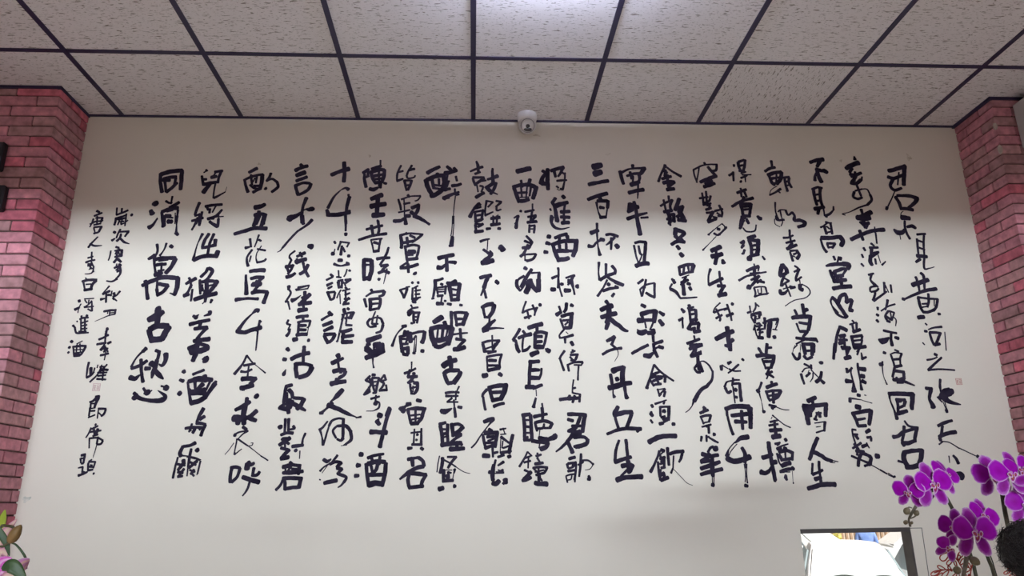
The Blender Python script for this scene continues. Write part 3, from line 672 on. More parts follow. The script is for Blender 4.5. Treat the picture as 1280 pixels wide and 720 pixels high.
'''宰|17 840 3322 841 3302;21/18 771 3284 777 3246 785 3212;16/11/18 781 3278 825 3299 906 3305;24 903 3303 888 3282 871 3265;17 807 3258 839 3270 866 3273;15 824 3281 830 3241;17 866 3276 873 3247 863 3218;12 839 3258 836 3224;26 825 3207 868 3224;24/23 811 3161 849 3173 889 3180;12/7 863 3218 859 3167 854 3130
牛|26 815 3099 805 3059;26 806 3076 854 3082;20 834 3110 843 3076;18 799 3054 826 3065;22/21/11 794 3015 840 3032 899 3049;21 842 3065 847 2987;22/26 843 3032 854 2929;13 902 3024 865 3021
且|17 825 2883 851 2889 882 2887;19 880 2886 873 2829 864 2775;13/9 819 2869 826 2812 834 2780;13 842 2866 847 2828 857 2818;8 857 2818 842 2785 831 2775;24 822 2759 854 2769 887 2772
為|15/12 826 2666 848 2682 853 2687;11 868 2687 860 2642;12 868 2684 842 2600;10 834 2634 840 2598;10/11 834 2634 866 2658 910 2668;14 910 2666 905 2592;15 864 2616 883 2603 905 2592
樂|20 837 2554 854 2544;24 831 2505 867 2517 907 2523;26 905 2523 893 2466;17 833 2502 839 2482;20 844 2476 889 2476;30 814 2474 839 2474;10 848 2466 851 2436;11 888 2461 870 2426;25 885 2426 889 2410;24/31/24 810 2416 829 2410 850 2421;24 859 2410 889 2410;17/22 925 2517 944 2502;21/25 921 2474 935 2451;9/4 808 2428 812 2416;15 883 2398 883 2365;16 890 2357 929 2370;7 925 2360 895 2355;16 883 2355 883 2325;17/16 773 2308 814 2330 855 2350;6 814 2325 855 2346;22/27/14 832 2298 856 2295 877 2310;18 883 2325 891 2305 898 2290;20 909 2342 928 2335;11 886 2330 909 2342
會|12/11/16 878 2251 857 2197 835 2139;13/12/10 878 2251 914 2211 968 2172;15 831 2141 840 2139;16 864 2202 900 2216;14 853 2187 893 2194 928 2194;16 928 2194 925 2167;14 879 2202 895 2158;13 853 2177 870 2148;14 867 2172 912 2187;14 876 2155 905 2158;10 886 2133 893 2100;7 883 2129 923 2136;11 923 2133 897 2109;13 922 2121 915 2097;11 891 2100 902 2109
須|16 852 2057 856 2047;13 847 2024 853 2005;13/10/7 869 2062 899 2071 926 2080;12 913 2071 910 2061;13 892 2047 891 2004;12 892 2047 941 2049;16 936 2049 932 2004;19 908 2030 914 2023;8 892 2042 893 2000;16 935 2042 928 1985;19 905 2028 912 2025;12 893 1997 913 2004;18 902 1990 931 1992;14 921 1985 906 1976;17 884 1967 901 1971;17 844 2017 853 2005;12 842 1986 850 1972;17 946 1966 956 1965
一|26/23/24 827 1883 872 1904 911 1910 958 1910
飲|17 882 1846 896 1841;14/11/16 874 1841 854 1796 825 1746;8 880 1827 891 1836;15 874 1805 898 1813;13 894 1813 890 1763;11 872 1782 891 1786;13 876 1764 895 1766;12 863 1791 863 1755 865 1723;13 873 1825 881 1809;13 878 1791 892 1800;15 913 1855 913 1818 914 1777;17/18 923 1827 952 1836 988 1838;15/12 983 1835 974 1808 963 1790;8 939 1818 932 1763;10 921 1740 932 1763;15 870 1755 867 1709;17 873 1732 888 1741;20 871 1709 905 1720;12 882 1718 892 1732;3 934 1758 971 1717 993 1694 1018 1683''',
'''三|39 631 3308 672 3320;35 635 3268 670 3280;25/22/24 603 3207 651 3219 704 3228
百|21/24 594 3122 637 3140 695 3157;24 652 3142 662 3120;21 643 3114 693 3115;18 698 3115 693 3075;9 693 3075 683 3025;15/7/15 637 3106 643 3058 654 3025;18 654 3078 675 3075;20 652 3022 683 3025
杯|15/12/8/21 634 2989 632 2931 633 2866 641 2817;23 601 2936 638 2950;20 648 2901 666 2898;23/11/17 585 2865 608 2863 624 2882 648 2898;17 678 2926 704 2929 739 2918;16/8 721 2912 691 2882 675 2871;15 705 2909 699 2847;23/25 726 2871 736 2858
岑|15/8/15 634 2777 629 2726 632 2684;15 669 2769 666 2710;17 699 2758 714 2737 710 2716;19 635 2684 671 2705 713 2721;16/17/20 671 2700 705 2679 750 2658;11 670 2684 659 2658;19 674 2663 681 2658;11/10/15 670 2684 648 2642 618 2600;20 674 2663 681 2660;20 710 2674 749 2655;17 647 2626 678 2637 724 2645;12 724 2645 709 2653;17 691 2598 702 2613
夫|19 659 2574 673 2554;25/29 632 2528 663 2543 688 2549;24/25 632 2490 665 2502 706 2510;27 668 2549 671 2507 658 2462;19/24 652 2431 663 2462;25/24/11 674 2482 712 2451 741 2426 760 2420
子|18/22 653 2371 674 2381 692 2391;14 691 2388 677 2356;12 672 2356 696 2336;12/14 646 2318 686 2331 723 2333;12 672 2356 700 2328;15/12/15 628 2304 661 2321 696 2331 723 2335;5/3 703 2326 704 2301 685 2269
丹|27 672 2222 700 2232 725 2239;25 727 2242 720 2202 718 2168;19/16 662 2205 666 2159;21/23 690 2188 694 2178;28/29/23 651 2140 695 2152 730 2161 759 2163;7/8/18 670 2130 669 2111 674 2096;18/16/23 727 2149 729 2115 735 2091
丘|21 689 2049 671 2020 672 2006;20 678 2016 707 2020 755 2024;21 684 2039 668 2016;13/15 670 2016 676 1983 686 1945;23 678 2013 717 2022 755 2024;19 753 2022 741 1987 721 1945;14/18/20 630 1922 673 1938 722 1947 793 1944;15 773 1933 788 1942
生|13/17 685 1892 668 1848 661 1798;17/15 718 1894 720 1848 722 1802;20 660 1793 694 1804 737 1815;22 692 1775 735 1781;23 740 1779 726 1747;20 722 1797 723 1743;13 715 1756 685 1730;28/22/25 665 1712 708 1723 783 1726''',
'''將|20/24/20 388 3294 386 3231 387 3177;20 361 3283 379 3271;18/24/30 374 3265 357 3237 354 3211;24 356 3211 388 3208;20/24 406 3283 438 3295 472 3304;18 422 3283 428 3249;17/13 469 3298 453 3266 442 3252;12 461 3278 476 3264;14 435 3226 459 3229 486 3231;12/10/14 479 3272 475 3226 465 3181;15 452 3180 465 3178;12 432 3195 442 3186;5 434 3180 447 3172
進|19/21 461 3141 471 3130;20 424 3127 405 3101;18/20/24 408 3101 420 3073 428 3001;26 420 3084 457 3096 486 3105;14 473 3096 466 3057 464 3007;20 450 3051 495 3054;16 449 3023 493 3021;13 394 3068 399 3059;14 408 3023 397 2990;18 424 3029 433 2996;20 449 3023 493 3021;21 453 2990 490 2993;16 465 3012 464 2996;18/16/18/12/5 401 3029 397 3001 412 2968 447 2957 491 2966
酒|25 379 2916 389 2913;23 370 2881 386 2875;21 359 2832 374 2830;20/17 415 2908 446 2922 477 2930;21 477 2919 481 2897;16 438 2911 434 2886;23/23/25 398 2870 450 2889 529 2892;25 524 2892 517 2849 503 2811;19/21/23 403 2865 412 2832 431 2784;16 436 2870 438 2838;15 470 2876 469 2838;23 423 2838 479 2838;17 484 2838 509 2838;26 431 2790 457 2792 480 2800
杯|14 425 2747 427 2736;12 427 2736 425 2694 421 2642;17/13 393 2692 413 2702 428 2707;16 437 2660 447 2663;12/15 463 2694 484 2702 507 2707;16/11 499 2700 483 2673 472 2658;13 493 2684 497 2642;15 520 2658 519 2642;12/9/11 425 2684 429 2642 440 2598;22 388 2634 406 2634;15 437 2663 447 2663;19 478 2684 477 2668;12 485 2673 497 2642 503 2608;26/22 456 2629 481 2629;18 512 2650 522 2650
莫|17 461 2562 457 2533 447 2518;19 483 2554 493 2549;13 423 2546 432 2518;20 409 2503 432 2518;19 434 2495 461 2505 491 2510;21 484 2508 480 2467 474 2437;13 428 2482 435 2457 444 2432;13 440 2475 475 2477;18 449 2437 474 2437;11 465 2467 449 2452;11/9/13 444 2429 421 2402 423 2386;10/16 423 2386 452 2391 487 2401;13 447 2381 447 2361;5 453 2417 463 2406;19 476 2366 485 2351
停|11 474 2314 494 2322;11 482 2327 484 2314;14/11/13 442 2322 424 2297 417 2282;11/13 419 2282 428 2253 436 2226;10 468 2292 482 2277 487 2272;14 471 2302 508 2304;13 505 2302 492 2277 472 2275;12 455 2255 461 2223;10/13 457 2253 487 2265 528 2267;10 530 2265 520 2250;9 520 2251 486 2253;10/10 508 2245 504 2213 502 2179
與|9/8/9 481 2180 475 2146 473 2117;12 477 2139 489 2142;10 476 2117 512 2110;13 509 2110 505 2074;19/16 412 2086 451 2091;19 451 2091 504 2093;14 459 2105 458 2084;14 483 2103 472 2072
君|18 448 2018 486 2017 534 2012;17/18/18 448 2015 491 2015 531 2010;21 529 2010 520 1975 514 1933;17 447 1992 471 1985;18/19/21 505 2003 484 1956 450 1938;14 445 1938 511 1933;15 465 1961 517 1961;19 468 1924 506 1926;22/18/14/7 468 1924 443 1892 414 1865 385 1843;17 472 1908 515 1910 534 1900;20/22/22 536 1898 528 1877 480 1864;15/20 471 1866 494 1864;17/20/22 443 1887 452 1864 463 1839;12 473 1933 502 1940
歌|15/17 445 1810 459 1814 473 1817;13 435 1787 439 1769;13 440 1789 477 1793;11 475 1791 462 1773 439 1767;12 438 1755 473 1759;11 475 1796 476 1768 467 1715;10 463 1787 457 1769;9 428 1733 447 1739 470 1741;8 428 1731 434 1704;7 456 1742 451 1719 437 1715;9 473 1746 468 1706;12/14/9 502 1832 498 1786 489 1730;9/11 486 1782 510 1795 501 1802;11/8 503 1802 534 1802 554 1786;12 554 1786 559 1785;5/3 556 1781 541 1763 518 1759;20 532 1720 539 1716;12 533 1732 540 1723''',
'''一|28/30 227 3278 259 3287 296 3296
曲|15 247 3227 254 3190;19 294 3233 286 3202;20/24/26 205 3190 247 3201 293 3202 324 3185;26/24 325 3191 319 3162 307 3126;21/21 210 3184 222 3145 234 3105;23 235 3111 260 3111 284 3120;12 246 3193 250 3134;14 230 3156 277 3159;9 278 3190 271 3123;12 298 3190 290 3140;7 240 3131 287 3134
請|14 239 3055 246 3053;9/13/9/14 207 3016 230 3028 222 3000 214 2983;9 304 3095 303 3050;15 264 3050 311 3061;12 301 3056 292 3000;14 279 3022 321 3031;14 320 3025 294 3000;14 276 2992 325 2995;12/20 228 3028 222 3000 217 2962;17 217 2970 217 2959;17 276 2992 322 2998;13 295 3017 289 2989;14 286 2978 283 2937;13 288 2973 314 2976;14 312 2973 308 2935;8 291 2956 309 2957
君|13/17 269 2918 287 2897 297 2883;14 259 2891 289 2878;14 297 2883 276 2848;17 248 2853 286 2859;15/17 276 2870 255 2826 237 2808;11 237 2810 265 2818 315 2821;15/15/17 315 2820 300 2795 269 2784;12 259 2789 274 2783;8 260 2832 259 2789
為|22 256 2747 266 2741;19/19/17 291 2739 262 2694 236 2647;15/11/13 252 2704 222 2683 216 2647;11 290 2720 333 2723;20/17 328 2720 327 2684 324 2642;17/22 277 2683 271 2642;17/20/11 217 2683 216 2652 231 2626;9 231 2626 251 2652 262 2683;28/30 274 2673 271 2642 261 2618;28/22 282 2683 291 2657 316 2624;25 325 2684 323 2626
我|11/10/12 260 2572 249 2544 241 2513;12 244 2516 269 2528 314 2539;11 292 2554 303 2523 300 2500;12 314 2541 303 2513;14 251 2488 283 2498;11 264 2528 273 2483;19 326 2554 333 2554
傾|16/14 227 2432 212 2407 192 2377;19/16 195 2377 207 2372;14/18 207 2372 211 2347 221 2318;14 242 2422 256 2402;18/22 219 2387 246 2397 281 2407;11 244 2397 238 2352 238 2318;11 275 2347 260 2327 240 2320;22/25 269 2437 306 2450 336 2457;18 311 2447 311 2422;17/19 301 2412 330 2417 359 2409;18 300 2407 300 2377 299 2337;14 357 2407 351 2377 338 2337;18 305 2394 334 2394;18 304 2367 334 2369;24 304 2342 338 2342;14 207 2357 211 2333 221 2315;14/11 240 2323 260 2332 270 2342;18 299 2342 338 2342;24/27 313 2317 293 2310 279 2303;24 357 2327 369 2320;11 350 2332 362 2327
耳|21 270 2268 317 2271;18 275 2263 269 2210 266 2152;19 277 2229 316 2229;21 276 2191 315 2190;12/13 328 2236 325 2210 314 2185;24 251 2147 289 2147;18 285 2142 328 2156;6/5 299 2133 300 2104;5/21 295 2097 288 2066 285 2052;5 300 2094 292 2057
聽|10 326 2068 328 2047;13 229 2015 263 2019;21 232 2012 267 2019;18 236 2010 240 1963 239 1899;18 270 2014 271 1963 274 1898;11 248 1991 267 1991;13 245 1961 276 1958;11 247 1931 275 1931;13 242 1908 256 1912;17 237 1899 265 1898;17 325 2047 327 2019 326 1986;17 286 2005 315 2012 348 2018;17 290 1977 333 1986 371 1974;16 371 1974 360 1953;15 290 1977 299 1940;12 304 1951 327 1953 333 1972;11 332 1953 365 1953;5 313 1949 307 1907;20/18/22 274 1894 307 1889 349 1886;18 307 1907 345 1902;20/22/25 349 1884 339 1865 315 1857;7 311 1884 306 1861;20/28 349 1897 368 1906 383 1913;32 383 1913 387 1912
鐘|8 252 1844 272 1825;9/10/12 252 1844 235 1812 213 1778;10 242 1816 265 1825;11 235 1796 265 1803;9 256 1821 253 1771;12 236 1762 257 1753;17 266 1753 233 1722;10 298 1838 300 1820;11 291 1825 315 1831;10 296 1816 309 1795;15 286 1789 323 1793;11 276 1771 299 1748;13 276 1771 309 1775 343 1772;12 341 1770 326 1748 298 1744;10 301 1771 303 1744;10 285 1753 327 1761;14 303 1744 307 1717;18/15 226 1715 247 1720 266 1728;7 257 1735 266 1731;12 289 1739 322 1748;17 303 1744 302 1708;22/25 284 1704 311 1699 339 1698;9 312 1721 316 1712''',
'''鼓|10/18/14 15 3335 23 3308 26 3268;12/18 -16 3276 13 3290 47 3302;15 8 3262 34 3273;15 -3 3242 54 3242;14 -3 3236 2 3216 10 3196;18 54 3237 13 3205;13 44 3222 65 3225;9 18 3196 23 3160;12 33 3194 49 3188 41 3160;21/18 13 3129 33 3143 54 3155;12/18/22 99 3294 99 3257 101 3217;15/24 73 3231 101 3240 125 3251;21 65 3188 85 3166;18 117 3212 106 3177 88 3149;20 65 3183 106 3211;13/8 88 3155 106 3155 124 3147
饌|16 26 3096 36 3087;20/15/23 26 3093 2 3065 -18 3021;12 2 3065 38 3076;14 8 3048 10 2993;12 8 3048 49 3057;14 49 3060 41 3004;13 18 3029 41 3032;15 13 2993 43 3004;13/9 67 3110 61 3071 59 3032;11 64 3110 100 3104;11 100 3104 74 3076;14/9 59 3029 100 3049;12/13 116 3110 144 3105;13 141 3102 115 3077;11 118 3080 120 3057 141 3063;10 89 3016 135 3024;9 100 3027 99 2983;8 125 3032 120 2983;15 10 3021 13 2993;15 13 2999 48 3010;14 8 2982 43 2980;16 48 2982 23 2966;15 10 2977 13 2939;19 8 2939 48 2944;14 89 3010 135 3016;10 100 3027 104 2983;10 120 3027 117 2983;18 89 2977 135 2984;17 66 2955 86 2958;16 125 2958 136 2956
玉|17/9 35 2887 58 2896 81 2901;6 73 2901 69 2842;15/17 50 2844 73 2826 86 2815;11/17 83 2837 93 2821;19/23 93 2818 73 2799 53 2783;28 43 2773 73 2778 98 2786;23/34 136 2864 149 2842;17 129 2850 149 2858
不|19/22 33 2694 57 2701 87 2707;19/22 77 2704 62 2673 52 2642;19 112 2678 124 2668;17/10 62 2683 52 2642 37 2603;12/15 50 2642 57 2616 63 2590;19 113 2673 123 2665
足|16/24/24 40 2541 67 2554 96 2559;24/20 101 2554 96 2523 76 2493;14 47 2539 52 2513 57 2493;15 54 2493 76 2490;11 79 2488 78 2463;13/25/25 106 2478 76 2453 49 2428;22 47 2423 71 2428;16/6 71 2433 110 2437 149 2435
貴|10 91 2400 92 2353;14/12 42 2363 76 2373 127 2375;16 124 2375 95 2333;16 46 2358 53 2318;10 56 2333 100 2348;16 46 2358 56 2318;18 109 2358 95 2333;14 56 2321 109 2321;11 90 2348 95 2323;11 70 2311 99 2318;14/12 65 2294 99 2301 138 2306;10 65 2294 68 2226;14/10 136 2306 126 2269 128 2240;18/16 75 2277 109 2276;14 70 2252 118 2252;19 70 2228 125 2240;26/23 46 2202 65 2206;21 123 2211 135 2203
但|16/12 65 2137 46 2115 43 2101;12/13 46 2101 50 2073 57 2040;21/23 72 2144 117 2155 160 2155;26 155 2153 146 2124 129 2091;18 77 2139 84 2110 93 2082;19 88 2122 131 2124;20 88 2084 136 2093;19/15 97 2056 121 2065 145 2070
願|18/22 50 1984 73 1993 95 1997;17/7/7 92 1993 69 1965 36 1924;7/9 36 1924 12 1887 -9 1866;18 73 1949 87 1942;22 54 1933 115 1934;15 45 1924 50 1891 59 1859;17 113 1932 106 1900 101 1868;16 64 1914 101 1916;11 68 1896 106 1909;14 59 1887 101 1889;18 54 1864 96 1877;13 89 1868 91 1823;22/22 45 1828 73 1827;13 96 1841 114 1845;12/7 125 1948 153 1953;6 139 1955 148 1927;7 127 1925 153 1927;5 129 1916 124 1840;13 129 1914 166 1886;17/18 185 1922 176 1890 166 1840;7 138 1895 133 1863;10 138 1863 166 1872;17 128 1840 175 1849;13 114 1822 142 1831;17 161 1822 172 1826
長|11/15 103 1809 95 1773 90 1719;15/10 140 1800 114 1784;17 72 1755 91 1751;6 90 1748 141 1750;8 114 1764 137 1755;15/20 93 1787 86 1751 90 1719;25/22 90 1706 104 1702 118 1715;12 123 1757 137 1764;6 104 1755 141 1755;23 146 1721 150 1705;12 136 1706 141 1701''',
'''醉|24/20 -239 3265 -208 3285 -177 3300;17 -187 3263 -187 3243;26 -240 3225 -200 3245 -153 3254;26/24 -246 3225 -234 3180 -213 3141;27 -218 3135 -188 3147 -157 3175;26 -156 3249 -150 3215 -157 3175;18 -215 3231 -206 3186;15 -179 3231 -178 3192;14 -209 3197 -158 3192;14 -209 3180 -173 3175;18/20 -138 3303 -117 3283;24 -148 3263 -117 3272 -89 3281;17 -102 3295 -89 3278;11 -135 3255 -142 3175;13 -91 3247 -86 3221;21/18 -150 3170 -121 3176;11 -127 3221 -137 3187;18 -111 3193 -85 3196 -65 3204;12/26 -75 3159 -116 3142 -152 3122;17 -157 3122 -126 3128;11 -96 3176 -95 3142;13 -90 3142 -75 3145;7/5 -93 3136 -100 3070 -104 2982;5/6 -107 3025 -109 2960 -114 2916;5/6 -99 3025 -100 2971 -104 2916;19/25 -106 2911 -111 2868;15 -121 2863 -103 2864
不|25/22 -175 2798 -138 2806 -100 2815;18/20 -135 2804 -132 2730;30/11 -177 2748 -157 2748 -140 2764;17/22 -122 2777 -97 2775 -90 2772
願|14 -190 2678 -171 2683 -151 2691;17 -190 2672 -187 2641;14 -161 2662 -153 2657;19 -87 2678 -116 2662;17 -126 2657 -62 2660;6 -180 2644 -136 2652;15/12 -191 2683 -192 2636 -199 2590;12 -204 2586 -194 2587;11 -163 2662 -151 2660;11 -185 2641 -131 2649;7 -185 2631 -141 2636;11 -182 2636 -175 2610;13 -136 2652 -140 2610;9 -175 2621 -140 2623;15 -177 2600 -150 2603;9/10 -155 2600 -159 2564;20 -179 2562 -149 2559;13 -142 2575 -135 2574;17 -131 2667 -67 2662;20 -119 2657 -113 2616 -108 2585;20 -67 2660 -74 2621 -76 2585;11 -109 2636 -81 2631;16 -111 2605 -76 2605;20 -110 2580 -71 2582;16 -127 2559 -110 2557;15 -66 2554 -56 2552
醒|27/30 -192 2468 -153 2491;22 -141 2468 -133 2448;24/27 -208 2433 -167 2443 -104 2438;24/27 -206 2428 -200 2388 -185 2354;27 -104 2438 -111 2398 -123 2358;27 -186 2378 -157 2378 -118 2388;11 -172 2433 -176 2383;16 -148 2433 -152 2383;11 -124 2433 -133 2393;23/21 -185 2349 -161 2344 -132 2359;18/14 -110 2519 -107 2478 -107 2428;4 -100 2519 -102 2418;16/18 -95 2513 -66 2516 -32 2513;15 -90 2508 -85 2478 -80 2448;22 -32 2511 -41 2483 -51 2453;14 -85 2483 -41 2483;16 -85 2453 -51 2458;11 -99 2405 -65 2410 -29 2413;15 -65 2433 -60 2383;16 -84 2383 -46 2378;18 -41 2378 -74 2343;24/21 -94 2331 -65 2334 -41 2343
古|23 -115 2295 -112 2270;31/26 -145 2251 -117 2270 -84 2280;21 -107 2270 -107 2227;23 -140 2212 -117 2229 -69 2229;23/26 -62 2221 -73 2197 -92 2169;21 -138 2207 -128 2183 -116 2164;19 -121 2167 -92 2171
來|10/7 -68 2152 -78 2130;13 -132 2121 -101 2125 -68 2123;13 -130 2107 -73 2107;9 -82 2130 -84 2088;10 -101 2097 -124 2079;10 -124 2079 -73 2078;9 -92 2088 -89 2050 -86 2013;20/29/7 -152 2039 -133 2034 -101 2048;15/17 -72 2055 -56 2052;15 -89 2050 -84 2008;20 -150 2034 -122 2034
聖|19/15 -158 1974 -130 1983;18 -154 1969 -146 1925 -143 1884;17 -121 1974 -121 1934 -118 1893;11 -142 1951 -123 1951;15 -146 1930 -118 1934;10 -146 1912 -118 1921;22 -148 1880 -113 1884 -57 1888;20 -102 1976 -97 1948 -95 1920;17 -102 1971 -72 1975 -51 1966;20 -48 1961 -67 1943 -86 1934;22 -95 1930 -58 1925;18/13 -58 1925 -85 1907 -108 1888;18 -76 1893 -76 1865;21 -108 1861 -76 1861 -43 1863;15 -67 1893 -53 1879
賢|6/6 -156 1830 -163 1794 -167 1758;18/15 -142 1821 -144 1789 -153 1754;10/7 -145 1816 -108 1798 -80 1780;5/3 -80 1780 -43 1757 -15 1750;11 -119 1825 -78 1825;15/12 -80 1825 -103 1798 -116 1776;15 -139 1762 -136 1722;10 -84 1771 -89 1753;12 -116 1758 -111 1735;5 -98 1766 -130 1767;17 -137 1767 -136 1718;5 -89 1757 -95 1722;18 -139 1718 -93 1720;11 -89 1769 -84 1762;20 -118 1744 -116 1731;10 -116 1758 -102 1753;24 -156 1683 -138 1687;18 -88 1695 -81 1694''',
'''皆|12 -376 3306 -393 3263 -395 3224;14 -386 3269 -365 3275;15 -394 3218 -364 3230;13/11 -320 3307 -337 3275 -344 3253;17 -334 3281 -306 3287;12/9 -346 3250 -338 3233 -308 3239 -302 3250;14 -356 3221 -350 3190 -344 3165;13 -356 3221 -323 3222;15 -320 3222 -325 3196 -337 3168;13 -348 3193 -325 3196
寂|15 -336 3140 -328 3129;13/8/12 -368 3115 -325 3132 -272 3135;10/8 -272 3132 -284 3113 -299 3107;12/14 -384 3115 -375 3084 -369 3057;8 -356 3118 -352 3068 -350 2991;13 -355 3090 -325 3096;11 -381 3043 -354 3049 -324 3057;20 -345 3024 -323 3024;21/17 -403 2996 -372 2996 -353 3010;17 -348 3013 -342 2980;20 -314 3068 -278 3085;20 -281 3085 -283 3057 -302 3024;20 -318 3046 -292 3024;25/21/11 -302 3024 -267 3008 -226 2981;11/23 -348 3024 -342 2980;14 -256 3003 -223 2978;19 -397 2994 -372 2999
寞|10 -340 2934 -335 2923;15/12/11 -370 2918 -325 2929 -255 2924;19 -367 2915 -361 2883 -361 2851;15 -260 2921 -284 2899 -309 2883;15 -335 2907 -329 2867;14 -320 2918 -295 2905;17 -354 2878 -299 2889;15 -343 2862 -337 2824 -331 2787;15 -343 2856 -304 2867 -273 2862;15 -273 2859 -278 2825 -287 2793;26 -323 2830 -293 2830;13 -327 2814 -302 2814;19 -331 2790 -279 2795;12 -331 2787 -325 2724;13 -326 2777 -363 2750;19 -362 2745 -325 2748 -276 2764;16 -326 2766 -322 2722;24 -290 2717 -288 2714
惟|15 -304 2670 -299 2666;14 -274 2672 -272 2666;10 -332 2644 -315 2648;14 -361 2631 -346 2605 -341 2590;11 -361 2631 -327 2641;14 -327 2639 -332 2616 -341 2590;14 -304 2670 -298 2667;14 -274 2672 -272 2665;11/12 -300 2641 -300 2616 -301 2582;10 -293 2641 -274 2652;9 -283 2646 -282 2585;12 -288 2626 -261 2631;12 -287 2608 -265 2610;12 -297 2585 -260 2593;14/20 -272 2590 -296 2570;14 -296 2570 -282 2567
有|10/8 -306 2554 -295 2534;11/11 -319 2521 -300 2536 -271 2542;8 -300 2534 -319 2504;13 -319 2519 -314 2501 -295 2524;14 -290 2519 -292 2494 -289 2463;14 -290 2514 -261 2516;13 -266 2514 -274 2463;10 -287 2494 -270 2493;10 -289 2476 -272 2478;12 -303 2463 -294 2461
飲|12/7/16 -330 2451 -369 2409 -391 2350;18 -344 2446 -327 2448;14 -357 2394 -316 2404;18 -331 2424 -335 2399;13 -317 2423 -318 2389 -325 2364;12 -340 2384 -321 2384;13 -339 2359 -315 2359;16 -352 2389 -349 2359 -343 2320;21 -334 2335 -315 2339;23/23 -307 2414 -303 2369;14 -307 2406 -268 2418 -240 2421;21/24 -237 2418 -239 2389 -248 2366;11 -278 2399 -292 2379;5 -275 2399 -276 2320;5 -282 2389 -285 2320;13 -247 2329 -242 2322;16 -346 2359 -343 2335 -333 2305;18 -315 2344 -314 2310;18 -333 2308 -314 2305;11 -333 2332 -314 2335;5 -284 2359 -288 2315;5 -276 2359 -280 2320;13 -290 2315 -280 2314;19 -250 2325 -240 2323
者|9/7 -295 2271 -295 2232;14/12 -328 2216 -302 2225 -276 2240;16 -302 2232 -311 2199;18 -311 2199 -268 2201;15 -283 2218 -287 2194 -310 2170;10 -310 2170 -282 2179;12 -300 2165 -297 2141 -290 2118;18 -282 2170 -263 2170;16 -265 2170 -265 2141 -276 2122;11 -291 2146 -272 2151;7 -286 2156 -285 2127;11 -295 2120 -276 2118
留|18 -266 2089 -247 2084;20/18 -344 2052 -325 2033;22/10 -330 2034 -326 2052 -312 2066;22 -312 2068 -296 2071;17/12 -307 2047 -301 2015;13/18 -307 2045 -269 2052 -225 2047;18/18 -232 2042 -241 2014;25 -335 2052 -325 2038;17/13/17 -307 2043 -299 2010 -291 1982;18 -232 2051 -241 2009 -259 1982;20 -291 1980 -258 1980;12 -271 2038 -270 1987;10 -292 2017 -250 2021;9 -287 1998 -250 2005;12 -307 2047 -232 2044
其|8/10 -274 1954 -277 1886;10/13 -242 1956 -242 1885;9 -290 1936 -239 1942;14 -262 1929 -257 1927;13 -266 1905 -261 1904;14 -284 1883 -238 1883;17/13 -302 1866 -284 1868;16 -242 1867 -233 1860
名|17 -301 1816 -282 1820;15 -301 1818 -255 1824;20 -282 1813 -277 1787;17/18 -253 1824 -232 1808 -227 1786;20/20/20/10 -229 1784 -263 1777 -299 1756 -335 1729;20 -299 1756 -253 1751 -217 1746;18 -294 1747 -298 1720 -290 1689;18 -217 1746 -234 1715 -238 1693;19 -293 1691 -229 1697''',
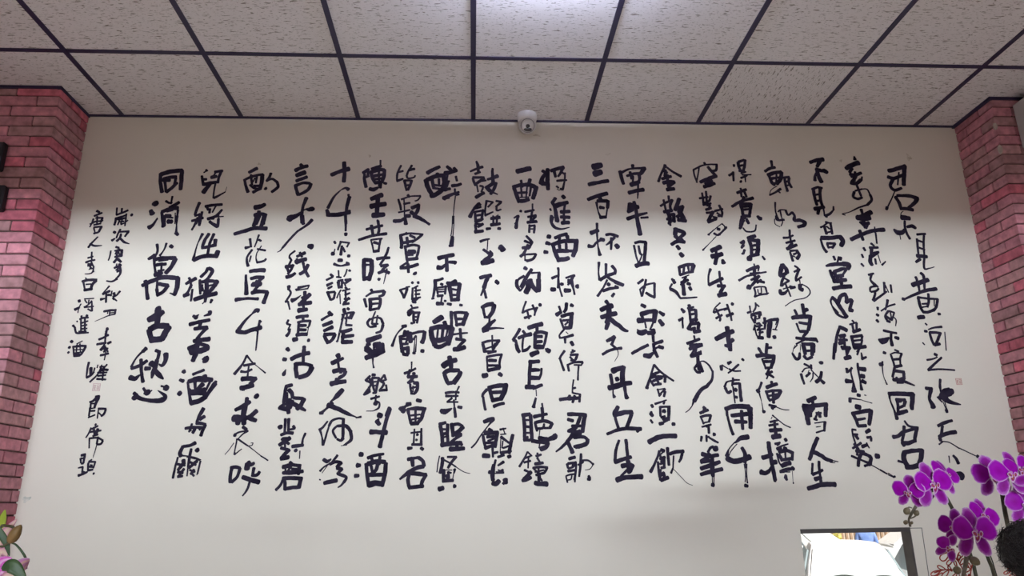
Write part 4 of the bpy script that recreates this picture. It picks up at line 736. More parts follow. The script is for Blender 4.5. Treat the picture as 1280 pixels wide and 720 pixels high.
'''陳|20 -568 3262 -543 3282;14/20 -562 3256 -561 3222 -551 3183;15 -545 3285 -544 3245;13 -564 3233 -539 3245;11/9 -483 3334 -482 3302;20/18 -525 3285 -479 3302;18 -529 3268 -523 3240 -506 3206;21 -529 3265 -494 3279 -463 3280;21 -461 3280 -462 3246 -471 3212;18 -513 3245 -467 3254;15 -507 3226 -472 3232;21 -506 3206 -471 3212;12 -489 3280 -485 3189;20/14 -478 3200 -477 3178;23/26/12 -531 3172 -510 3169 -488 3181;16 -460 3206 -448 3202
王|25/27 -521 3116 -493 3130 -468 3139;25 -488 3128 -490 3034;29 -521 3075 -486 3083 -449 3089;29 -509 3026 -484 3028 -454 3031
昔|11/15 -486 3001 -480 2979;15 -483 2996 -476 2952 -480 2925;15/16 -539 2949 -502 2960 -460 2971;16 -515 2971 -505 2920;16/15/17 -574 2893 -530 2909 -485 2920 -438 2927;10 -514 2893 -505 2861 -499 2834;11 -514 2893 -489 2897 -459 2900;12 -467 2896 -471 2866 -474 2835;17 -498 2880 -473 2872;17 -499 2832 -472 2835
時|22 -544 2789 -542 2740 -539 2682;22 -544 2787 -510 2787;24 -507 2784 -505 2734 -515 2682;13 -533 2761 -513 2761;24 -540 2688 -515 2693;12/16 -425 2853 -432 2824 -446 2792;19/16 -480 2792 -451 2798 -418 2798;14 -446 2792 -464 2761;16 -459 2755 -425 2761;14 -425 2761 -453 2735;17/19 -470 2719 -443 2729 -418 2719;10/4 -429 2740 -435 2703 -443 2662;16/19 -469 2688 -464 2685
宴|15 -503 2633 -493 2616;10/13/16 -526 2598 -493 2618 -440 2626;20/11 -439 2623 -444 2605 -463 2598;14 -533 2585 -521 2544;18 -506 2585 -502 2554 -504 2529;16 -506 2582 -472 2587 -453 2585;16 -455 2582 -456 2554 -463 2534;12 -498 2559 -466 2562;16 -504 2529 -461 2537;8/11 -477 2521 -488 2489 -491 2459;11 -491 2459 -462 2459;9 -466 2501 -470 2464;14/13/11/16 -502 2484 -513 2464 -500 2444 -472 2449;11/10/16 -506 2479 -473 2491 -449 2484 -438 2459;16/11 -438 2454 -447 2424 -470 2414
平|30/24 -509 2375 -479 2387 -448 2399;26 -515 2335 -495 2321;26 -477 2355 -449 2360;21 -439 2360 -433 2320;26 -515 2345 -495 2326;19 -511 2355 -497 2360;11 -478 2360 -476 2311;28 -463 2350 -439 2340;26/28/23 -513 2292 -475 2306 -429 2325;10/7/10 -480 2296 -479 2267 -474 2244;31 -485 2316 -438 2330
樂|17 -479 2210 -467 2209;12 -510 2183 -490 2205;12 -499 2200 -485 2181;13 -508 2183 -484 2166 -515 2115;15 -510 2119 -487 2131;12 -493 2152 -489 2129;12 -480 2193 -474 2157 -463 2124;12 -480 2195 -447 2195;12 -447 2195 -455 2157 -459 2124;8 -470 2176 -456 2178;8 -469 2157 -456 2162;11 -442 2180 -424 2209;12 -424 2209 -414 2185;10 -438 2180 -414 2185;13 -438 2180 -423 2166 -441 2138;13 -443 2135 -408 2137;11 -413 2161 -408 2135;11 -473 2124 -459 2124;12 -481 2096 -442 2107;10 -458 2112 -461 2072;22 -462 2077 -454 2072;8/9/11/4 -457 2086 -441 2076 -444 2053 -469 2039;5 -469 2039 -500 2039
斗|20/18/18 -393 2053 -404 2025 -406 2016;20 -443 2025 -434 2017;25/18/18/22 -393 2048 -405 2002 -419 1937 -431 1874;25 -443 2021 -429 2016;25/20 -449 1993 -437 1977;10 -442 2002 -449 1988;25/22/25 -477 1942 -442 1942 -403 1939
酒|22 -521 1841 -509 1841;20 -532 1792 -518 1792;18 -539 1745 -523 1747;17/13 -484 1825 -452 1836 -413 1842;17 -470 1829 -460 1807;17 -429 1829 -433 1806;22 -482 1798 -442 1809 -405 1806;18/17/18 -491 1798 -485 1753 -474 1700;20 -401 1799 -404 1757 -415 1700;13 -469 1793 -458 1753;17 -437 1806 -445 1771 -467 1753;19 -476 1749 -408 1750;29/24 -474 1705 -443 1713 -411 1708;15 -465 1807 -428 1797''',
'''十|24/20/24 -669 3320 -665 3266 -665 3213;21/23/27 -730 3249 -688 3269 -643 3284
千|21/12/6 -639 3168 -655 3176 -677 3165;6/13/17 -677 3165 -711 3126 -737 3065;17/25 -742 3054 -732 3024;25/25/20 -730 3027 -680 3030 -626 3041;20/15 -632 3127 -642 3077 -645 3033;12 -638 3140 -635 3127;19 -646 3044 -626 3049;17 -648 3033 -643 2979;16/11 -646 3022 -642 2941;19 -641 2927 -640 2917
恣|13 -695 2884 -689 2874;21 -703 2819 -694 2819;7 -694 2823 -690 2844;12/10 -662 2884 -673 2850 -675 2839;12 -667 2882 -620 2877;11 -622 2877 -631 2855;13/16 -656 2860 -659 2813;12 -651 2850 -640 2829;16 -624 2808 -616 2807;22 -669 2784 -652 2784;17/10/17 -690 2765 -656 2755 -617 2766;11 -630 2773 -617 2768
讙|14 -704 2711 -692 2700;13/11 -722 2682 -692 2698;12 -718 2651 -695 2664;9/8 -667 2731 -663 2703 -662 2693;11 -674 2698 -652 2695;9/8 -625 2737 -631 2713 -638 2700;13 -615 2732 -608 2729;14 -666 2672 -659 2641;12 -666 2677 -642 2682;11 -632 2682 -603 2687;16 -606 2685 -627 2667;12 -647 2677 -645 2641;10 -634 2667 -628 2651;13 -718 2656 -692 2667;13 -712 2638 -694 2649;12 -661 2677 -660 2646;11 -639 2672 -654 2641;11 -659 2644 -650 2644;10 -627 2672 -603 2682;14/14 -714 2621 -705 2600 -697 2580;13 -711 2618 -678 2621;13 -677 2618 -681 2590 -695 2580;8/9 -649 2631 -660 2610 -666 2590;7 -653 2610 -648 2560;12 -628 2644 -620 2636;11 -641 2626 -606 2636;11 -627 2631 -621 2565;12 -628 2605 -605 2615;11 -630 2585 -603 2585;14 -608 2590 -631 2565;14 -635 2557 -607 2562
謔|21 -701 2517 -685 2504;14/12 -734 2479 -704 2499 -686 2507;19/21 -725 2452 -684 2469;16/21 -719 2425 -680 2444;19/18 -715 2402 -705 2380 -697 2365;19 -716 2407 -666 2410;18 -666 2407 -674 2385 -692 2368;19 -629 2534 -626 2519;15 -613 2537 -605 2532;12 -637 2504 -609 2514 -580 2517;11 -580 2517 -593 2484;14 -630 2504 -636 2479;5 -636 2484 -654 2375;5 -628 2499 -648 2380;14 -654 2375 -652 2373;12 -622 2487 -594 2494;10 -613 2504 -616 2459;13 -616 2454 -587 2452;9 -594 2509 -603 2484;21/18 -633 2419 -588 2432;18 -626 2419 -628 2375;19 -632 2395 -577 2402;23 -630 2370 -583 2370
主|26 -648 2307 -641 2297;24/16 -672 2268 -645 2280 -621 2290;12 -645 2282 -637 2234;23 -663 2227 -633 2234 -609 2232;19 -606 2227 -613 2210 -635 2196;8 -634 2220 -623 2220;26/21 -671 2168 -644 2175 -604 2179;21 -644 2191 -648 2172;12 -607 2186 -604 2172
人|24/24/7 -616 2139 -640 2111 -662 2088;6 -645 2111 -671 2083;22/10/17 -661 2078 -688 2050 -709 2032;25/22/20/10 -679 2069 -642 2055 -594 2031 -566 2019;15/5 -594 2031 -542 2010;12/6 -524 2013 -547 2008;15 -714 2032 -700 2032
何|9/13 -677 1993 -696 1967 -712 1954;12/7/15 -709 1954 -698 1922 -691 1886;10 -689 1890 -680 1926 -669 1972;12 -669 1972 -657 1995 -630 2006 -604 2003;15 -604 2003 -604 1962 -602 1921;17/10 -602 1916 -611 1905 -629 1912;12/11/11 -634 1917 -650 1949 -632 1971;13/17/17 -632 1971 -591 1971 -567 1943;17/17/5 -567 1941 -565 1907 -600 1882;4 -582 1884 -609 1881
為|17/20/7 -685 1820 -669 1811 -651 1822;13/9 -623 1838 -638 1818 -650 1804;10/7 -698 1769 -681 1787 -655 1802;15 -655 1800 -628 1809 -605 1806;18 -605 1806 -622 1786;17 -622 1782 -599 1777;15 -599 1777 -618 1755;12/13 -618 1755 -577 1741;4 -664 1796 -688 1760;15/12/15 -607 1753 -577 1741 -587 1719;12/7 -587 1719 -600 1704 -613 1696;19/21 -675 1716 -621 1727;7 -698 1732 -693 1730''',
'''言|18 -891 3307 -878 3293;23/20 -914 3272 -883 3290 -855 3298;23/27 -907 3244 -866 3262;20 -905 3213 -854 3236;17/20 -908 3185 -898 3152 -890 3136;18 -911 3185 -872 3202 -836 3200;20/16 -831 3197 -844 3164 -887 3136
少|21/16/15 -848 3119 -863 3070 -865 3031;17/19 -868 3031 -863 2999 -854 2977;8/23/25/23 -847 3059 -832 3056 -817 3059 -812 3054;9 -857 3053 -842 3059;7/25/34 -871 3042 -894 3020 -928 3007;28 -931 3009 -917 2999;23 -864 3021 -859 2983;20/15/11 -813 2999 -836 2972 -879 2939;12/12/12 -879 2939 -910 2902 -948 2849;10/3 -948 2849 -959 2833 -973 2826
錢|11/8 -886 2833 -909 2812 -910 2796;12 -910 2799 -900 2786;12 -900 2786 -912 2754;22/19 -924 2749 -900 2754;14 -890 2760 -898 2734 -911 2713;22/16 -917 2697 -896 2703 -877 2716;16 -918 2744 -907 2718;15/19 -874 2804 -836 2823;14 -861 2825 -849 2802;24 -877 2775 -829 2791;13/17 -843 2775 -830 2734 -811 2700;12 -849 2791 -837 2765;19/19 -817 2760 -830 2729 -853 2713;22/31 -821 2860 -804 2855;22 -809 2862 -806 2849;13 -873 2791 -871 2765
徑|16 -902 2651 -901 2641;11 -858 2643 -805 2654;18 -902 2649 -903 2633;11/12 -901 2633 -890 2615 -906 2580;14 -913 2572 -903 2572;11/8 -901 2572 -889 2532;8 -869 2633 -805 2654;8 -805 2654 -809 2641;8 -809 2638 -866 2628;25/14/5 -882 2577 -863 2585 -841 2603;19 -823 2621 -819 2565;21 -798 2608 -838 2565;16 -835 2590 -802 2605;21 -847 2557 -790 2567;14 -828 2565 -821 2529;24 -847 2527 -807 2532
須|12 -892 2479 -898 2462;12 -897 2460 -880 2455;11/16 -881 2435 -885 2415 -895 2400;8 -882 2450 -890 2430 -879 2432;19/16 -854 2492 -829 2497 -800 2499;14 -824 2497 -822 2474;15 -846 2467 -818 2474 -787 2474;13 -841 2464 -842 2410;14/6 -787 2474 -792 2449 -801 2440;16 -840 2452 -806 2452;15 -836 2430 -805 2430;19 -848 2405 -799 2410;5 -794 2440 -798 2400;23 -861 2382 -845 2385;16 -792 2379 -786 2378
沽|18 -888 2339 -878 2329;18 -809 2349 -805 2322;18 -886 2337 -881 2332;21 -901 2288 -889 2285;21/5 -893 2217 -886 2238;24 -896 2217 -891 2216;19/15 -807 2346 -809 2312 -808 2269;23/20/23 -864 2288 -825 2307 -783 2317;23/21/23 -841 2266 -838 2231 -832 2202;19 -841 2264 -799 2264 -765 2254;26/21 -765 2247 -781 2216 -822 2199
取|19/17 -880 2157 -852 2164;17 -879 2155 -883 2113 -885 2075;22/15 -864 2141 -850 2126 -846 2103;14 -873 2127 -871 2103;15 -879 2094 -852 2098;13 -882 2071 -865 2080;18/25 -904 2057 -867 2052;22 -866 2094 -859 2033;18 -839 2103 -797 2100;22/22 -792 2098 -804 2070 -821 2052;20/22/13 -851 2080 -818 2065 -782 2044;22 -847 2089 -854 2056;15 -900 2061 -887 2071
對|14/12 -871 2006 -870 1965 -870 1937;14 -855 2006 -853 1951;25 -893 1972 -890 1965;15/10 -832 1973 -826 1962 -849 1957;14/17 -886 1933 -859 1942 -832 1941;15 -875 1915 -844 1919;20 -844 1919 -870 1901 -889 1888;15 -880 1915 -846 1892;10 -865 1901 -863 1878;15 -881 1874 -844 1865;18 -844 1865 -873 1834;22 -877 1827 -844 1833;12/10/12 -775 1939 -784 1914 -787 1891;17 -830 1880 -782 1886;18 -815 1864 -811 1860;6 -794 1860 -794 1826
君|15 -836 1809 -819 1797;17 -857 1789 -835 1798 -794 1795;12 -826 1798 -850 1758;18/15 -790 1797 -792 1766;12 -825 1780 -802 1780;16 -864 1763 -824 1767 -775 1770;16 -859 1763 -823 1762 -774 1768;10 -857 1798 -850 1758;17 -792 1793 -794 1757;18 -866 1789 -839 1791;19 -862 1738 -822 1740 -777 1737;15/16 -857 1738 -851 1719 -849 1690;19 -781 1737 -788 1700;17 -849 1692 -819 1698 -783 1700;14/12/14 -861 1732 -873 1706 -889 1689''',
'''酌|17/21 -1148 3259 -1110 3282;15/14/20 -1167 3219 -1157 3183 -1144 3150;15 -1162 3219 -1121 3239 -1077 3248;22 -1079 3245 -1079 3212 -1085 3167;14 -1137 3245 -1127 3189;12 -1107 3245 -1108 3200;9 -1115 3228 -1123 3206;16 -1117 3184 -1087 3184;12/14 -1137 3189 -1116 3172 -1095 3167;17 -1118 3148 -1080 3170;17/12 -1037 3254 -1045 3229 -1056 3212;14/13/15 -1056 3212 -1029 3223 -1003 3207;15/17/17 -1003 3207 -996 3179 -1024 3151;20 -1058 3170 -1054 3167
五|28/25/20 -1101 3065 -1072 3071 -1053 3082;17 -1084 3041 -1074 3041;25/19 -1098 3022 -1069 3030 -1048 3025;25 -1078 3019 -1089 2976;23 -1049 3028 -1054 2976;23/20 -1087 3019 -1098 2965;23 -1050 3019 -1063 2960;19/22/24 -1189 2922 -1139 2938 -1096 2952 -1035 2952
花|13 -1111 2896 -1102 2853;17/11 -1129 2848 -1110 2853;13/11/17 -1096 2838 -1117 2796 -1108 2754;11/7 -1069 2917 -1076 2885 -1085 2853;12 -1067 2891 -1056 2885;11/11 -1070 2843 -1030 2835;6 -1052 2859 -1071 2822;6/7/10 -1071 2822 -1073 2796 -1066 2772;13/11 -1066 2772 -1033 2780 -1024 2791;8 -1098 2806 -1103 2775
馬|19/24 -1096 2725 -1068 2731 -1026 2731;12/16 -1114 2707 -1111 2677 -1105 2641;18/20 -1088 2689 -1060 2695 -1028 2695;18 -1035 2692 -1066 2656;22 -1080 2656 -1042 2656;14/24 -1111 2682 -1103 2610;24 -1076 2661 -1038 2661;16 -1058 2677 -1075 2651;16 -1051 2651 -1072 2618;21 -1077 2615 -1044 2623 -1003 2620;18/22 -1003 2620 -1010 2590 -1017 2565;24/13/18 -1150 2580 -1122 2585 -1084 2587 -1045 2585;11 -1020 2567 -1008 2567
千|23/21/7 -1038 2526 -1050 2527 -1067 2510;8/13/21 -1067 2510 -1098 2475 -1122 2435;23/21/23 -1131 2426 -1097 2418 -1061 2430 -1019 2443;13/10/6 -1027 2477 -1032 2430 -1033 2381 -1033 2333;13 -1029 2475 -1021 2470;21 -1042 2433 -1019 2440;7 -1033 2362 -1034 2330
金|11/12/16 -1073 2306 -1092 2261 -1123 2218;10/8/4/8 -1073 2306 -1047 2275 -1022 2255 -980 2222;13/13 -1083 2258 -1055 2263 -1032 2267;10 -1060 2265 -1061 2203;14/11 -1094 2230 -1071 2227 -1044 2239;24/20 -1086 2194 -1049 2196 -1022 2196;20 -1022 2196 -1047 2170;25/22 -1087 2151 -1060 2156 -1032 2163;10 -1081 2142 -1070 2142
裘|28 -1014 2114 -1009 2110;18/22/20 -1102 2049 -1070 2067 -1040 2086;17 -1055 2104 -1055 2077;22 -1057 2077 -1061 2021;18/13 -1006 2046 -1034 2023;23 -1064 2058 -1064 2026;22/15 -1006 2044 -1029 2016;32/35 -1108 2010 -1078 2010;32 -1083 2008 -1051 2012;25 -1086 1994 -1085 1985;25 -1060 2007 -1058 1985;25/20 -1042 2016 -1019 2005 -1005 2000;15 -1061 1971 -1044 1959;8/10 -1096 1937 -1073 1948 -1037 1953;17 -1096 1935 -1091 1933;10/6 -1037 1952 -1058 1939 -1075 1921;8/6 -1083 1917 -1085 1890 -1089 1854;4 -1095 1899 -1114 1868 -1130 1848;13 -1088 1852 -1084 1849;7/4 -1084 1849 -1057 1872;10/7 -1079 1917 -1031 1885;4 -1031 1885 -973 1844;4 -1021 1880 -963 1835;7 -968 1839 -935 1819;5 -1009 1898 -1013 1887 -1031 1885;4 -1018 1898 -1009 1899
呼|17/15/19 -1093 1788 -1097 1757 -1094 1726;16 -1098 1788 -1076 1792 -1058 1787;16/15/16 -1057 1785 -1067 1748 -1088 1726;27/26 -1026 1804 -1027 1782;21/15 -1024 1811 -1010 1802 -997 1808;15 -995 1786 -999 1751;16/13 -969 1768 -979 1755 -997 1753;14 -971 1762 -984 1755;21/21/23 -1041 1747 -1004 1734 -968 1724;12/11/6 -1008 1725 -1018 1690 -1035 1665''',
'''兒|12 -1365 3271 -1357 3265;8 -1374 3256 -1362 3265;12/14/17 -1382 3237 -1377 3215 -1369 3187;15 -1377 3217 -1357 3218;16 -1319 3260 -1282 3266;15/14 -1287 3263 -1296 3232 -1298 3199;20 -1333 3229 -1309 3235;10 -1314 3257 -1324 3237;19 -1367 3190 -1333 3198 -1298 3204;23/25 -1337 3193 -1364 3145;10/9/11 -1310 3193 -1313 3149 -1312 3116;14/12/6 -1309 3115 -1281 3132 -1256 3149;3 -1256 3149 -1251 3177
將|19/14 -1378 3088 -1387 3055 -1393 3023;13 -1392 3017 -1369 3028;13 -1360 3039 -1363 2974;15 -1404 2990 -1352 3007;15 -1377 3007 -1383 2974;16 -1346 3069 -1305 3077 -1266 3080;15 -1339 3066 -1330 3050;14 -1323 3056 -1323 3034;10 -1295 3072 -1309 3037;12/19 -1263 3051 -1289 3018 -1327 3001;6 -1275 3023 -1274 2975;8 -1289 3012 -1252 3015;15 -1318 2988 -1300 2975;13/11 -1377 3007 -1391 2963 -1399 2942;16 -1368 3017 -1365 2966;13/22 -1315 2983 -1276 2961;15 -1275 3002 -1274 2959;11 -1327 3001 -1298 3002
出|17/6/9/19 -1345 2921 -1362 2873 -1371 2821 -1374 2784;19/16 -1314 2921 -1330 2889 -1338 2852;16/14 -1289 2921 -1304 2874 -1309 2811;16/19 -1340 2847 -1311 2853 -1279 2863;20 -1279 2890 -1278 2858;24/22/24 -1372 2784 -1330 2803 -1268 2806;24 -1261 2829 -1267 2800
換|16/19 -1394 2663 -1352 2689;13 -1385 2692 -1376 2676 -1370 2641;16/16 -1300 2743 -1307 2722 -1329 2697;20/18 -1297 2741 -1277 2728 -1290 2697;14 -1290 2694 -1303 2681;11 -1331 2671 -1325 2641;19 -1330 2669 -1293 2676 -1250 2674;22 -1249 2671 -1257 2651;16 -1302 2671 -1294 2641;11 -1375 2681 -1371 2651;14/18 -1396 2661 -1379 2674;14/13 -1369 2656 -1382 2620 -1399 2600;18 -1399 2601 -1376 2608;12 -1362 2633 -1363 2575;13 -1332 2681 -1327 2641 -1322 2610;24/19 -1250 2676 -1265 2641 -1287 2615;22 -1303 2681 -1294 2641 -1302 2605;13 -1319 2656 -1316 2625;11 -1286 2651 -1267 2656;21/23/23 -1347 2582 -1304 2598 -1246 2613;16 -1294 2595 -1296 2570;6 -1296 2572 -1307 2560;16/11 -1264 2580 -1269 2565;8 -1313 2641 -1306 2620
美|21/5 -1335 2490 -1318 2507;16 -1343 2500 -1325 2490;21/18/7 -1267 2522 -1269 2510 -1293 2500;21/18 -1355 2458 -1314 2470 -1265 2480;19/20 -1331 2436 -1301 2441 -1273 2443;18 -1273 2441 -1294 2416 -1314 2387;18 -1304 2465 -1311 2441;21/24 -1327 2377 -1290 2382 -1256 2387;26 -1305 2387 -1302 2363;26/23 -1346 2339 -1302 2363;31 -1272 2343 -1258 2343;19 -1321 2324 -1284 2324;36/41 -1335 2324 -1308 2334;31 -1294 2329 -1267 2338;29 -1310 2353 -1313 2334;18 -1297 2363 -1259 2353;24 -1311 2319 -1321 2281;36 -1264 2288 -1258 2285;8 -1278 2288 -1267 2300
酒|20 -1359 2233 -1353 2226;15/18 -1371 2191 -1354 2185;25 -1368 2130 -1361 2125;15/14 -1314 2217 -1292 2226 -1265 2237;22/30/22 -1329 2184 -1284 2195 -1224 2190;17 -1307 2200 -1296 2181;25 -1260 2209 -1251 2185;15 -1205 2183 -1208 2171;11/12/18 -1333 2181 -1324 2139 -1308 2083;25 -1308 2083 -1273 2092 -1243 2111;25/15 -1208 2173 -1228 2138 -1247 2106;25/22 -1314 2134 -1282 2139 -1251 2143;22 -1263 2171 -1283 2148;15 -1301 2181 -1295 2148;25 -1256 2148 -1248 2115;12 -1232 2181 -1246 2143;15 -1317 2125 -1249 2125;7 -1325 2153 -1310 2139
與|13/9 -1246 2057 -1253 2037 -1261 2023;12/14 -1251 2060 -1265 2023 -1271 1996;20 -1259 2009 -1240 2020;17/15 -1273 1991 -1253 1989 -1232 1984;15/17 -1232 1982 -1240 1959 -1247 1934;15/15 -1320 1967 -1282 1971 -1242 1970;11 -1293 1987 -1302 1951;10 -1294 1960 -1303 1953;15 -1277 1964 -1284 1946;10 -1259 1968 -1254 1959;12 -1278 1973 -1237 1966
爾|18/15/15 -1268 1901 -1291 1890 -1320 1886;17/19 -1322 1886 -1332 1857 -1326 1843;24 -1258 1871 -1253 1865;12/14/10 -1284 1874 -1287 1834 -1289 1794;8 -1289 1794 -1289 1755;6 -1322 1843 -1286 1841 -1239 1822;5 -1331 1848 -1268 1838 -1235 1825;10/12 -1339 1837 -1346 1791 -1350 1747;5 -1239 1820 -1246 1759;6 -1235 1820 -1242 1763;19 -1313 1825 -1309 1808;12 -1340 1808 -1303 1801;19/14 -1313 1808 -1332 1782;14 -1331 1773 -1309 1768;14 -1306 1786 -1325 1755;14 -1329 1753 -1309 1755;11/11 -1283 1816 -1255 1803;15 -1252 1820 -1284 1790;14 -1261 1781 -1273 1763;10 -1273 1768 -1258 1754;11 -1279 1781 -1256 1772;6 -1299 1839 -1258 1829''',
'''同|25/25/23 -1586 3243 -1539 3260 -1485 3267;21/17/21 -1588 3246 -1584 3201 -1569 3146;21 -1485 3267 -1481 3214 -1480 3161;17/21 -1569 3221 -1540 3227 -1510 3230;15 -1510 3224 -1512 3186;21 -1573 3213 -1538 3210;16 -1561 3202 -1550 3147;20/17 -1547 3147 -1523 3169 -1501 3197;14 -1511 3191 -1499 3194
消|32 -1596 3086 -1590 3078;22/28 -1611 3045 -1601 3027;8/8 -1573 3000 -1592 2973;12/8 -1515 3122 -1517 3081;14/11 -1544 3097 -1528 3087 -1513 3089;20/19 -1520 3060 -1479 3090;20/22 -1556 3038 -1519 3054 -1481 3060;16 -1556 3035 -1543 2973;9 -1532 3038 -1503 3046;13/6 -1479 3049 -1478 2974;6 -1490 3033 -1485 2974;22 -1536 3016 -1512 3016;22 -1521 2989 -1501 2984;11 -1538 3011 -1534 2973;6/26 -1574 3005 -1591 2968 -1609 2954;22 -1609 2957 -1600 2956;18 -1546 3016 -1542 2957;20 -1543 2968 -1533 2965;22 -1520 2984 -1501 2987;13 -1529 3011 -1499 3006;7 -1475 3017 -1477 2926;7 -1485 3017 -1470 2931;19 -1475 2926 -1464 2915
萬|15/11 -1559 2865 -1552 2831 -1559 2805;16/24 -1590 2789 -1562 2807;14/8/13 -1514 2870 -1522 2836 -1538 2807;22 -1493 2857 -1483 2851;20 -1563 2784 -1522 2794 -1462 2794;18/11/14 -1562 2789 -1557 2753 -1545 2712;24/22/22 -1461 2789 -1474 2753 -1498 2717;25 -1549 2707 -1517 2717;19/18 -1548 2758 -1504 2763;11 -1523 2768 -1522 2722;11 -1537 2727 -1509 2732;10 -1539 2779 -1496 2784;18 -1535 2707 -1520 2702;21/23/23 -1601 2653 -1559 2676 -1509 2694 -1438 2691;24 -1438 2691 -1434 2641;21 -1590 2676 -1582 2651;10 -1533 2671 -1529 2640;16/13 -1524 2661 -1481 2656;24/24/19 -1437 2681 -1437 2641 -1444 2605;6/13 -1467 2615 -1444 2605;19/16/19 -1584 2661 -1577 2625 -1567 2585;11 -1534 2681 -1531 2635;19 -1524 2661 -1480 2651;19/18/21 -1480 2651 -1500 2620 -1525 2605;16 -1531 2635 -1522 2600
古|32 -1514 2540 -1508 2530;31/37/26 -1549 2481 -1519 2500 -1488 2520;32 -1513 2530 -1507 2461;31/28 -1539 2436 -1503 2451 -1457 2451;29/31 -1451 2446 -1462 2422 -1477 2387;26 -1540 2432 -1528 2388;31 -1527 2383 -1477 2387
愁|19 -1545 2344 -1557 2327;18 -1498 2332 -1478 2325;18/10/9/13 -1543 2342 -1569 2315 -1588 2287 -1600 2254;17/18 -1599 2247 -1566 2258 -1533 2282;17/15/18 -1561 2289 -1551 2230 -1538 2183;25/23/7 -1600 2204 -1577 2199 -1556 2216;22 -1535 2246 -1514 2246;29/22 -1513 2272 -1495 2258;15/17/15 -1498 2332 -1482 2320 -1487 2282;20/23/22/10 -1487 2286 -1492 2248 -1498 2225 -1500 2201;22/25/8 -1485 2234 -1469 2215 -1447 2196;26/21/17/6 -1449 2315 -1448 2281 -1461 2260 -1476 2267;30 -1514 2136 -1509 2129;12/15 -1532 2154 -1519 2136;8 -1509 2131 -1492 2143;28 -1433 2156 -1423 2151;10 -1452 2163 -1435 2158;30 -1568 2113 -1562 2106;15 -1572 2131 -1557 2122;22/17/20/28/20/4 -1561 2117 -1532 2103 -1482 2094 -1441 2098 -1430 2117 -1465 2142''',
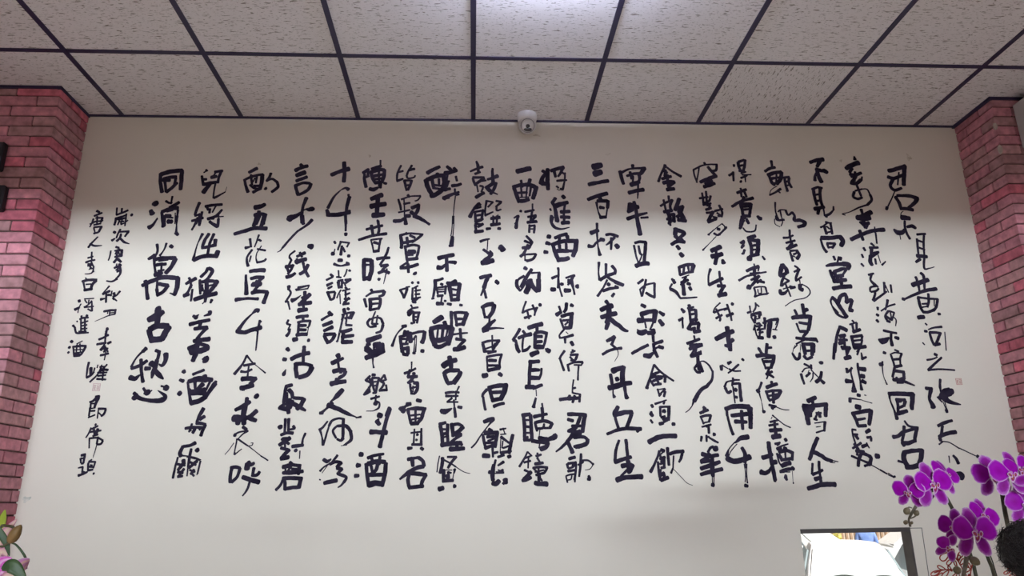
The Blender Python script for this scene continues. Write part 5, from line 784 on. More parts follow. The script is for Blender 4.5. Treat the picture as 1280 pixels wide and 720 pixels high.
'''歲|9 -1778 3058 -1775 3020;11 -1753 3055 -1752 3031;11/12 -1775 3020 -1750 3031 -1723 3045;11 -1771 3004 -1738 3015 -1727 3020;17 -1703 3021 -1699 3020;12/13 -1775 3004 -1775 2983 -1777 2967;12 -1765 2996 -1727 3004;9 -1755 2999 -1761 2967;8 -1743 2999 -1747 2972;10 -1753 2983 -1734 2986;10/8 -1728 3026 -1726 2994 -1726 2962;9 -1746 2969 -1728 2978;7 -1716 2991 -1724 2983
次|16 -1775 2930 -1767 2925;8/15 -1765 2895 -1778 2885;11/9 -1745 2943 -1754 2919 -1758 2898;12 -1751 2930 -1703 2933;12 -1705 2930 -1718 2906;11/14 -1739 2919 -1741 2898 -1754 2882;12/13/5 -1741 2898 -1719 2877 -1692 2867
庚|12 -1754 2851 -1739 2846;10 -1756 2830 -1733 2840;9/7 -1775 2830 -1776 2804 -1780 2781;13 -1749 2814 -1742 2830 -1721 2835;12 -1745 2820 -1741 2794;14 -1723 2833 -1721 2804;13 -1751 2799 -1719 2804;9 -1742 2835 -1728 2804;14 -1752 2770 -1741 2788;14 -1736 2788 -1719 2773
子|13 -1746 2742 -1730 2750 -1717 2758;10 -1717 2758 -1733 2732;8 -1737 2763 -1739 2742;11 -1746 2742 -1730 2747;9 -1737 2732 -1711 2729;12/12/9 -1725 2763 -1714 2717 -1731 2686;13/7 -1726 2686 -1748 2673 -1774 2676;10 -1731 2722 -1720 2727
秋|9/7 -1757 2650 -1770 2630 -1784 2610;13 -1781 2610 -1751 2625;11 -1766 2615 -1761 2568;16/7 -1787 2583 -1766 2588;12 -1757 2605 -1748 2605;7/8 -1741 2625 -1742 2600;13 -1730 2615 -1724 2600;12/7 -1703 2623 -1715 2605 -1728 2595;11/7 -1732 2590 -1711 2575;6 -1733 2600 -1728 2580
月|12/12 -1764 2523 -1737 2528 -1709 2530;10 -1711 2528 -1711 2510;9/6/4/3 -1711 2510 -1742 2501 -1773 2486 -1799 2474;6 -1745 2523 -1746 2511;8 -1736 2523 -1736 2508;6 -1735 2515 -1712 2518
李|14 -1738 2439 -1735 2432;9/10 -1737 2432 -1738 2403;12 -1738 2408 -1726 2405;11 -1736 2442 -1740 2422;12/11 -1767 2386 -1746 2396 -1727 2408;10 -1740 2417 -1737 2369;12/13 -1773 2362 -1751 2367 -1733 2369;13 -1723 2367 -1710 2374;10/15 -1738 2359 -1751 2335;12 -1751 2340 -1720 2342;13 -1724 2340 -1736 2326;10 -1740 2359 -1717 2326;11/12 -1749 2309 -1729 2314 -1714 2318;7 -1726 2326 -1728 2287
峰|12/8 -1797 2276 -1799 2245 -1798 2208;12/9 -1797 2205 -1778 2215 -1767 2231;15 -1784 2250 -1779 2217;7 -1766 2250 -1769 2226;6 -1754 2264 -1756 2250;7/10 -1736 2264 -1748 2221 -1778 2184;9 -1743 2254 -1721 2257;9/12 -1713 2266 -1736 2235 -1748 2226;10/13 -1738 2245 -1705 2240;9 -1739 2226 -1708 2228;10 -1746 2212 -1711 2216;11/9 -1749 2198 -1708 2195;9 -1725 2235 -1723 2191
即|15 -1741 2114 -1726 2116;14/10 -1736 2112 -1752 2096 -1765 2091;9 -1760 2091 -1758 2064;15/12 -1729 2109 -1737 2087 -1740 2064;8 -1757 2084 -1743 2084;7 -1756 2061 -1740 2064;10/9 -1760 2064 -1759 2027;9 -1758 2050 -1736 2051;8/7 -1761 2020 -1733 2032;11 -1722 2060 -1688 2060;11/12 -1688 2056 -1694 2036 -1704 2027;7 -1721 2052 -1720 2016;7 -1717 2041 -1701 2027
席|13 -1725 1988 -1722 1987;10 -1737 1968 -1713 1982;9/7 -1742 1973 -1748 1950 -1758 1930;7 -1748 1950 -1731 1959;9 -1728 1968 -1722 1941;13 -1711 1968 -1716 1941;10 -1740 1955 -1696 1961;10 -1728 1937 -1707 1943;10 -1742 1926 -1705 1928 -1681 1916;8 -1742 1926 -1737 1883;10/11 -1681 1914 -1688 1901 -1705 1899;10 -1705 1932 -1705 1901;5/3 -1705 1901 -1709 1865 -1713 1848
題|3 -1709 1870 -1713 1841;12 -1766 1851 -1749 1855;9 -1768 1837 -1763 1818;10 -1751 1853 -1752 1817;9 -1766 1837 -1753 1839;10 -1760 1815 -1752 1815;7/10 -1771 1796 -1752 1800;9 -1752 1800 -1752 1774;14/9 -1765 1763 -1747 1769 -1729 1778;9 -1753 1782 -1739 1776;7 -1729 1824 -1717 1832;10 -1729 1822 -1700 1822;9 -1730 1817 -1728 1787;9 -1700 1821 -1705 1795;9 -1720 1808 -1711 1806;8 -1725 1800 -1706 1799;10 -1727 1784 -1706 1788;11 -1701 1771 -1698 1770''',
'''唐|13 -1873 3041 -1859 3033;12 -1881 3014 -1847 3031;10/7 -1883 2998 -1887 2977 -1894 2955;10 -1872 3003 -1838 3004;12 -1840 3001 -1845 2982;9 -1866 3011 -1862 2966;10 -1878 2982 -1836 2990;10 -1876 2966 -1844 2974;8 -1896 2971 -1878 2977;11 -1874 2953 -1836 2958;9 -1874 2950 -1865 2926;13 -1838 2956 -1847 2929;12 -1869 2921 -1849 2927
人|8/11/12 -1848 2903 -1872 2871 -1885 2848;11/11/5 -1880 2866 -1855 2856 -1822 2858
李|8/10 -1865 2824 -1862 2793;10 -1879 2793 -1856 2801;13/9 -1885 2770 -1867 2778 -1844 2783;8 -1860 2793 -1859 2757;14 -1868 2752 -1856 2768;10 -1874 2762 -1855 2762;6 -1863 2747 -1852 2742;9 -1855 2762 -1844 2747;6 -1848 2742 -1840 2721;10 -1873 2752 -1855 2760;5 -1855 2757 -1865 2732;9 -1861 2737 -1847 2739;8/8/4 -1844 2747 -1849 2716 -1881 2711
白|7 -1875 2691 -1867 2683;14/15 -1887 2673 -1857 2681 -1822 2681;10 -1882 2671 -1868 2630;15 -1824 2678 -1839 2655 -1840 2630;8 -1868 2658 -1845 2660;16 -1871 2630 -1836 2635
將|16 -1888 2578 -1885 2571;16/11 -1900 2533 -1881 2543;7/5 -1876 2560 -1883 2540 -1884 2516;7 -1864 2585 -1820 2588;7 -1861 2580 -1849 2565;7 -1842 2580 -1842 2560;9/7 -1828 2575 -1843 2555 -1860 2545;9 -1858 2543 -1816 2548;7/11 -1827 2570 -1820 2525;9 -1840 2535 -1822 2525
進|14 -1842 2503 -1837 2501;10 -1865 2501 -1861 2486;12/10 -1869 2484 -1857 2491 -1832 2493;8 -1864 2481 -1856 2427;10 -1847 2491 -1838 2427;9 -1858 2466 -1831 2476;9 -1855 2452 -1833 2457;9 -1853 2437 -1830 2440;9 -1865 2425 -1831 2425;7 -1882 2476 -1879 2471;13/9 -1897 2454 -1884 2442;10/11/8 -1886 2442 -1875 2418 -1846 2418 -1820 2419
酒|15 -1894 2378 -1887 2374;13 -1898 2350 -1894 2346;11 -1899 2322 -1895 2326;7 -1865 2365 -1842 2379;9/9 -1878 2345 -1870 2312;12 -1881 2350 -1850 2355 -1822 2355;12 -1824 2352 -1830 2331 -1839 2312;8 -1864 2360 -1861 2326;7 -1851 2365 -1843 2326;7 -1872 2336 -1833 2338;7 -1867 2321 -1836 2326;18 -1868 2310 -1843 2312'''
]


def brush(mb, ws, pts, depth):
    P = [Vector((x / 1000, z / 1000)) for x, z in pts]
    n = len(P)
    W = []
    for i in range(n):
        t = i / (n - 1) * (len(ws) - 1)
        a = min(int(t), len(ws) - 2) if len(ws) > 1 else 0
        W.append(ws[0] if len(ws) == 1 else ws[a] * (1 - (t - a)) + ws[a + 1] * (t - a))
    if len(ws) == 1 and n >= 2:                     # a plain stroke still swells where the brush lands and leaves
        W[0] *= random.uniform(0.95, 1.12)
        W[-1] *= random.uniform(0.82, 1.02)
    W = [v / 2000 for v in W]
    if n > 2:
        P, W = catmull(P, W, 6)
    else:
        P = [P[0].lerp(P[1], k / 4) for k in range(5)]
        W = [W[0] + (W[1] - W[0]) * k / 4 for k in range(5)]
    L, Rr = [], []
    sd = random.uniform(0, 90)
    for i, p in enumerate(P):
        t = P[min(i + 1, len(P) - 1)] - P[max(i - 1, 0)]
        t = t.normalized() if t.length > 1e-6 else Vector((1, 0))
        nn = Vector((-t.y, t.x))
        ja = 1 + 0.20 * noise.noise(Vector((p.x * 55, p.y * 55, sd)))
        jb = 1 + 0.20 * noise.noise(Vector((p.x * 55, p.y * 55, sd + 30)))
        L.append(p + nn * W[i] * ja)
        Rr.append(p - nn * W[i] * jb)

    def cap(p, q, w, sgn):
        d = (p - q)
        d = d.normalized() if d.length > 1e-6 else Vector((1, 0))
        nn = Vector((-d.y, d.x))
        return [p + d * w * 0.62 * math.cos(a) + nn * w * math.sin(a) * sgn for a in (R(-55), R(-18), R(22), R(58))]
    k = len(P)
    vs = [(q.x, depth, q.y) for q in L + Rr]
    fs = [(i, i + 1, k + i + 1, k + i) for i in range(k - 1)]
    c0 = cap(P[0], P[1], W[0], 1)
    c1 = cap(P[-1], P[-2], W[-1], 1)
    o = len(vs)
    vs += [(q.x, depth, q.y) for q in c0]
    fs.append((k, 0) + tuple(o + i for i in range(4)) if (c0[0] - L[0]).length < (c0[0] - Rr[0]).length else (0, k) + tuple(o + i for i in range(4)))
    o = len(vs)
    vs += [(q.x, depth, q.y) for q in c1]
    fs.append((2 * k - 1, k - 1) + tuple(o + i for i in range(4)) if (c1[0] - L[-1]).length < (c1[0] - Rr[-1]).length else (k - 1, 2 * k - 1) + tuple(o + i for i in range(4)))
    mb.add(vs, fs)


callig = thing('calligraphy', 'large black brush calligraphy in vertical columns across the cream wall', 'calligraphy', (0.3, 0, 2.4))
for block in INK:
    colm = bpy.data.objects.new('text_column', None)
    COL.objects.link(colm)
    first = block.split('\n')[0].split('|')[1].split(';')[0].split()
    colm.location = (float(first[1]) / 1000, 0, float(first[2]) / 1000)
    attach(colm, callig)
    for line in block.split('\n'):
        strokes = line.split('|')[1].split(';')
        mb = MB()
        for si, s in enumerate(strokes):
            t = s.split()
            q = [float(v) for v in t[1:]]
            brush(mb, [float(v) for v in t[0].split('/')], list(zip(q[::2], q[1::2])), -0.0010 - 0.00004 * si)
        mb.build('character', M_INK, colm, smooth=False)

# two seals printed on the wall
def seal(cx, cz, sw, sh, mat):
    mb = MB()
    def bar(x0, x1, z0, z1):
        mb.box(cx + x0 * sw, cx + x1 * sw, -0.0012, -0.0002, cz + z0 * sh, cz + z1 * sh)
    bar(-.5, .5, .43, .5); bar(-.5, .5, -.5, -.43); bar(-.5, -.44, -.43, .43); bar(.44, .5, -.43, .43)
    for x0, x1, z0, z1 in ((-.34, -.28, -.3, .34), (-.34, -.06, .2, .27), (-.34, -.06, -.06, .0), (-.2, -.14, -.34, .2), (-.34, -.06, -.34, -.28),
                           (.06, .36, .28, .34), (.06, .12, -.3, .28), (.3, .36, -.3, .28), (.06, .36, -.02, .04), (.16, .26, -.22, -.12), (.06, .36, -.34, -.28)):
        bar(x0, x1, z0, z1)
    return mb.build('seal', mat, callig, smooth=False)


seal(2.3955, 2.1600, 0.030, 0.032, M_SEAL)['label'] = 'small red seal mark at the right of the writing'
seal(-1.7455, 2.1600, 0.034, 0.036, M_SEALFADE)['label'] = 'faded pink seal mark in the signature column'

# ------------------------------------------------------------------ ceiling fixtures
camt = thing('security_camera', 'white dome security camera on the ceiling above the calligraphy wall', 'camera', (0.2810, -0.062, ZC))
mb = MB().lathe([(0.052, 0.0), (0.052, -0.012), (0.049, -0.034), (0.043, -0.042), (0.030, -0.046)], 32, 0, Matrix.Translation((0.2810, -0.062, ZC)))
mb.build('mount', M_WHITEPL, camt, sharp=50)
bc = Vector((0.2815, -0.064, ZC - 0.062))
bdir = Vector((-0.02, -0.86, -0.52)).normalized()
brot = bdir.to_track_quat('Z', 'Y').to_matrix().to_4x4()
MB().ball(bc, 0.0465, n=32, m_=20).build('dome', M_WHITEPL, camt)
mb = MB().lathe([(0.0350, 0.0290), (0.0364, 0.0312), (0.0350, 0.0332), (0.0335, 0.0322)], 32, 0, Matrix.Translation(bc) @ brot)
mb.build('groove', new_mat('groove_grey', (0.22, 0.20, 0.24), 0.6, 0.2), camt)
face = MB().lathe([(0.0335, 0.028), (0.0325, 0.0385), (0.024, 0.0450), (0.008, 0.0475)], 32, 0, Matrix.Translation(bc) @ brot).build('face_plate', M_WHITEPL, camt)
mb = MB().ball((0, -0.0195, 0.0450), 0.0215, 0.0100, 0.0035, 20, 8, 0, None)
lens = MB()
lens.add([tuple(Matrix.Translation(bc) @ brot @ Vector(v)) for v in mb.v], mb.f)
lens.build('lens_window', M_LENS, face)
mb = MB().ball((0, -0.0020, 0.0465), 0.0115, 0.0105, 0.0035, 16, 8, 0, None)
sens = MB()
sens.add([tuple(Matrix.Translation(bc) @ brot @ Vector(v)) for v in mb.v], mb.f)
sens.build('sensor', M_LENS, face)

# fluorescent fitting just beyond the top of the view
lt = thing('ceiling_light', 'fluorescent light in an added shielding trough, just above the top of the view', 'ceiling light', (0.303, -1.52, ZC))
mb = MB().box(0.0, 0.606, -1.74, -1.30, ZC - 0.118, ZC - 0.112)  # trough shape made up to keep direct tube light off the wall
mb.box(0.0, 0.606, -1.306, -1.30, ZC - 0.112, ZC - 0.045).box(0.0, 0.606, -1.74, -1.734, ZC - 0.112, ZC - 0.045)
mb.box(0.0, 0.006, -1.734, -1.306, ZC - 0.112, ZC - 0.045).box(0.60, 0.606, -1.734, -1.306, ZC - 0.112, ZC - 0.045)
mb.build('trough', M_WHITEPL, lt, smooth=False)
for rx in (0.06, 0.546):
    MB().tube([(rx, -1.52, ZC - 0.112), (rx, -1.52, ZC)], 0.006, 8).build('hanger', M_WHITEPL, lt)
M_TUBE = bpy.data.materials.new('lit_tube')
M_TUBE.use_nodes = True
nt = M_TUBE.node_tree
nt.nodes.remove(nt.nodes['Principled BSDF'])
em = nt.nodes.new('ShaderNodeEmission')
em.inputs[0].default_value = (0.66, 0.74, 1.0, 1)
em.inputs[1].default_value = TUBE_E
nt.links.new(em.outputs[0], nt.nodes['Material Output'].inputs['Surface'])
for yy in (-1.36, -1.52, -1.68):
    MB().tube([(0.02, yy, ZC - 0.060), (0.586, yy, ZC - 0.060)], 0.013, 12).build('tube', M_TUBE, lt)

# ------------------------------------------------------------------ fixtures at the two edges
wb = thing('wall_bracket', 'black metal fixture at the left edge of the left brick pillar', 'fixture', (-2.245, -0.263, 3.2))
mb = MB().bbox(-2.32, -2.178, -0.30, -0.262, 3.120, 3.262, 0.006)
mb.build('upper_plate', M_BLACK, wb, smooth=False)
mb = MB().bbox(-2.32, -2.136, -0.30, -0.262, 2.920, 3.043, 0.006)
mb.build('lower_plate', M_BLACK, wb, smooth=False)
MB().bbox(-2.31, -2.22, -0.285, -0.264, 3.04, 3.125, 0.003).build('strap', M_BLACK, wb, smooth=False)

gb = thing('wall_box', 'pale grey box high on the right brick pillar under the ceiling', 'box', (3.1, -0.296, 3.4))
MB().bbox(2.752, 3.50, -0.66, -0.300, 3.285, 3.528, 0.004).build('casing', M_GREYBOX, gb, smooth=False)
MB().bbox(2.79, 3.46, -0.668, -0.655, 3.315, 3.50, 0.003).build('cover', M_GREYBOX, gb, smooth=False)

# ------------------------------------------------------------------ orchids
PURPLE = [(0.0, (0.27, 0.001, 0.28)), (0.55, (0.33, 0.002, 0.40)), (0.84, (0.30, 0.002, 0.37)), (0.94, (0.52, 0.16, 0.58)), (1.0, (0.75, 0.52, 0.78))]
M_PETAL = tint_ramp_mat('orchid_petal', PURPLE, 0.45, 0.10)
M_SEPAL = tint_ramp_mat('orchid_sepal', [(0.0, (0.22, 0.004, 0.20)), (0.6, (0.27, 0.01, 0.30)), (0.85, (0.42, 0.12, 0.46)), (1.0, (0.72, 0.50, 0.76))], 0.5, 0.25)
M_LIP = tint_ramp_mat('orchid_lip', [(0.0, (0.45, 0.25, 0.05)), (0.25, (0.30, 0.03, 0.05)), (0.55, (0.30, 0.01, 0.22)), (0.8, (0.62, 0.36, 0.62)), (1.0, (0.80, 0.64, 0.80))], 0.45, 0.35)
M_PALEPETAL = tint_ramp_mat('pale_petal_back', [(0.0, (0.30, 0.03, 0.16)), (0.45, (0.46, 0.22, 0.34)), (1.0, (0.66, 0.52, 0.58))], 0.5, 0.3)
M_STEM = noise_mat('orchid_stem', (0.050, 0.050, 0.032), (0.105, 0.10, 0.07), 40, 0.55, 0.3)
M_STEMTIP = noise_mat('orchid_stem_tip', (0.17, 0.15, 0.11), (0.26, 0.23, 0.18), 60, 0.6, 0.3)
M_BUD = noise_mat('orchid_bud', (0.15, 0.125, 0.075), (0.28, 0.24, 0.15), 50, 0.5, 0.3)
M_STAKE = new_mat('stake_wire', (0.05, 0.05, 0.045), 0.5, 0.3)
M_POT = noise_mat('glazed_pot', (0.50, 0.48, 0.45), (0.60, 0.58, 0.55), 5, 0.25, 0.5)
M_LEAF = noise_mat('strap_leaf', (0.03, 0.075, 0.03), (0.06, 0.12, 0.045), 14, 0.4, 0.4)
M_SOIL = noise_mat('bark_chips', (0.06, 0.04, 0.025), (0.14, 0.09, 0.06), 60, 0.9, 0.1, bump=0.5)


def disc(cx, cy, rx, ry, rot, zf, n=18, rings=6, wav=0.05, sd=0.0, pinch=None, thick=0.0011, s=1.0):
    """rounded petal blade with thickness; returns verts, faces, radial attribute (local x right, y up, z out)"""
    vs, att = [], []
    c, si = math.cos(rot), math.sin(rot)
    for side in (0, 1):
        vs.append((0, 0))
        att.append(0.0)
        for r in range(1, rings + 1):
            t = r / rings
            for k in range(n):
                a = 2 * math.pi * k / n
                e = 1 + wav * math.sin(3 * a + sd) * t + wav * 0.6 * math.sin(7 * a + 2 * sd) * t
                vs.append((rx * t * math.cos(a) * e, ry * t * math.sin(a) * e))
                att.append(t)
    half = 1 + rings * n
    out = []
    for i, (x, y) in enumerate(vs):
        if pinch:                                   # taper towards the flower's middle
            y *= 1 - pinch * max(0.0, -x / rx) ** 1.5
        X, Y = cx + c * x - si * y, cy + si * x + c * y
        z = zf(X, Y) - (thick if i >= half else 0)
        out.append((X * s, Y * s, z * s))
    fs = []
    for side in (0, 1):
        o = side * half
        for k in range(n):
            q = (o, o + 1 + k, o + 1 + (k + 1) % n)
            fs.append(q if side == 0 else q[::-1])
        for r in range(rings - 1):
            for k in range(n):
                a0, a1 = o + 1 + r * n + k, o + 1 + r * n + (k + 1) % n
                q = (a0, a0 + n, a1 + n, a1)
                fs.append(q if side == 0 else q[::-1])
    for k in range(n):
        a0, a1 = 1 + (rings - 1) * n + k, 1 + (rings - 1) * n + (k + 1) % n
        fs.append((a0, half + a0, half + a1, a1))
    return out, fs, [(a, 0.0, 0.0) for a in att]


def frame_at(pos, yaw, pitch, roll):
    """local z looks towards -Y of the room, turned right by yaw and up by pitch"""
    y, p = R(yaw), R(pitch)
    out = Vector((math.sin(y) * math.cos(p), -math.cos(y) * math.cos(p), math.sin(p)))
    right = Vector((math.cos(y), math.sin(y), 0))
    up = out.cross(right)
    M = Matrix((right, up, out)).transposed().to_4x4() @ Matrix.Rotation(R(roll), 4, 'Z')
    M.translation = pos
    return M


def put(dat, M, name, mat, parent):
    mb = MB()
    vs, fs, at = dat
    mb.add([tuple(M @ Vector(v)) for v in vs], fs, 0, at)
    return mb.build(name, mat, parent)


def flower(plant, pos, s, yaw=0, pitch=8, roll=0, petals=('l', 'r'), sepals=('t', 'l', 'r'), lip=True, pl=1.0, pr=1.0, sd=0.0):
    M = frame_at(Vector(pos), yaw, pitch, roll)
    zf = lambda x, y: 0.10 - 0.16 * (abs(x) - 0.45) ** 2 + 0.04 * math.sin(5 * y + sd)
    zs = lambda x, y: -0.10 - 0.10 * (x * x + y * y)
    # the flower's own mesh is its centre column; petals, sepals and lip are sub-parts
    mb = MB().ball((0, 0.02 * s, 0.10 * s), 0.085 * s, 0.10 * s, 0.13 * s, 12, 8)
    core = MB()
    core.add([tuple(M @ Vector(v)) for v in mb.v], mb.f, 0, [(0.75, 0, 0)] * len(mb.v))
    fl = core.build('flower', M_LIP, plant)
    if 't' in sepals:
        put(disc(0, 0.62, 0.36, 0.48, 0, zs, sd=sd, s=s), M, 'sepal', M_SEPAL, fl)
    if 'l' in sepals:
        put(disc(-0.40, -0.56, 0.32, 0.52, R(-28), zs, sd=sd + 1, s=s), M, 'sepal', M_SEPAL, fl)
    if 'r' in sepals:
        put(disc(0.40, -0.56, 0.32, 0.52, R(28), zs, sd=sd + 2, s=s), M, 'sepal', M_SEPAL, fl)
    if 'r' in petals:
        put(disc(0.53 * pr, 0.14, 0.52 * pr, 0.55 * pr, R(8), zf, pinch=0.35, sd=sd, s=s), M, 'petal', M_PETAL, fl)
    if 'l' in petals:
        put(disc(-0.53 * pl, 0.14, 0.52 * pl, 0.55 * pl, R(172), zf, pinch=0.35, sd=sd + 3, s=s), M, 'petal', M_PETAL, fl)
    if lip:
        mb = MB()
        zl = lambda x, y: 0.20 - 0.5 * abs(y + 0.15)
        for dat in (disc(0, -0.26, 0.14, 0.20, 0, zl, n=12, rings=3, s=s), disc(-0.14, -0.10, 0.10, 0.15, R(30), lambda x, y: 0.26 + 0.2 * x, n=12, rings=3, s=s),
                    disc(0.14, -0.10, 0.10, 0.15, R(-30), lambda x, y: 0.26 - 0.2 * x, n=12, rings=3, s=s)):
            mb.add([tuple(M @ Vector(v)) for v in dat[0]], dat[1], 0, dat[2])
        b2 = MB().ball((0, -0.13 * s, 0.23 * s), 0.055 * s, 0.05 * s, 0.05 * s, 10, 6)
        mb.add([tuple(M @ Vector(v)) for v in b2.v], b2.f, 0, [(0.02, 0, 0)] * len(b2.v))
        mb.build('lip', M_LIP, fl)
    return fl


def bud(plant, pos, r, axis=(0, 0, 1), mat=None, ln=1.3):
    M = Vector(axis).to_track_quat('Z', 'Y').to_matrix().to_4x4()
    prof = [(0.02, -1), (0.45, -0.85), (0.85, -0.45), (1.0, 0.0), (0.88, 0.45), (0.55, 0.85), (0.1, 1.08)]
    mb = MB().lathe([(a * r, b * r * ln) for a, b in prof], 14, 0, Matrix.Translation(Vector(pos)) @ M)
    return mb.build('bud', mat or M_BUD, plant)


TABZ = 0.80


def pot_and_leaves(plant, x, y):
    T = Matrix.Translation((x, y, TABZ))
    pot = MB().lathe([(0.045, 0.0), (0.055, 0.004), (0.066, 0.06), (0.072, 0.12), (0.072, 0.128), (0.066, 0.128), (0.064, 0.11), (0.02, 0.108)], 28, 0, T).build('pot', M_POT, plant, sharp=40)
    MB().lathe([(0.0645, 0.105), (0.0640, 0.114), (0.03, 0.118), (0.004, 0.119)], 20, 0, T).build('potting_bark', M_SOIL, pot)
    for k in range(5):
        a = k * 2.4 + x * 9
        d = Vector((math.cos(a), math.sin(a), 0))
        s = Vector((-d.y, d.x, 0))
        vs, fs = [], []
        n = 8
        for i in range(n + 1):
            t = i / n
            c = Vector((x, y, TABZ + 0.115)) + d * (0.012 + 0.11 * t) + Vector((0, 0, 0.08 * math.sin(t * 2.2)))
            wd = 0.026 * math.sin(math.pi * min(1, 0.12 + 0.88 * t)) ** 0.6 * (1 if t < 1 else 0.05) + 0.001
            for q, h in ((-1, 0.006), (0, 0), (1, 0.006)):
                vs.append(c + s * wd * q + Vector((0, 0, h)))
            for q, h in ((-1, 0.004), (0, -0.002), (1, 0.004)):
                vs.append(c + s * wd * q + Vector((0, 0, h)))
        for i in range(n):
            a0, b0 = i * 6, (i + 1) * 6
            ring = (0, 1, 2, 5, 4, 3)
            for j in range(6):
                fs.append((a0 + ring[j], a0 + ring[(j + 1) % 6], b0 + ring[(j + 1) % 6], b0 + ring[j]))
        MB().add(vs, fs).build('leaf', M_LEAF, plant)


# plant with the left-hand drooping spray
ca = Vector((1.1966, -1.6410, 1.3810)) + Vector((-0.13, 0.08, 0))
oa = thing('orchid', 'magenta moth orchid whose drooping spray ends in round buds above the window', 'orchid', (ca[0], ca[1], TABZ))
MB().tube([(ca[0], ca[1], TABZ + 0.11), (1.2138, -1.6116, 1.2807), (1.1928, -1.6546, 1.4265), (1.1825, -1.6611, 1.4843), (1.1577, -1.6781, 1.5451), (1.1339, -1.6995, 1.5857), (1.1065, -1.7179, 1.6168), (1.0812, -1.7292, 1.6242), (1.0606, -1.7254, 1.6155)], 0.0043, 8).build('stem', M_STEM, oa)
MB().tube([(1.0606, -1.7254, 1.6155), (1.0475, -1.7204, 1.6013), (1.0344, -1.7137, 1.5817), (1.0250, -1.7083, 1.5657), (1.0213, -1.7054, 1.5567), (1.0250, -1.7013, 1.5423)], [0.0043, 0.004, 0.0036, 0.003, 0.0024, 0.0028], 8).build('stem_tip', M_STEMTIP, oa)
for (px, r) in (((1.0166, -1.7112, 1.5766), 0.0080), ((1.0330, -1.7211, 1.5719), 0.0064), ((1.0138, -1.7034, 1.5514), 0.0052), ((1.0218, -1.7141, 1.5506), 0.0036)):
    b = bud(oa, px, r, (0.2, -0.3, 0.6), ln=1.1)
MB().tube([(1.0287, -1.7140, 1.5836), (1.0212, -1.7141, 1.5855), (1.0166, -1.7123, 1.5802)], 0.0016, 6).build('bud_stalk', M_STEMTIP, oa)
MB().tube([(1.0250, -1.7067, 1.5603), (1.0313, -1.7134, 1.5638), (1.0320, -1.7197, 1.5675)], 0.0016, 6).build('bud_stalk', M_STEMTIP, oa)
MB().tube([(1.0213, -1.7049, 1.5549), (1.0175, -1.7042, 1.5532)], 0.0016, 6).build('bud_stalk', M_STEMTIP, oa)
flower(oa, (1.1446, -1.6808, 1.6600), 0.040, yaw=20, pitch=22, roll=-24, sd=1.0)
flower(oa, (1.0503, -1.7729, 1.6360), 0.0465, yaw=4, pitch=6, roll=4, pr=1.02, pl=0.92, sd=2.2)
flower(oa, (1.0032, -1.7553, 1.6211), 0.034, yaw=-48, pitch=-8, roll=-8, sd=0.4)
M3 = frame_at(Vector((1.0412, -1.7634, 1.6063)), 10, -38, 0)
half = put(disc(0, 0, 0.42, 0.5, R(70), lambda x, y: -0.6 * (x * x + y * y), s=0.034), M3, 'flower', M_PALEPETAL, oa)
put(disc(0.35, -0.1, 0.3, 0.5, R(60), lambda x, y: 0.05 - 0.5 * (x * x + y * y), s=0.034, sd=2), M3, 'petal', M_SEPAL, half)
put(disc(-0.3, -0.15, 0.24, 0.5, R(-30), lambda x, y: 0.03 - 0.5 * (x * x + y * y), s=0.034, sd=3), M3, 'petal', M_PALEPETAL, half)
pot_and_leaves(oa, ca[0], ca[1])

# plant with the middle spray
cb = Vector((1.1626, -1.7691, 1.3955)) + Vector((0.02, -0.02, 0))
ob = thing('orchid', 'magenta moth orchid with the lowest spray, its blooms just right of the window', 'orchid', (cb[0], cb[1], TABZ))
MB().tube([(cb[0], cb[1], TABZ + 0.11), (1.1750, -1.7467, 1.3192), (1.1502, -1.7813, 1.4380), (1.1378, -1.7909, 1.4720), (1.1325, -1.7913, 1.5089), (1.1270, -1.7923, 1.5479), (1.1058, -1.8044, 1.5570), (1.0901, -1.8079, 1.5371), (1.0815, -1.8099, 1.5106)], 0.0040, 8).build('stem', M_STEM, ob)
MB().tube([(cb[0] + 0.012, cb[1], TABZ + 0.11), (1.1803, -1.7470, 1.3191), (1.1555, -1.7816, 1.4379), (1.1396, -1.7901, 1.5037)], 0.0013, 6).build('stake', M_STAKE, ob)
MB().tube([(1.0815, -1.8109, 1.5139), (1.0799, -1.8090, 1.4907), (1.0730, -1.8064, 1.4660), (1.0678, -1.7975, 1.4377), (1.0661, -1.7883, 1.4076)], [0.0055, 0.005, 0.0045, 0.004, 0.002], 8).build('stem_tip', M_STEMTIP, ob)
MB().tube([(1.0782, -1.8089, 1.4907), (1.0659, -1.8109, 1.4993), (1.0572, -1.8114, 1.5028)], 0.0022, 6).build('bud_stalk', M_STEMTIP, ob)
MB().tube([(1.0782, -1.8054, 1.4790), (1.0835, -1.8105, 1.4776)], 0.0022, 6).build('bud_stalk', M_STEMTIP, ob)
bud(ob, (1.0888, -1.8146, 1.4728), 0.0094, (0.5, -0.4, -0.5), ln=1.15)
bud(ob, (1.0514, -1.8069, 1.4542), 0.0084, (-0.4, -0.4, -0.5), ln=1.1)
flower(ob, (1.1658, -1.7575, 1.5640), 0.041, yaw=12, pitch=14, roll=-22, pl=0.9, sd=0.7)
flower(ob, (1.0902, -1.7678, 1.5428), 0.036, yaw=-58, pitch=4, roll=0, sd=1.7)
flower(ob, (1.0783, -1.8480, 1.5335), 0.0475, yaw=0, pitch=6, roll=-2, sd=2.9)
flower(ob, (1.0250, -1.8358, 1.5029), 0.026, yaw=-26, pitch=-6, roll=-30, petals=('l',), sepals=('t', 'l', 'r'), sd=4.0)
pot_and_leaves(ob, cb[0], cb[1])

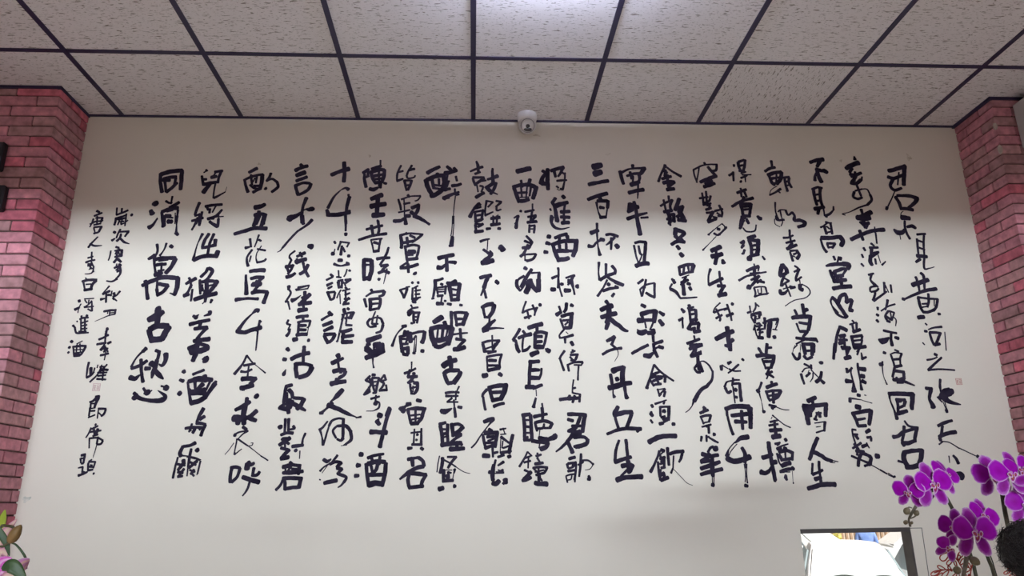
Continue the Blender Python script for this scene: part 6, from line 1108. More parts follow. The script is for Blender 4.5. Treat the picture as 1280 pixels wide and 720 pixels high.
# plant with the right-hand spray
cc = Vector((1.3635, -1.5659, 1.3787)) + Vector((0.08, 0.03, 0))
oc = thing('orchid', 'magenta moth orchid at the right edge, its blooms overlapping the brick pillar', 'orchid', (cc[0], cc[1], TABZ))
MB().tube([(cc[0], cc[1], TABZ + 0.11), (1.3735, -1.5376, 1.2833), (1.3516, -1.5797, 1.4264), (1.3316, -1.6058, 1.5162), (1.3177, -1.6258, 1.5850), (1.3263, -1.6205, 1.6349), (1.3741, -1.5704, 1.6678), (1.4171, -1.5465, 1.6848), (1.4424, -1.5441, 1.6723), (1.4447, -1.5655, 1.6390), (1.4201, -1.5951, 1.6030)], 0.0052, 8).build('stem', M_STEM, oc)
flower(oc, (1.3814, -1.6144, 1.6736), 0.046, yaw=14, pitch=14, roll=10, sd=0.2)
flower(oc, (1.2878, -1.6468, 1.6596), 0.046, yaw=-14, pitch=6, roll=8, petals=('l',), sepals=('t', 'l', 'r'), sd=1.1)
flower(oc, (1.2946, -1.6993, 1.6592), 0.047, yaw=-4, pitch=8, roll=2, petals=('l',), sepals=('l', 'r'), pl=1.04, sd=2.3)
M4 = frame_at(Vector((1.3160, -1.7063, 1.6437)), -20, -20, 0)
cup = put(disc(0, 0, 0.55, 0.42, R(20), lambda x, y: 0.5 * (x * x + y * y), s=0.034), M4, 'flower', M_SEPAL, oc)
flower(oc, (1.3389, -1.6704, 1.5901), 0.045, yaw=-8, pitch=0, roll=4, sd=3.1)
pot_and_leaves(oc, cc[0], cc[1])

# red beaded twigs
M_RED = noise_mat('red_wire', (0.36, 0.030, 0.018), (0.50, 0.075, 0.05), 60, 0.5, 0.3)


def twig(name_pts, loops, root, label):
    t = thing('decorative_twig', label, 'decoration', (root[0], root[1], TABZ))
    base = Vector((root[0], root[1], TABZ + 0.115))
    for br in name_pts:
        MB().tube([base] + [Vector(p) for p in br], 0.0013, 6).build('branch', M_RED, t)
    for p, q, wd in loops:                          # a drop-shaped loop of wire from p out to q
        p, q = Vector(p), Vector(q)
        d = q - p
        ln = d.length
        u = d / ln
        s = u.cross(Vector((0, -1, 0.2))).normalized()
        pts = [p]
        for k in range(1, 12):
            a = k / 12
            pts.append(p + u * ln * (0.5 - 0.5 * math.cos(2 * math.pi * a)) + s * wd * math.sin(2 * math.pi * a) * (0.35 + 0.65 * (0.5 - 0.5 * math.cos(2 * math.pi * a))))
        pts.append(p)
        MB().tube(pts, 0.00125, 6).build('loop', M_RED, t)
    return t


twig([[(1.1092, -1.7447, 1.3940), (1.0866, -1.7770, 1.4356), (1.0707, -1.7864, 1.4697), (1.0495, -1.7915, 1.4903), (1.0319, -1.7916, 1.4939)],
      [(1.0881, -1.7545, 1.3955), (1.0672, -1.7791, 1.4460), (1.0425, -1.7799, 1.4531), (1.0178, -1.7766, 1.4467)],
      [(1.1128, -1.7449, 1.3939), (1.0972, -1.7776, 1.4354), (1.0990, -1.7828, 1.4523), (1.1025, -1.7881, 1.4692)]],
     [((1.0495, -1.7910, 1.4886), (1.0319, -1.7855, 1.4736), 0.0085), ((1.0407, -1.7916, 1.4921), (1.0266, -1.7898, 1.4889), 0.005), ((1.0389, -1.7920, 1.4938), (1.0319, -1.7947, 1.5041), 0.004),
      ((1.0601, -1.7885, 1.4783), (1.0460, -1.7831, 1.4633), 0.005), ((1.0601, -1.7890, 1.4800), (1.0566, -1.7939, 1.4969), 0.006), ((1.0672, -1.7873, 1.4731), (1.0795, -1.7930, 1.4898), 0.006),
      ((1.0707, -1.7864, 1.4697), (1.0725, -1.7906, 1.4832), 0.004), ((1.0425, -1.7799, 1.4531), (1.0248, -1.7810, 1.4602), 0.005), ((1.0319, -1.7788, 1.4516), (1.0107, -1.7747, 1.4418), 0.0055),
      ((1.0495, -1.7797, 1.4514), (1.0354, -1.7744, 1.4363), 0.0055), ((1.0566, -1.7796, 1.4496), (1.0478, -1.7822, 1.4598), 0.004), ((1.0672, -1.7791, 1.4460), (1.0566, -1.7734, 1.4292), 0.005),
      ((1.0743, -1.7846, 1.4628), (1.0848, -1.7887, 1.4745), 0.005), ((1.0813, -1.7798, 1.4458), (1.0955, -1.7836, 1.4558), 0.005), ((1.0972, -1.7796, 1.4422), (1.0884, -1.7740, 1.4254), 0.006),
      ((1.0354, -1.7775, 1.4465), (1.0213, -1.7716, 1.4298), 0.006), ((1.0990, -1.7828, 1.4523), (1.0919, -1.7865, 1.4660), 0.004), ((1.0672, -1.7827, 1.4579), (1.0619, -1.7865, 1.4715), 0.004)],
     (1.1093, -1.7162, 1.2997), 'red looped wire twigs below the middle orchid spray')
twig([[(1.2538, -1.7089, 1.3872), (1.2389, -1.7311, 1.4287), (1.2280, -1.7358, 1.4463)]],
     [((1.2317, -1.7349, 1.4428), (1.2171, -1.7363, 1.4500), 0.006), ((1.2244, -1.7351, 1.4446), (1.2080, -1.7321, 1.4379), 0.0035), ((1.2353, -1.7330, 1.4357), (1.2207, -1.7302, 1.4290), 0.005), ((1.2317, -1.7355, 1.4445), (1.2280, -1.7395, 1.4585), 0.004)],
     (1.2539, -1.6850, 1.3081), 'red looped wire twig under the dark hair at the right edge')

# table that carries the orchids, below the view
M_WOOD = noise_mat('table_wood', (0.16, 0.085, 0.045), (0.26, 0.15, 0.085), 6, 0.45, 0.4, stretch=(1, 8, 8))
tb = thing('side_table', 'wooden table under the potted orchids', 'table', (1.25, -1.72, 0))
MB().bbox(0.80, 1.75, -1.99, -1.48, TABZ - 0.03, TABZ, 0.006).build('tabletop', M_WOOD, tb, smooth=False)
for lx in (0.90, 1.66):
    for ly in (-1.95, -1.56):
        MB().bbox(lx, lx + 0.04, ly, ly + 0.04, 0, TABZ - 0.03, 0.004).build('leg', M_WOOD, tb, smooth=False)

# ------------------------------------------------------------------ lily bouquet at the left edge
M_LPINK = tint_ramp_mat('lily_petal_pink', [(0.0, (0.62, 0.46, 0.36)), (0.45, (0.62, 0.36, 0.36)), (0.8, (0.50, 0.20, 0.30)), (1.0, (0.66, 0.44, 0.46))], 0.5, 0.35)
M_LMAG = tint_ramp_mat('lily_petal_magenta', [(0.0, (0.66, 0.42, 0.60)), (0.5, (0.58, 0.06, 0.40)), (1.0, (0.60, 0.30, 0.55))], 0.5, 0.25)
M_LLIL = tint_ramp_mat('lily_petal_lilac', [(0.0, (0.72, 0.52, 0.34)), (0.5, (0.58, 0.22, 0.50)), (1.0, (0.66, 0.44, 0.62))], 0.5, 0.3)
M_LBUD = noise_mat('lily_bud_olive', (0.12, 0.075, 0.022), (0.25, 0.14, 0.055), 60, 0.5, 0.3, stretch=(1, 1, 0.25))
M_LLEAF = noise_mat('lily_leaf_dark', (0.020, 0.050, 0.016), (0.045, 0.085, 0.030), 20, 0.45, 0.4)
M_LLEAFY = noise_mat('lily_leaf_young', (0.22, 0.30, 0.02), (0.34, 0.38, 0.05), 20, 0.45, 0.4)
M_LSTEM = noise_mat('lily_stem', (0.06, 0.065, 0.03), (0.11, 0.09, 0.05), 30, 0.5, 0.3)


def blade(pts, wmax, name, mat, parent, nrm=(0.1, -1, 0.25), tip=0.06, base=0.35, fold=0.25, peak=0.45):
    """long leaf or petal along pts with a mid fold and thickness"""
    P, _ = catmull([Vector(p) for p in pts], [0] * len(pts), 5)
    N = Vector(nrm).normalized()
    vs, fs, at = [], [], []
    n = len(P)
    for i, p in enumerate(P):
        t = i / (n - 1)
        d = (P[min(i + 1, n - 1)] - P[max(i - 1, 0)]).normalized()
        s = d.cross(N).normalized()
        if t < peak:
            wd = base + (1 - base) * math.sin(t / peak * math.pi / 2)
        else:
            wd = tip + (1 - tip) * math.cos((t - peak) / (1 - peak) * math.pi / 2)
        wd *= wmax
        for dz in (0.0, -0.0008):
            for q in (-1, -0.5, 0, 0.5, 1):
                vs.append(p + s * wd * q + N * (fold * wd * abs(q) + dz))
                at.append((abs(q) * 0.9 + 0.02, 0, 0))
    for i in range(n - 1):
        a, b = i * 10, (i + 1) * 10
        ring = (0, 1, 2, 3, 4, 9, 8, 7, 6, 5)
        for j in range(10):
            fs.append((a + ring[j], a + ring[(j + 1) % 10], b + ring[(j + 1) % 10], b + ring[j]))
    fs.append((0, 1, 2, 3, 4, 9, 8, 7, 6, 5))
    e = (n - 1) * 10
    fs.append(tuple(e + k for k in (5, 6, 7, 8, 9, 4, 3, 2, 1, 0)))
    return MB().add(vs, fs, 0, at).build(name, mat, parent)


lv = (-0.8353, -2.0155, 1.3669)
lily = thing('lily_bouquet', 'bunch of pink lilies with an olive bud at the lower left edge', 'flowers', (lv[0], lv[1], 0.82))
MB().tube([(lv[0], lv[1], 0.83), (-0.8298, -2.0398, 1.4461), (-0.8216, -2.0642, 1.5253), (-0.8096, -2.0910, 1.5770), (-0.7922, -2.1038, 1.5816), (-0.7813, -2.1038, 1.5795), (-0.7759, -2.1029, 1.5755)], 0.0022, 8).build('stem', M_LSTEM, lily)
MB().tube([(lv[0] + 0.01, lv[1], 0.83), (-0.8045, -2.0776, 1.4626), (-0.7940, -2.1122, 1.5405), (-0.7781, -2.1264, 1.5497), (-0.7676, -2.1288, 1.5559), (-0.7609, -2.1292, 1.5558)], 0.0020, 8).build('stem', M_LSTEM, lily)
MB().tube([(-0.7636, -2.1287, 1.5546), (-0.7570, -2.1282, 1.5520), (-0.7477, -2.1256, 1.5417), (-0.7410, -2.1225, 1.5301), (-0.7391, -2.1176, 1.5136)], [0.0011, 0.0016, 0.0019, 0.0021, 0.0008], 8).build('stem', M_LLEAF, lily)
MB().tube([(lv[0] - 0.01, lv[1] - 0.01, 0.83), (-0.7677, -2.1115, 1.4295), (-0.7599, -2.1289, 1.4856), (-0.7573, -2.1354, 1.5068)], 0.0024, 8).build('stem', M_LSTEM, lily)
bp0, bp1 = Vector((-0.7625, -2.1393, 1.5550)), Vector((-0.7421, -2.1491, 1.5837))
ax = (bp1 - bp0)
ln = ax.length
prof = [(0.02, 0.0), (0.55, 0.08), (0.92, 0.25), (1.0, 0.45), (0.88, 0.65), (0.55, 0.85), (0.22, 0.96), (0.03, 1.0)]
Mb = Matrix.Translation(bp0) @ ax.to_track_quat('Z', 'Y').to_matrix().to_4x4()
MB().lathe([(r * 0.0095 * (1 + 0.0), z * ln) for r, z in prof], 6, 0, Mb).build('bud', M_LBUD, lily)
blade([(-0.8309, -2.0571, 1.5381), (-0.8254, -2.0675, 1.5713), (-0.8185, -2.0739, 1.5912), (-0.8136, -2.0794, 1.6085)], 0.0085, 'leaf', M_LLEAFY, lily, fold=0.1)
blade([(-0.8205, -2.0750, 1.5260), (-0.8123, -2.0825, 1.5495), (-0.8014, -2.0887, 1.5677), (-0.7808, -2.0973, 1.5923)], 0.0115, 'petal', M_LPINK, lily, fold=0.35)
blade([(-0.8299, -2.0662, 1.5334), (-0.8161, -2.0733, 1.5543), (-0.8023, -2.0796, 1.5726), (-0.7927, -2.0853, 1.5897)], 0.0090, 'petal', M_LPINK, lily, fold=0.35)
blade([(-0.7914, -2.1365, 1.5855), (-0.7808, -2.1320, 1.5688), (-0.7728, -2.1278, 1.5535), (-0.7682, -2.1223, 1.5343)], 0.0055, 'leaf', M_LLEAF, lily, fold=0.15)
lf = blade([(-0.7819, -2.1434, 1.5031), (-0.7690, -2.1490, 1.5190), (-0.7587, -2.1525, 1.5287), (-0.7445, -2.1543, 1.5322)], 0.0085, 'flower', M_LMAG, lily, fold=0.3)
blade([(-0.7967, -2.1189, 1.5284), (-0.7861, -2.1217, 1.5359), (-0.7781, -2.1237, 1.5408), (-0.7715, -2.1221, 1.5344)], 0.009, 'petal', M_LPINK, lf, fold=0.3)
blade([(-0.7741, -2.1389, 1.4869), (-0.7611, -2.1552, 1.5037), (-0.7535, -2.1579, 1.5109), (-0.7458, -2.1564, 1.5047)], 0.009, 'petal', M_LMAG, lf, fold=0.3)
lf2 = blade([(-0.7611, -2.1230, 1.5009), (-0.7506, -2.1273, 1.5133), (-0.7401, -2.1309, 1.5232), (-0.7283, -2.1331, 1.5281)], 0.0085, 'flower', M_LLIL, lily, fold=0.4, tip=0.3)
blade([(-0.7553, -2.1279, 1.4988), (-0.7448, -2.1315, 1.5086), (-0.7344, -2.1339, 1.5148), (-0.7266, -2.1373, 1.5247)], 0.0045, 'petal', M_LLIL, lf2, fold=0.3)
blade([(-0.7417, -2.1814, 1.5173), (-0.7292, -2.1838, 1.5232), (-0.7166, -2.1823, 1.5157), (-0.7015, -2.1768, 1.4950)], 0.0105, 'leaf', M_LLEAF, lily, fold=0.15, base=0.2)
blade([(-0.7482, -2.1630, 1.4923), (-0.7406, -2.1670, 1.5043), (-0.7279, -2.1688, 1.5078), (-0.7178, -2.1660, 1.4967)], 0.010, 'petal', M_LPINK, lily, fold=0.1, tip=0.4)
M_VASE = new_mat('vase_glaze', (0.30, 0.34, 0.36), 0.2, 0.5)
MB().lathe([(0.05, 0.0), (0.06, 0.01), (0.075, 0.10), (0.06, 0.2), (0.045, 0.25), (0.052, 0.27), (0.046, 0.27), (0.038, 0.25)], 24, 0, Matrix.Translation((lv[0], lv[1], 0.80))).build('vase', M_VASE, lily)
st = thing('side_table', 'small wooden table under the lilies', 'table', (lv[0], lv[1], 0))
MB().bbox(lv[0] - 0.25, lv[0] + 0.25, lv[1] - 0.25, lv[1] + 0.25, 0.77, 0.80, 0.005).build('tabletop', M_WOOD, st, smooth=False)
for sx in (-1, 1):
    for sy in (-1, 1):
        cx, cy = lv[0] + sx * 0.21, lv[1] + sy * 0.21
        MB().bbox(cx - 0.02, cx + 0.02, cy - 0.02, cy + 0.02, 0, 0.77, 0.004).build('leg', M_WOOD, st, smooth=False)

# ------------------------------------------------------------------ person with dark hair at the right edge
M_SKIN = noise_mat('skin', (0.46, 0.26, 0.19), (0.52, 0.31, 0.23), 12, 0.5, 0.35)
M_HAIR = noise_mat('dark_hair', (0.008, 0.006, 0.007), (0.022, 0.016, 0.016), 40, 0.5, 0.35, stretch=(1, 1, 6))
M_SHIRT = noise_mat('grey_shirt', (0.10, 0.10, 0.11), (0.14, 0.14, 0.15), 30, 0.85, 0.2)
M_TROUS = noise_mat('dark_trousers', (0.03, 0.03, 0.04), (0.05, 0.05, 0.06), 30, 0.85, 0.2)
M_TIE = new_mat('red_hair_tie', (0.30, 0.03, 0.03), 0.6, 0.3)


def skin_body(name, joints, bones, mat, parent, sub=2):
    """one continuous surface grown over a joint graph: joints {key: (pos, radius)}"""
    keys = list(joints)
    me = bpy.data.meshes.new(name)
    me.from_pydata([joints[k][0] for k in keys], [(keys.index(a), keys.index(b)) for a, b in bones], [])
    o = bpy.data.objects.new(name, me)
    COL.objects.link(o)
    o.modifiers.new('skin', 'SKIN')
    if not me.skin_vertices:
        me.attributes  # layer is made with the modifier
    sv = me.skin_vertices[0].data if me.skin_vertices else None
    if sv is not None:
        for i, k in enumerate(keys):
            r = joints[k][1]
            sv[i].radius = (r, r) if not isinstance(r, tuple) else r
            sv[i].use_root = (i == 0)
    sb = o.modifiers.new('sub', 'SUBSURF')
    sb.levels = sub
    sb.render_levels = sub
    dg = bpy.context.evaluated_depsgraph_get()
    nm = bpy.data.meshes.new_from_object(o.evaluated_get(dg))
    o.modifiers.clear()
    o.data = nm
    nm.materials.append(mat)
    for p in nm.polygons:
        p.use_smooth = True
    if parent is not None:
        attach(o, parent)
    return o


def person(prefix_loc, face_yaw, height, label, hair, shirt, trousers, bend=0.0, bun=None):
    """standing figure; face_yaw 0 looks along +X"""
    k = height / 1.65
    root = thing('person', label, 'person', prefix_loc)
    ca_, sa_ = math.cos(face_yaw), math.sin(face_yaw)
    O = Vector(prefix_loc)

    def T(f, l, z):                                 # forward, left, up; the trunk may bend forward at the hips
        f, l, z = f * k, l * k, z * k
        hz = 0.90 * k
        if bend and z > hz:
            dz = z - hz
            f, z = f + dz * math.sin(bend), hz + dz * math.cos(bend)
        return tuple(O + Vector((ca_ * f - sa_ * l, sa_ * f + ca_ * l, z)))
    J = {'pelvis': (T(0, 0, 0.92), 0.115 * k), 'waist': (T(0, 0, 1.06), 0.105 * k), 'chest': (T(0.01, 0, 1.24), 0.125 * k), 'neck0': (T(0, 0, 1.38), 0.058 * k),
         'neck1': (T(0.015, 0, 1.44), 0.047 * k), 'head0': (T(0.025, 0, 1.50), 0.076 * k), 'head1': (T(0.02, 0, 1.565), 0.083 * k)}
    B = [('pelvis', 'waist'), ('waist', 'chest'), ('chest', 'neck0'), ('neck0', 'neck1'), ('neck1', 'head0'), ('head0', 'head1')]
    for s, nme in ((1, 'l'), (-1, 'r')):
        J.update({'sh' + nme: (T(0, s * 0.165, 1.335), 0.052 * k), 'el' + nme: (T(-0.02, s * 0.215, 1.06), 0.040 * k), 'wr' + nme: (T(0.04, s * 0.235, 0.83), 0.025 * k),
                  'pa' + nme: (T(0.055, s * 0.235, 0.765), 0.026 * k),
                  'hip' + nme: (T(0, s * 0.09, 0.86), 0.090 * k), 'kn' + nme: (T(0.02, s * 0.095, 0.47), 0.055 * k), 'an' + nme: (T(-0.02, s * 0.10, 0.09), 0.037 * k),
                  'to' + nme: (T(0.13, s * 0.115, 0.035), 0.032 * k)})
        B += [('chest', 'sh' + nme), ('sh' + nme, 'el' + nme), ('el' + nme, 'wr' + nme), ('wr' + nme, 'pa' + nme), ('pelvis', 'hip' + nme),
              ('hip' + nme, 'kn' + nme), ('kn' + nme, 'an' + nme), ('an' + nme, 'to' + nme)]
        for fi, (df, l1, l2) in enumerate(((0.026, 0.035, 0.058), (0.009, 0.040, 0.068), (-0.008, 0.038, 0.062), (-0.024, 0.032, 0.050))):
            a, b, c = f'f{fi}a{nme}', f'f{fi}b{nme}', f'f{fi}c{nme}'
            J[a] = (T(0.058 + df, s * 0.232, 0.735), 0.0095 * k)
            J[b] = (T(0.062 + df, s * 0.226, 0.735 - l1), 0.0085 * k)
            J[c] = (T(0.064 + df, s * 0.212, 0.735 - l2), 0.0072 * k)
            B += [('pa' + nme, a), (a, b), (b, c)]
        J['t1' + nme] = (T(0.086, s * 0.222, 0.780), 0.010 * k)
        J['t2' + nme] = (T(0.102, s * 0.212, 0.750), 0.0085 * k)
        B += [('wr' + nme, 't1' + nme), ('t1' + nme, 't2' + nme)]
    body = skin_body('body', J, B, M_SKIN, root)

    def oriented(c, rx, ry, rz, name, mat, par, n=20, m_=14):
        f = Vector((ca_, sa_, 0))
        Mx = Matrix((f, Vector((-sa_, ca_, 0)), Vector((0, 0, 1)))).transposed().to_4x4()
        return MB().ball(T(*c), rx * k, ry * k, rz * k, n, m_, 0, Mx).build(name, mat, par)
    hd = oriented((0.028, 0, 1.545), 0.094, 0.076, 0.112, 'head', M_SKIN, root, 28, 20)
    oriented((0.122, 0, 1.525), 0.020, 0.014, 0.022, 'nose', M_SKIN, hd, 12, 8)
    oriented((0.110, 0, 1.484), 0.009, 0.022, 0.006, 'mouth', new_mat('lips', (0.36, 0.12, 0.11), 0.45), hd, 12, 8)
    for s in (1, -1):
        oriented((0.104, s * 0.033, 1.552), 0.012, 0.014, 0.008, 'eye', new_mat('eye', (0.03, 0.02, 0.018), 0.2), hd, 12, 8)
        oriented((0.020, s * 0.078, 1.535), 0.020, 0.010, 0.030, 'ear', M_SKIN, hd, 12, 8)
    # clothing follows the trunk and legs
    SJ = {q: (J[q][0], (J[q][1] + 0.014 * k)) for q in ('pelvis', 'waist', 'chest', 'shl', 'shr', 'ell', 'elr')}
    SJ['neckb'] = (T(0, 0, 1.355), 0.085 * k)
    SJ['hem'] = (T(0, 0, 0.84), 0.145 * k)
    skin_body('shirt', {q: SJ[q] for q in ('waist', 'pelvis', 'hem', 'chest', 'neckb', 'shl', 'shr', 'ell', 'elr')},
              [('waist', 'pelvis'), ('pelvis', 'hem'), ('waist', 'chest'), ('chest', 'neckb'), ('chest', 'shl'), ('chest', 'shr'), ('shl', 'ell'), ('shr', 'elr')], shirt, root)
    TJ = {'pelvis': (T(0, 0, 0.93), 0.128 * k)}
    TB = []
    for nme in 'lr':
        for q in ('hip', 'kn', 'an'):
            TJ[q + nme] = (J[q + nme][0], J[q + nme][1] + 0.014 * k)
        TB += [('pelvis', 'hip' + nme), ('hip' + nme, 'kn' + nme), ('kn' + nme, 'an' + nme)]
    skin_body('trousers', TJ, TB, trousers, root)
    return root, T, oriented, k


hb = Vector((0.8901, -2.2626, 1.5203))                       # knot of hair
ph = hb + Vector((0.118, 0.01, 0.0))
base = Vector((ph.x + 0.03, ph.y, 0.0))
pr, PT, POR, pk = person(tuple(base), 0.0, 1.575, 'person at the right edge with dark hair in a loose knot', M_HAIR, M_SHIRT, M_TROUS)
cap_ = POR((-0.004, 0, 1.563), 0.106, 0.090, 0.112, 'hair', M_HAIR, pr, 28, 20)
# the knot is a ball of wound strands
mb = MB().ball(hb, 0.046, 0.046, 0.045, 24, 16)
for i, v in enumerate(mb.v):
    d = Vector(v) - hb
    mb.v[i] = tuple(hb + d * (1 + 0.10 * noise.noise(d * 45)))
knot = mb.build('hair_knot', M_HAIR, pr)
mb = MB()
for i in range(700):
    d = Vector((random.gauss(-0.3, 1), random.gauss(-0.4, 1), random.gauss(0, 1))).normalized()
    tgt = d.cross(Vector((random.gauss(0, 1), random.gauss(0, 1), random.gauss(0, 1)))).normalized()
    p0 = hb + d * 0.043
    pts = [p0 - tgt * 0.010, p0 + d * 0.004, p0 + tgt * 0.014 + d * random.uniform(0.001, 0.006), p0 + tgt * 0.026 + d * random.uniform(-0.002, 0.004)]
    mb.tube(pts, [0.0006, 0.0006, 0.0005, 0.0002], 4, 0, False, 2)
for i in range(260):
    d = Vector((random.gauss(-0.3, 1), random.gauss(-0.4, 1), random.gauss(0, 1))).normalized()
    tgt = d.cross(Vector((random.gauss(0, 1), random.gauss(0, 1), random.gauss(0, 1)))).normalized()
    p0 = hb + d * 0.045
    ln = random.uniform(0.3, 1.0)
    mb.tube([p0, p0 + d * 0.004 * ln + tgt * 0.004, p0 + d * 0.008 * ln + tgt * 0.010, p0 + d * 0.011 * ln + tgt * 0.018], [0.0004, 0.0004, 0.0003, 0.0001], 3, 0, False, 2)
mb.build('loose_strand', M_HAIR, knot)['kind'] = 'stuff'
MB().tube([hb + Vector((0.045, 0.025 * math.cos(a), 0.025 * math.sin(a))) for a in [2 * math.pi * i / 12 for i in range(13)]], 0.006, 8).build('hair_tie', M_TIE, pr)

# ------------------------------------------------------------------ the yard seen through the window
YG = -0.55
M_ASPH = noise_mat('yard_concrete', (0.42, 0.41, 0.39), (0.52, 0.51, 0.49), 2, 0.85, 0.2)
struct(MB().box(-14, 26, 0.08, 30, YG - 0.1, YG).build('ground', M_ASPH, smooth=False), 'pale concrete yard outside the window')
M_SLAT = noise_mat('fence_slat', (0.36, 0.24, 0.16), (0.50, 0.36, 0.25), 5, 0.8, 0.2)
M_RAIL = noise_mat('fence_rail', (0.62, 0.52, 0.42), (0.70, 0.60, 0.50), 5, 0.8, 0.2)
fa = (12.6504, 20.4613, -0.1846)
fence = thing('fence', 'tall fence of brown vertical slats behind the parked cars', 'fence', (fa[0], fa[1], YG))
mb = MB()
x = fa[0] - 3.2
while x < fa[0] + 3.2:
    mb.box(x, x + 0.07, fa[1], fa[1] + 0.025, YG, 2.3)
    x += 0.145
mb.build('slat_panel', M_SLAT, fence, smooth=False)
MB().box(fa[0] - 3.2, fa[0] + 3.2, fa[1] + 0.03, fa[1] + 0.05, YG, 2.35).build('backing_board', M_RAIL, fence, smooth=False)
for px_ in (-3.1, -1.0, 1.0, 3.1):
    MB().box(fa[0] + px_, fa[0] + px_ + 0.09, fa[1] - 0.03, fa[1], YG, 2.4).build('post', M_RAIL, fence, smooth=False)

M_CARWHITE = new_mat('white_car_paint', (0.86, 0.86, 0.86), 0.25, 0.5)
M_CARSILV = new_mat('silver_car_paint', (0.60, 0.63, 0.64), 0.3, 0.5)
M_CARGLASS = new_mat('sky_glare_screen', (0.72, 0.75, 0.76), 0.15, 0.5)  # pale base colour stands in for bright sky mirrored in the glass
M_CARGLASSD = new_mat('tinted_side_glass', (0.26, 0.32, 0.34), 0.12, 0.5)
M_TYRE = new_mat('tyre', (0.02, 0.02, 0.02), 0.8, 0.2)
M_RIM = new_mat('wheel_rim', (0.5, 0.5, 0.5), 0.3, 0.5, 0.8)
M_TRIMD = new_mat('dark_car_trim', (0.05, 0.07, 0.065), 0.5, 0.3)
M_TAIL = new_mat('tail_lamp_red', (0.55, 0.05, 0.05), 0.2, 0.5)
M_SEALGREY = new_mat('grey_rubber', (0.20, 0.21, 0.21), 0.7, 0.2)
M_HEADL = new_mat('headlamp', (0.75, 0.77, 0.80), 0.1, 0.6)


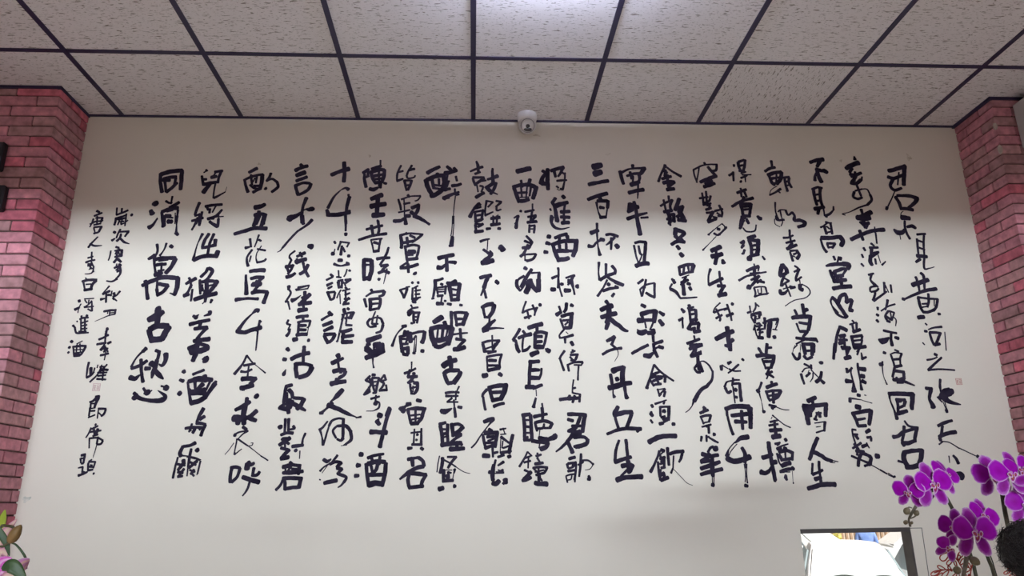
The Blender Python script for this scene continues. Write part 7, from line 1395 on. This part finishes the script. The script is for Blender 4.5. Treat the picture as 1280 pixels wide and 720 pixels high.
def car(loc, yaw, paint, label, screen=None, side=None):
    """saloon car, nose along local +X; returns the thing"""
    root = thing('car', label, 'car', loc)
    Mx = Matrix.Translation(Vector(loc)) @ Matrix.Rotation(yaw, 4, 'Z')
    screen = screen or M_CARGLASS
    side = side or M_CARGLASSD

    def loft(stations, nm, mat, par):
        mb = MB()
        vs, fs = [], []
        n = len(stations[0][1])
        for x, ring in stations:
            for y, z in ring:
                vs.append(tuple(Mx @ Vector((x, y, z))))
        for i in range(len(stations) - 1):
            for j in range(n - 1):
                fs.append((i * n + j, (i + 1) * n + j, (i + 1) * n + j + 1, i * n + j + 1))
            fs.append((i * n + n - 1, (i + 1) * n + n - 1, (i + 1) * n, i * n))
        fs.append(tuple(range(n)))
        fs.append(tuple((len(stations) - 1) * n + j for j in range(n - 1, -1, -1)))
        return mb.add(vs, fs).build(nm, mat, par, sharp=45)

    def lower(w, zt):
        return [(-w, 0.25), (-w * 1.02, 0.50), (-w, zt - 0.10), (-w * 0.93, zt), (0, zt + 0.03), (w * 0.93, zt), (w, zt - 0.10), (w * 1.02, 0.50), (w, 0.25), (0, 0.20)]
    body = loft([(2.20, lower(0.62, 0.60)), (2.10, lower(0.76, 0.68)), (1.5, lower(0.84, 0.78)), (0.85, lower(0.86, 0.88)), (0, lower(0.87, 0.90)), (-1.3, lower(0.86, 0.92)), (-1.9, lower(0.82, 0.90)), (-2.2, lower(0.72, 0.80))], 'body', paint, root)

    def upper(wb, wt, zb, zt):
        return [(-wb, zb), (-wt - (wb - wt) * 0.25, zt - 0.10), (-wt, zt - 0.02), (-wt * 0.5, zt + 0.015), (0, zt + 0.025), (wt * 0.5, zt + 0.015), (wt, zt - 0.02), (wt + (wb - wt) * 0.25, zt - 0.10), (wb, zb), (0, zb - 0.02)]
    cabin = loft([(1.02, upper(0.80, 0.74, 0.86, 0.91)), (0.62, upper(0.80, 0.68, 0.88, 1.16)), (0.30, upper(0.80, 0.60, 0.88, 1.37)), (0.05, upper(0.80, 0.57, 0.89, 1.43)), (-0.6, upper(0.80, 0.57, 0.90, 1.45)), (-1.05, upper(0.80, 0.56, 0.90, 1.40)), (-1.75, upper(0.76, 0.66, 0.88, 0.96))], 'cabin', paint, root)

    def patch(pts, nm, mat, off):
        mb = MB()
        P = [Vector(p) for p in pts]
        nn = (P[1] - P[0]).cross(P[2] - P[0]).normalized() * off
        vs = [tuple(Mx @ (p + nn)) for p in P] + [tuple(Mx @ (p - nn * 0.5)) for p in P]
        k = len(P)
        fs = [tuple(range(k)), tuple(range(2 * k - 1, k - 1, -1))] + [(i, (i + 1) % k, k + (i + 1) % k, k + i) for i in range(k)]
        return mb.add(vs, fs).build(nm, mat, cabin, smooth=False)
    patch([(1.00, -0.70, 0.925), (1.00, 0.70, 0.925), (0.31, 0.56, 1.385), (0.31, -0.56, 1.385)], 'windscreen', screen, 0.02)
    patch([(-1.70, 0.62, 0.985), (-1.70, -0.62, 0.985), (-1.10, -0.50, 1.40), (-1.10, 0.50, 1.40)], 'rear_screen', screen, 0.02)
    for s in (1, -1):
        q = [(0.70, s * 0.79, 0.93), (0.22, s * 0.645, 1.33), (-0.95, s * 0.635, 1.36), (-1.45, s * 0.765, 0.95)]
        patch(q if s < 0 else q[::-1], 'side_window', side, 0.02)
        mb = MB().ball((0.62, s * 0.96, 0.97), 0.07, 0.10, 0.07, 12, 8)
        m2 = MB()
        m2.add([tuple(Mx @ Vector(v)) for v in mb.v], mb.f).build('mirror', paint, body)
        mb = MB().ball((2.06, s * 0.60, 0.62), 0.12, 0.16, 0.07, 12, 8)
        m2 = MB()
        m2.add([tuple(Mx @ Vector(v)) for v in mb.v], mb.f).build('headlamp', M_HEADL, body)
        for wx in (1.35, -1.35):
            Mw = Mx @ Matrix.Translation((wx, s * 0.78, 0.31)) @ Matrix.Rotation(R(90), 4, 'X')
            wh = MB().lathe([(0.20, -0.10), (0.28, -0.105), (0.31, -0.07), (0.31, 0.07), (0.28, 0.105), (0.20, 0.10)], 24, 0, Mw).build('wheel', M_TYRE, root, sharp=40)
            MB().lathe([(0.205, -0.103), (0.19, -0.112), (0.06, -0.108), (0.05, 0.108), (0.19, 0.112), (0.205, 0.103)], 20, 0, Mw).build('rim', M_RIM, wh, sharp=40)
    for s in (1, -1):
        mb = MB().ball((-2.08, s * 0.62, 0.70), 0.09, 0.13, 0.09, 12, 8)
        m2 = MB()
        m2.add([tuple(Mx @ Vector(v)) for v in mb.v], mb.f).build('tail_lamp', M_TAIL, body)
    MB().tube([Mx @ Vector((0.30, y, 1.395 - 0.05 * (y / 0.56) ** 2)) for y in (-0.56, -0.3, 0, 0.3, 0.56)], 0.012, 6).build('screen_seal', M_SEALGREY, cabin)
    # wipers resting on the windscreen
    for y0 in (-0.42, 0.18):
        pts = [Mx @ Vector((1.03 - 0.05 * math.sin(t * math.pi), y0 + 0.50 * t, 0.945 + 0.035 * math.sin(t * math.pi))) for t in [i / 8 for i in range(9)]]
        MB().tube(pts, 0.013, 6).build('wiper', M_TRIMD, root)
    return root


# near white car faces the window; its roof lies just under eye level
ra = (6.6723, 10.0229, 0.9000)
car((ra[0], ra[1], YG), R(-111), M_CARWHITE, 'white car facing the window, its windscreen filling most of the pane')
rb = (9.3749, 17.8948, 0.2543)
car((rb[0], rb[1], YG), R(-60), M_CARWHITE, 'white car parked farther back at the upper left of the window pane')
rc = (13.4470, 17.6865, 0.1942)
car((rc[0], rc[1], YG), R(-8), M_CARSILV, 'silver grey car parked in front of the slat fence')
re_ = (8.4902, 9.6181, 0.9000)
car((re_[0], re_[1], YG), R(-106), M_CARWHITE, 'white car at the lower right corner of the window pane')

# person in blue standing between the cars
M_BLUE = noise_mat('blue_shirt', (0.16, 0.27, 0.62), (0.24, 0.36, 0.72), 10, 0.8, 0.2)
pb = (9.7609, 15.1340, 0.6624)
pw, WT, WOR, wk = person((pb[0], pb[1], YG), R(70), 1.74, 'person in a blue shirt standing between the parked cars', M_HAIR, M_BLUE, M_TROUS)
WOR((0.0, 0, 1.568), 0.104, 0.088, 0.110, 'hair', M_HAIR, pw)

# shrub with yellow flowers by the fence
sb_ = (10.7402, 19.2592, 0.6810)
M_YEL = noise_mat('yellow_blossom', (0.62, 0.55, 0.06), (0.75, 0.72, 0.30), 6, 0.7, 0.2, bump=0.4)
shrub = thing('flowering_shrub', 'yellow flowering shrub by the slat fence', 'shrub', (sb_[0], sb_[1], YG))
mb = MB()
for i in range(700):
    d = Vector((random.gauss(0, 1), random.gauss(0, 1), random.gauss(0, 1))).normalized() * random.uniform(0.5, 1) ** 0.5
    c = Vector((sb_[0], sb_[1], 0.45)) + Vector((d.x * 0.42, d.y * 0.4, d.z * 0.62))
    Mr = Matrix.Rotation(random.uniform(0, 6.3), 4, 'Z') @ Matrix.Rotation(random.uniform(-1, 1), 4, 'X')
    mb.box(-0.035, 0.035, -0.022, 0.022, -0.003, 0.003, 0, None, Matrix.Translation(c) @ Mr)
mb.build('blossom', M_YEL, shrub, smooth=False)
MB().tube([(sb_[0], sb_[1], YG), (sb_[0] + 0.03, sb_[1], 0.0), (sb_[0], sb_[1], 0.5)], [0.03, 0.025, 0.01], 8).build('stem', M_STEM, shrub)
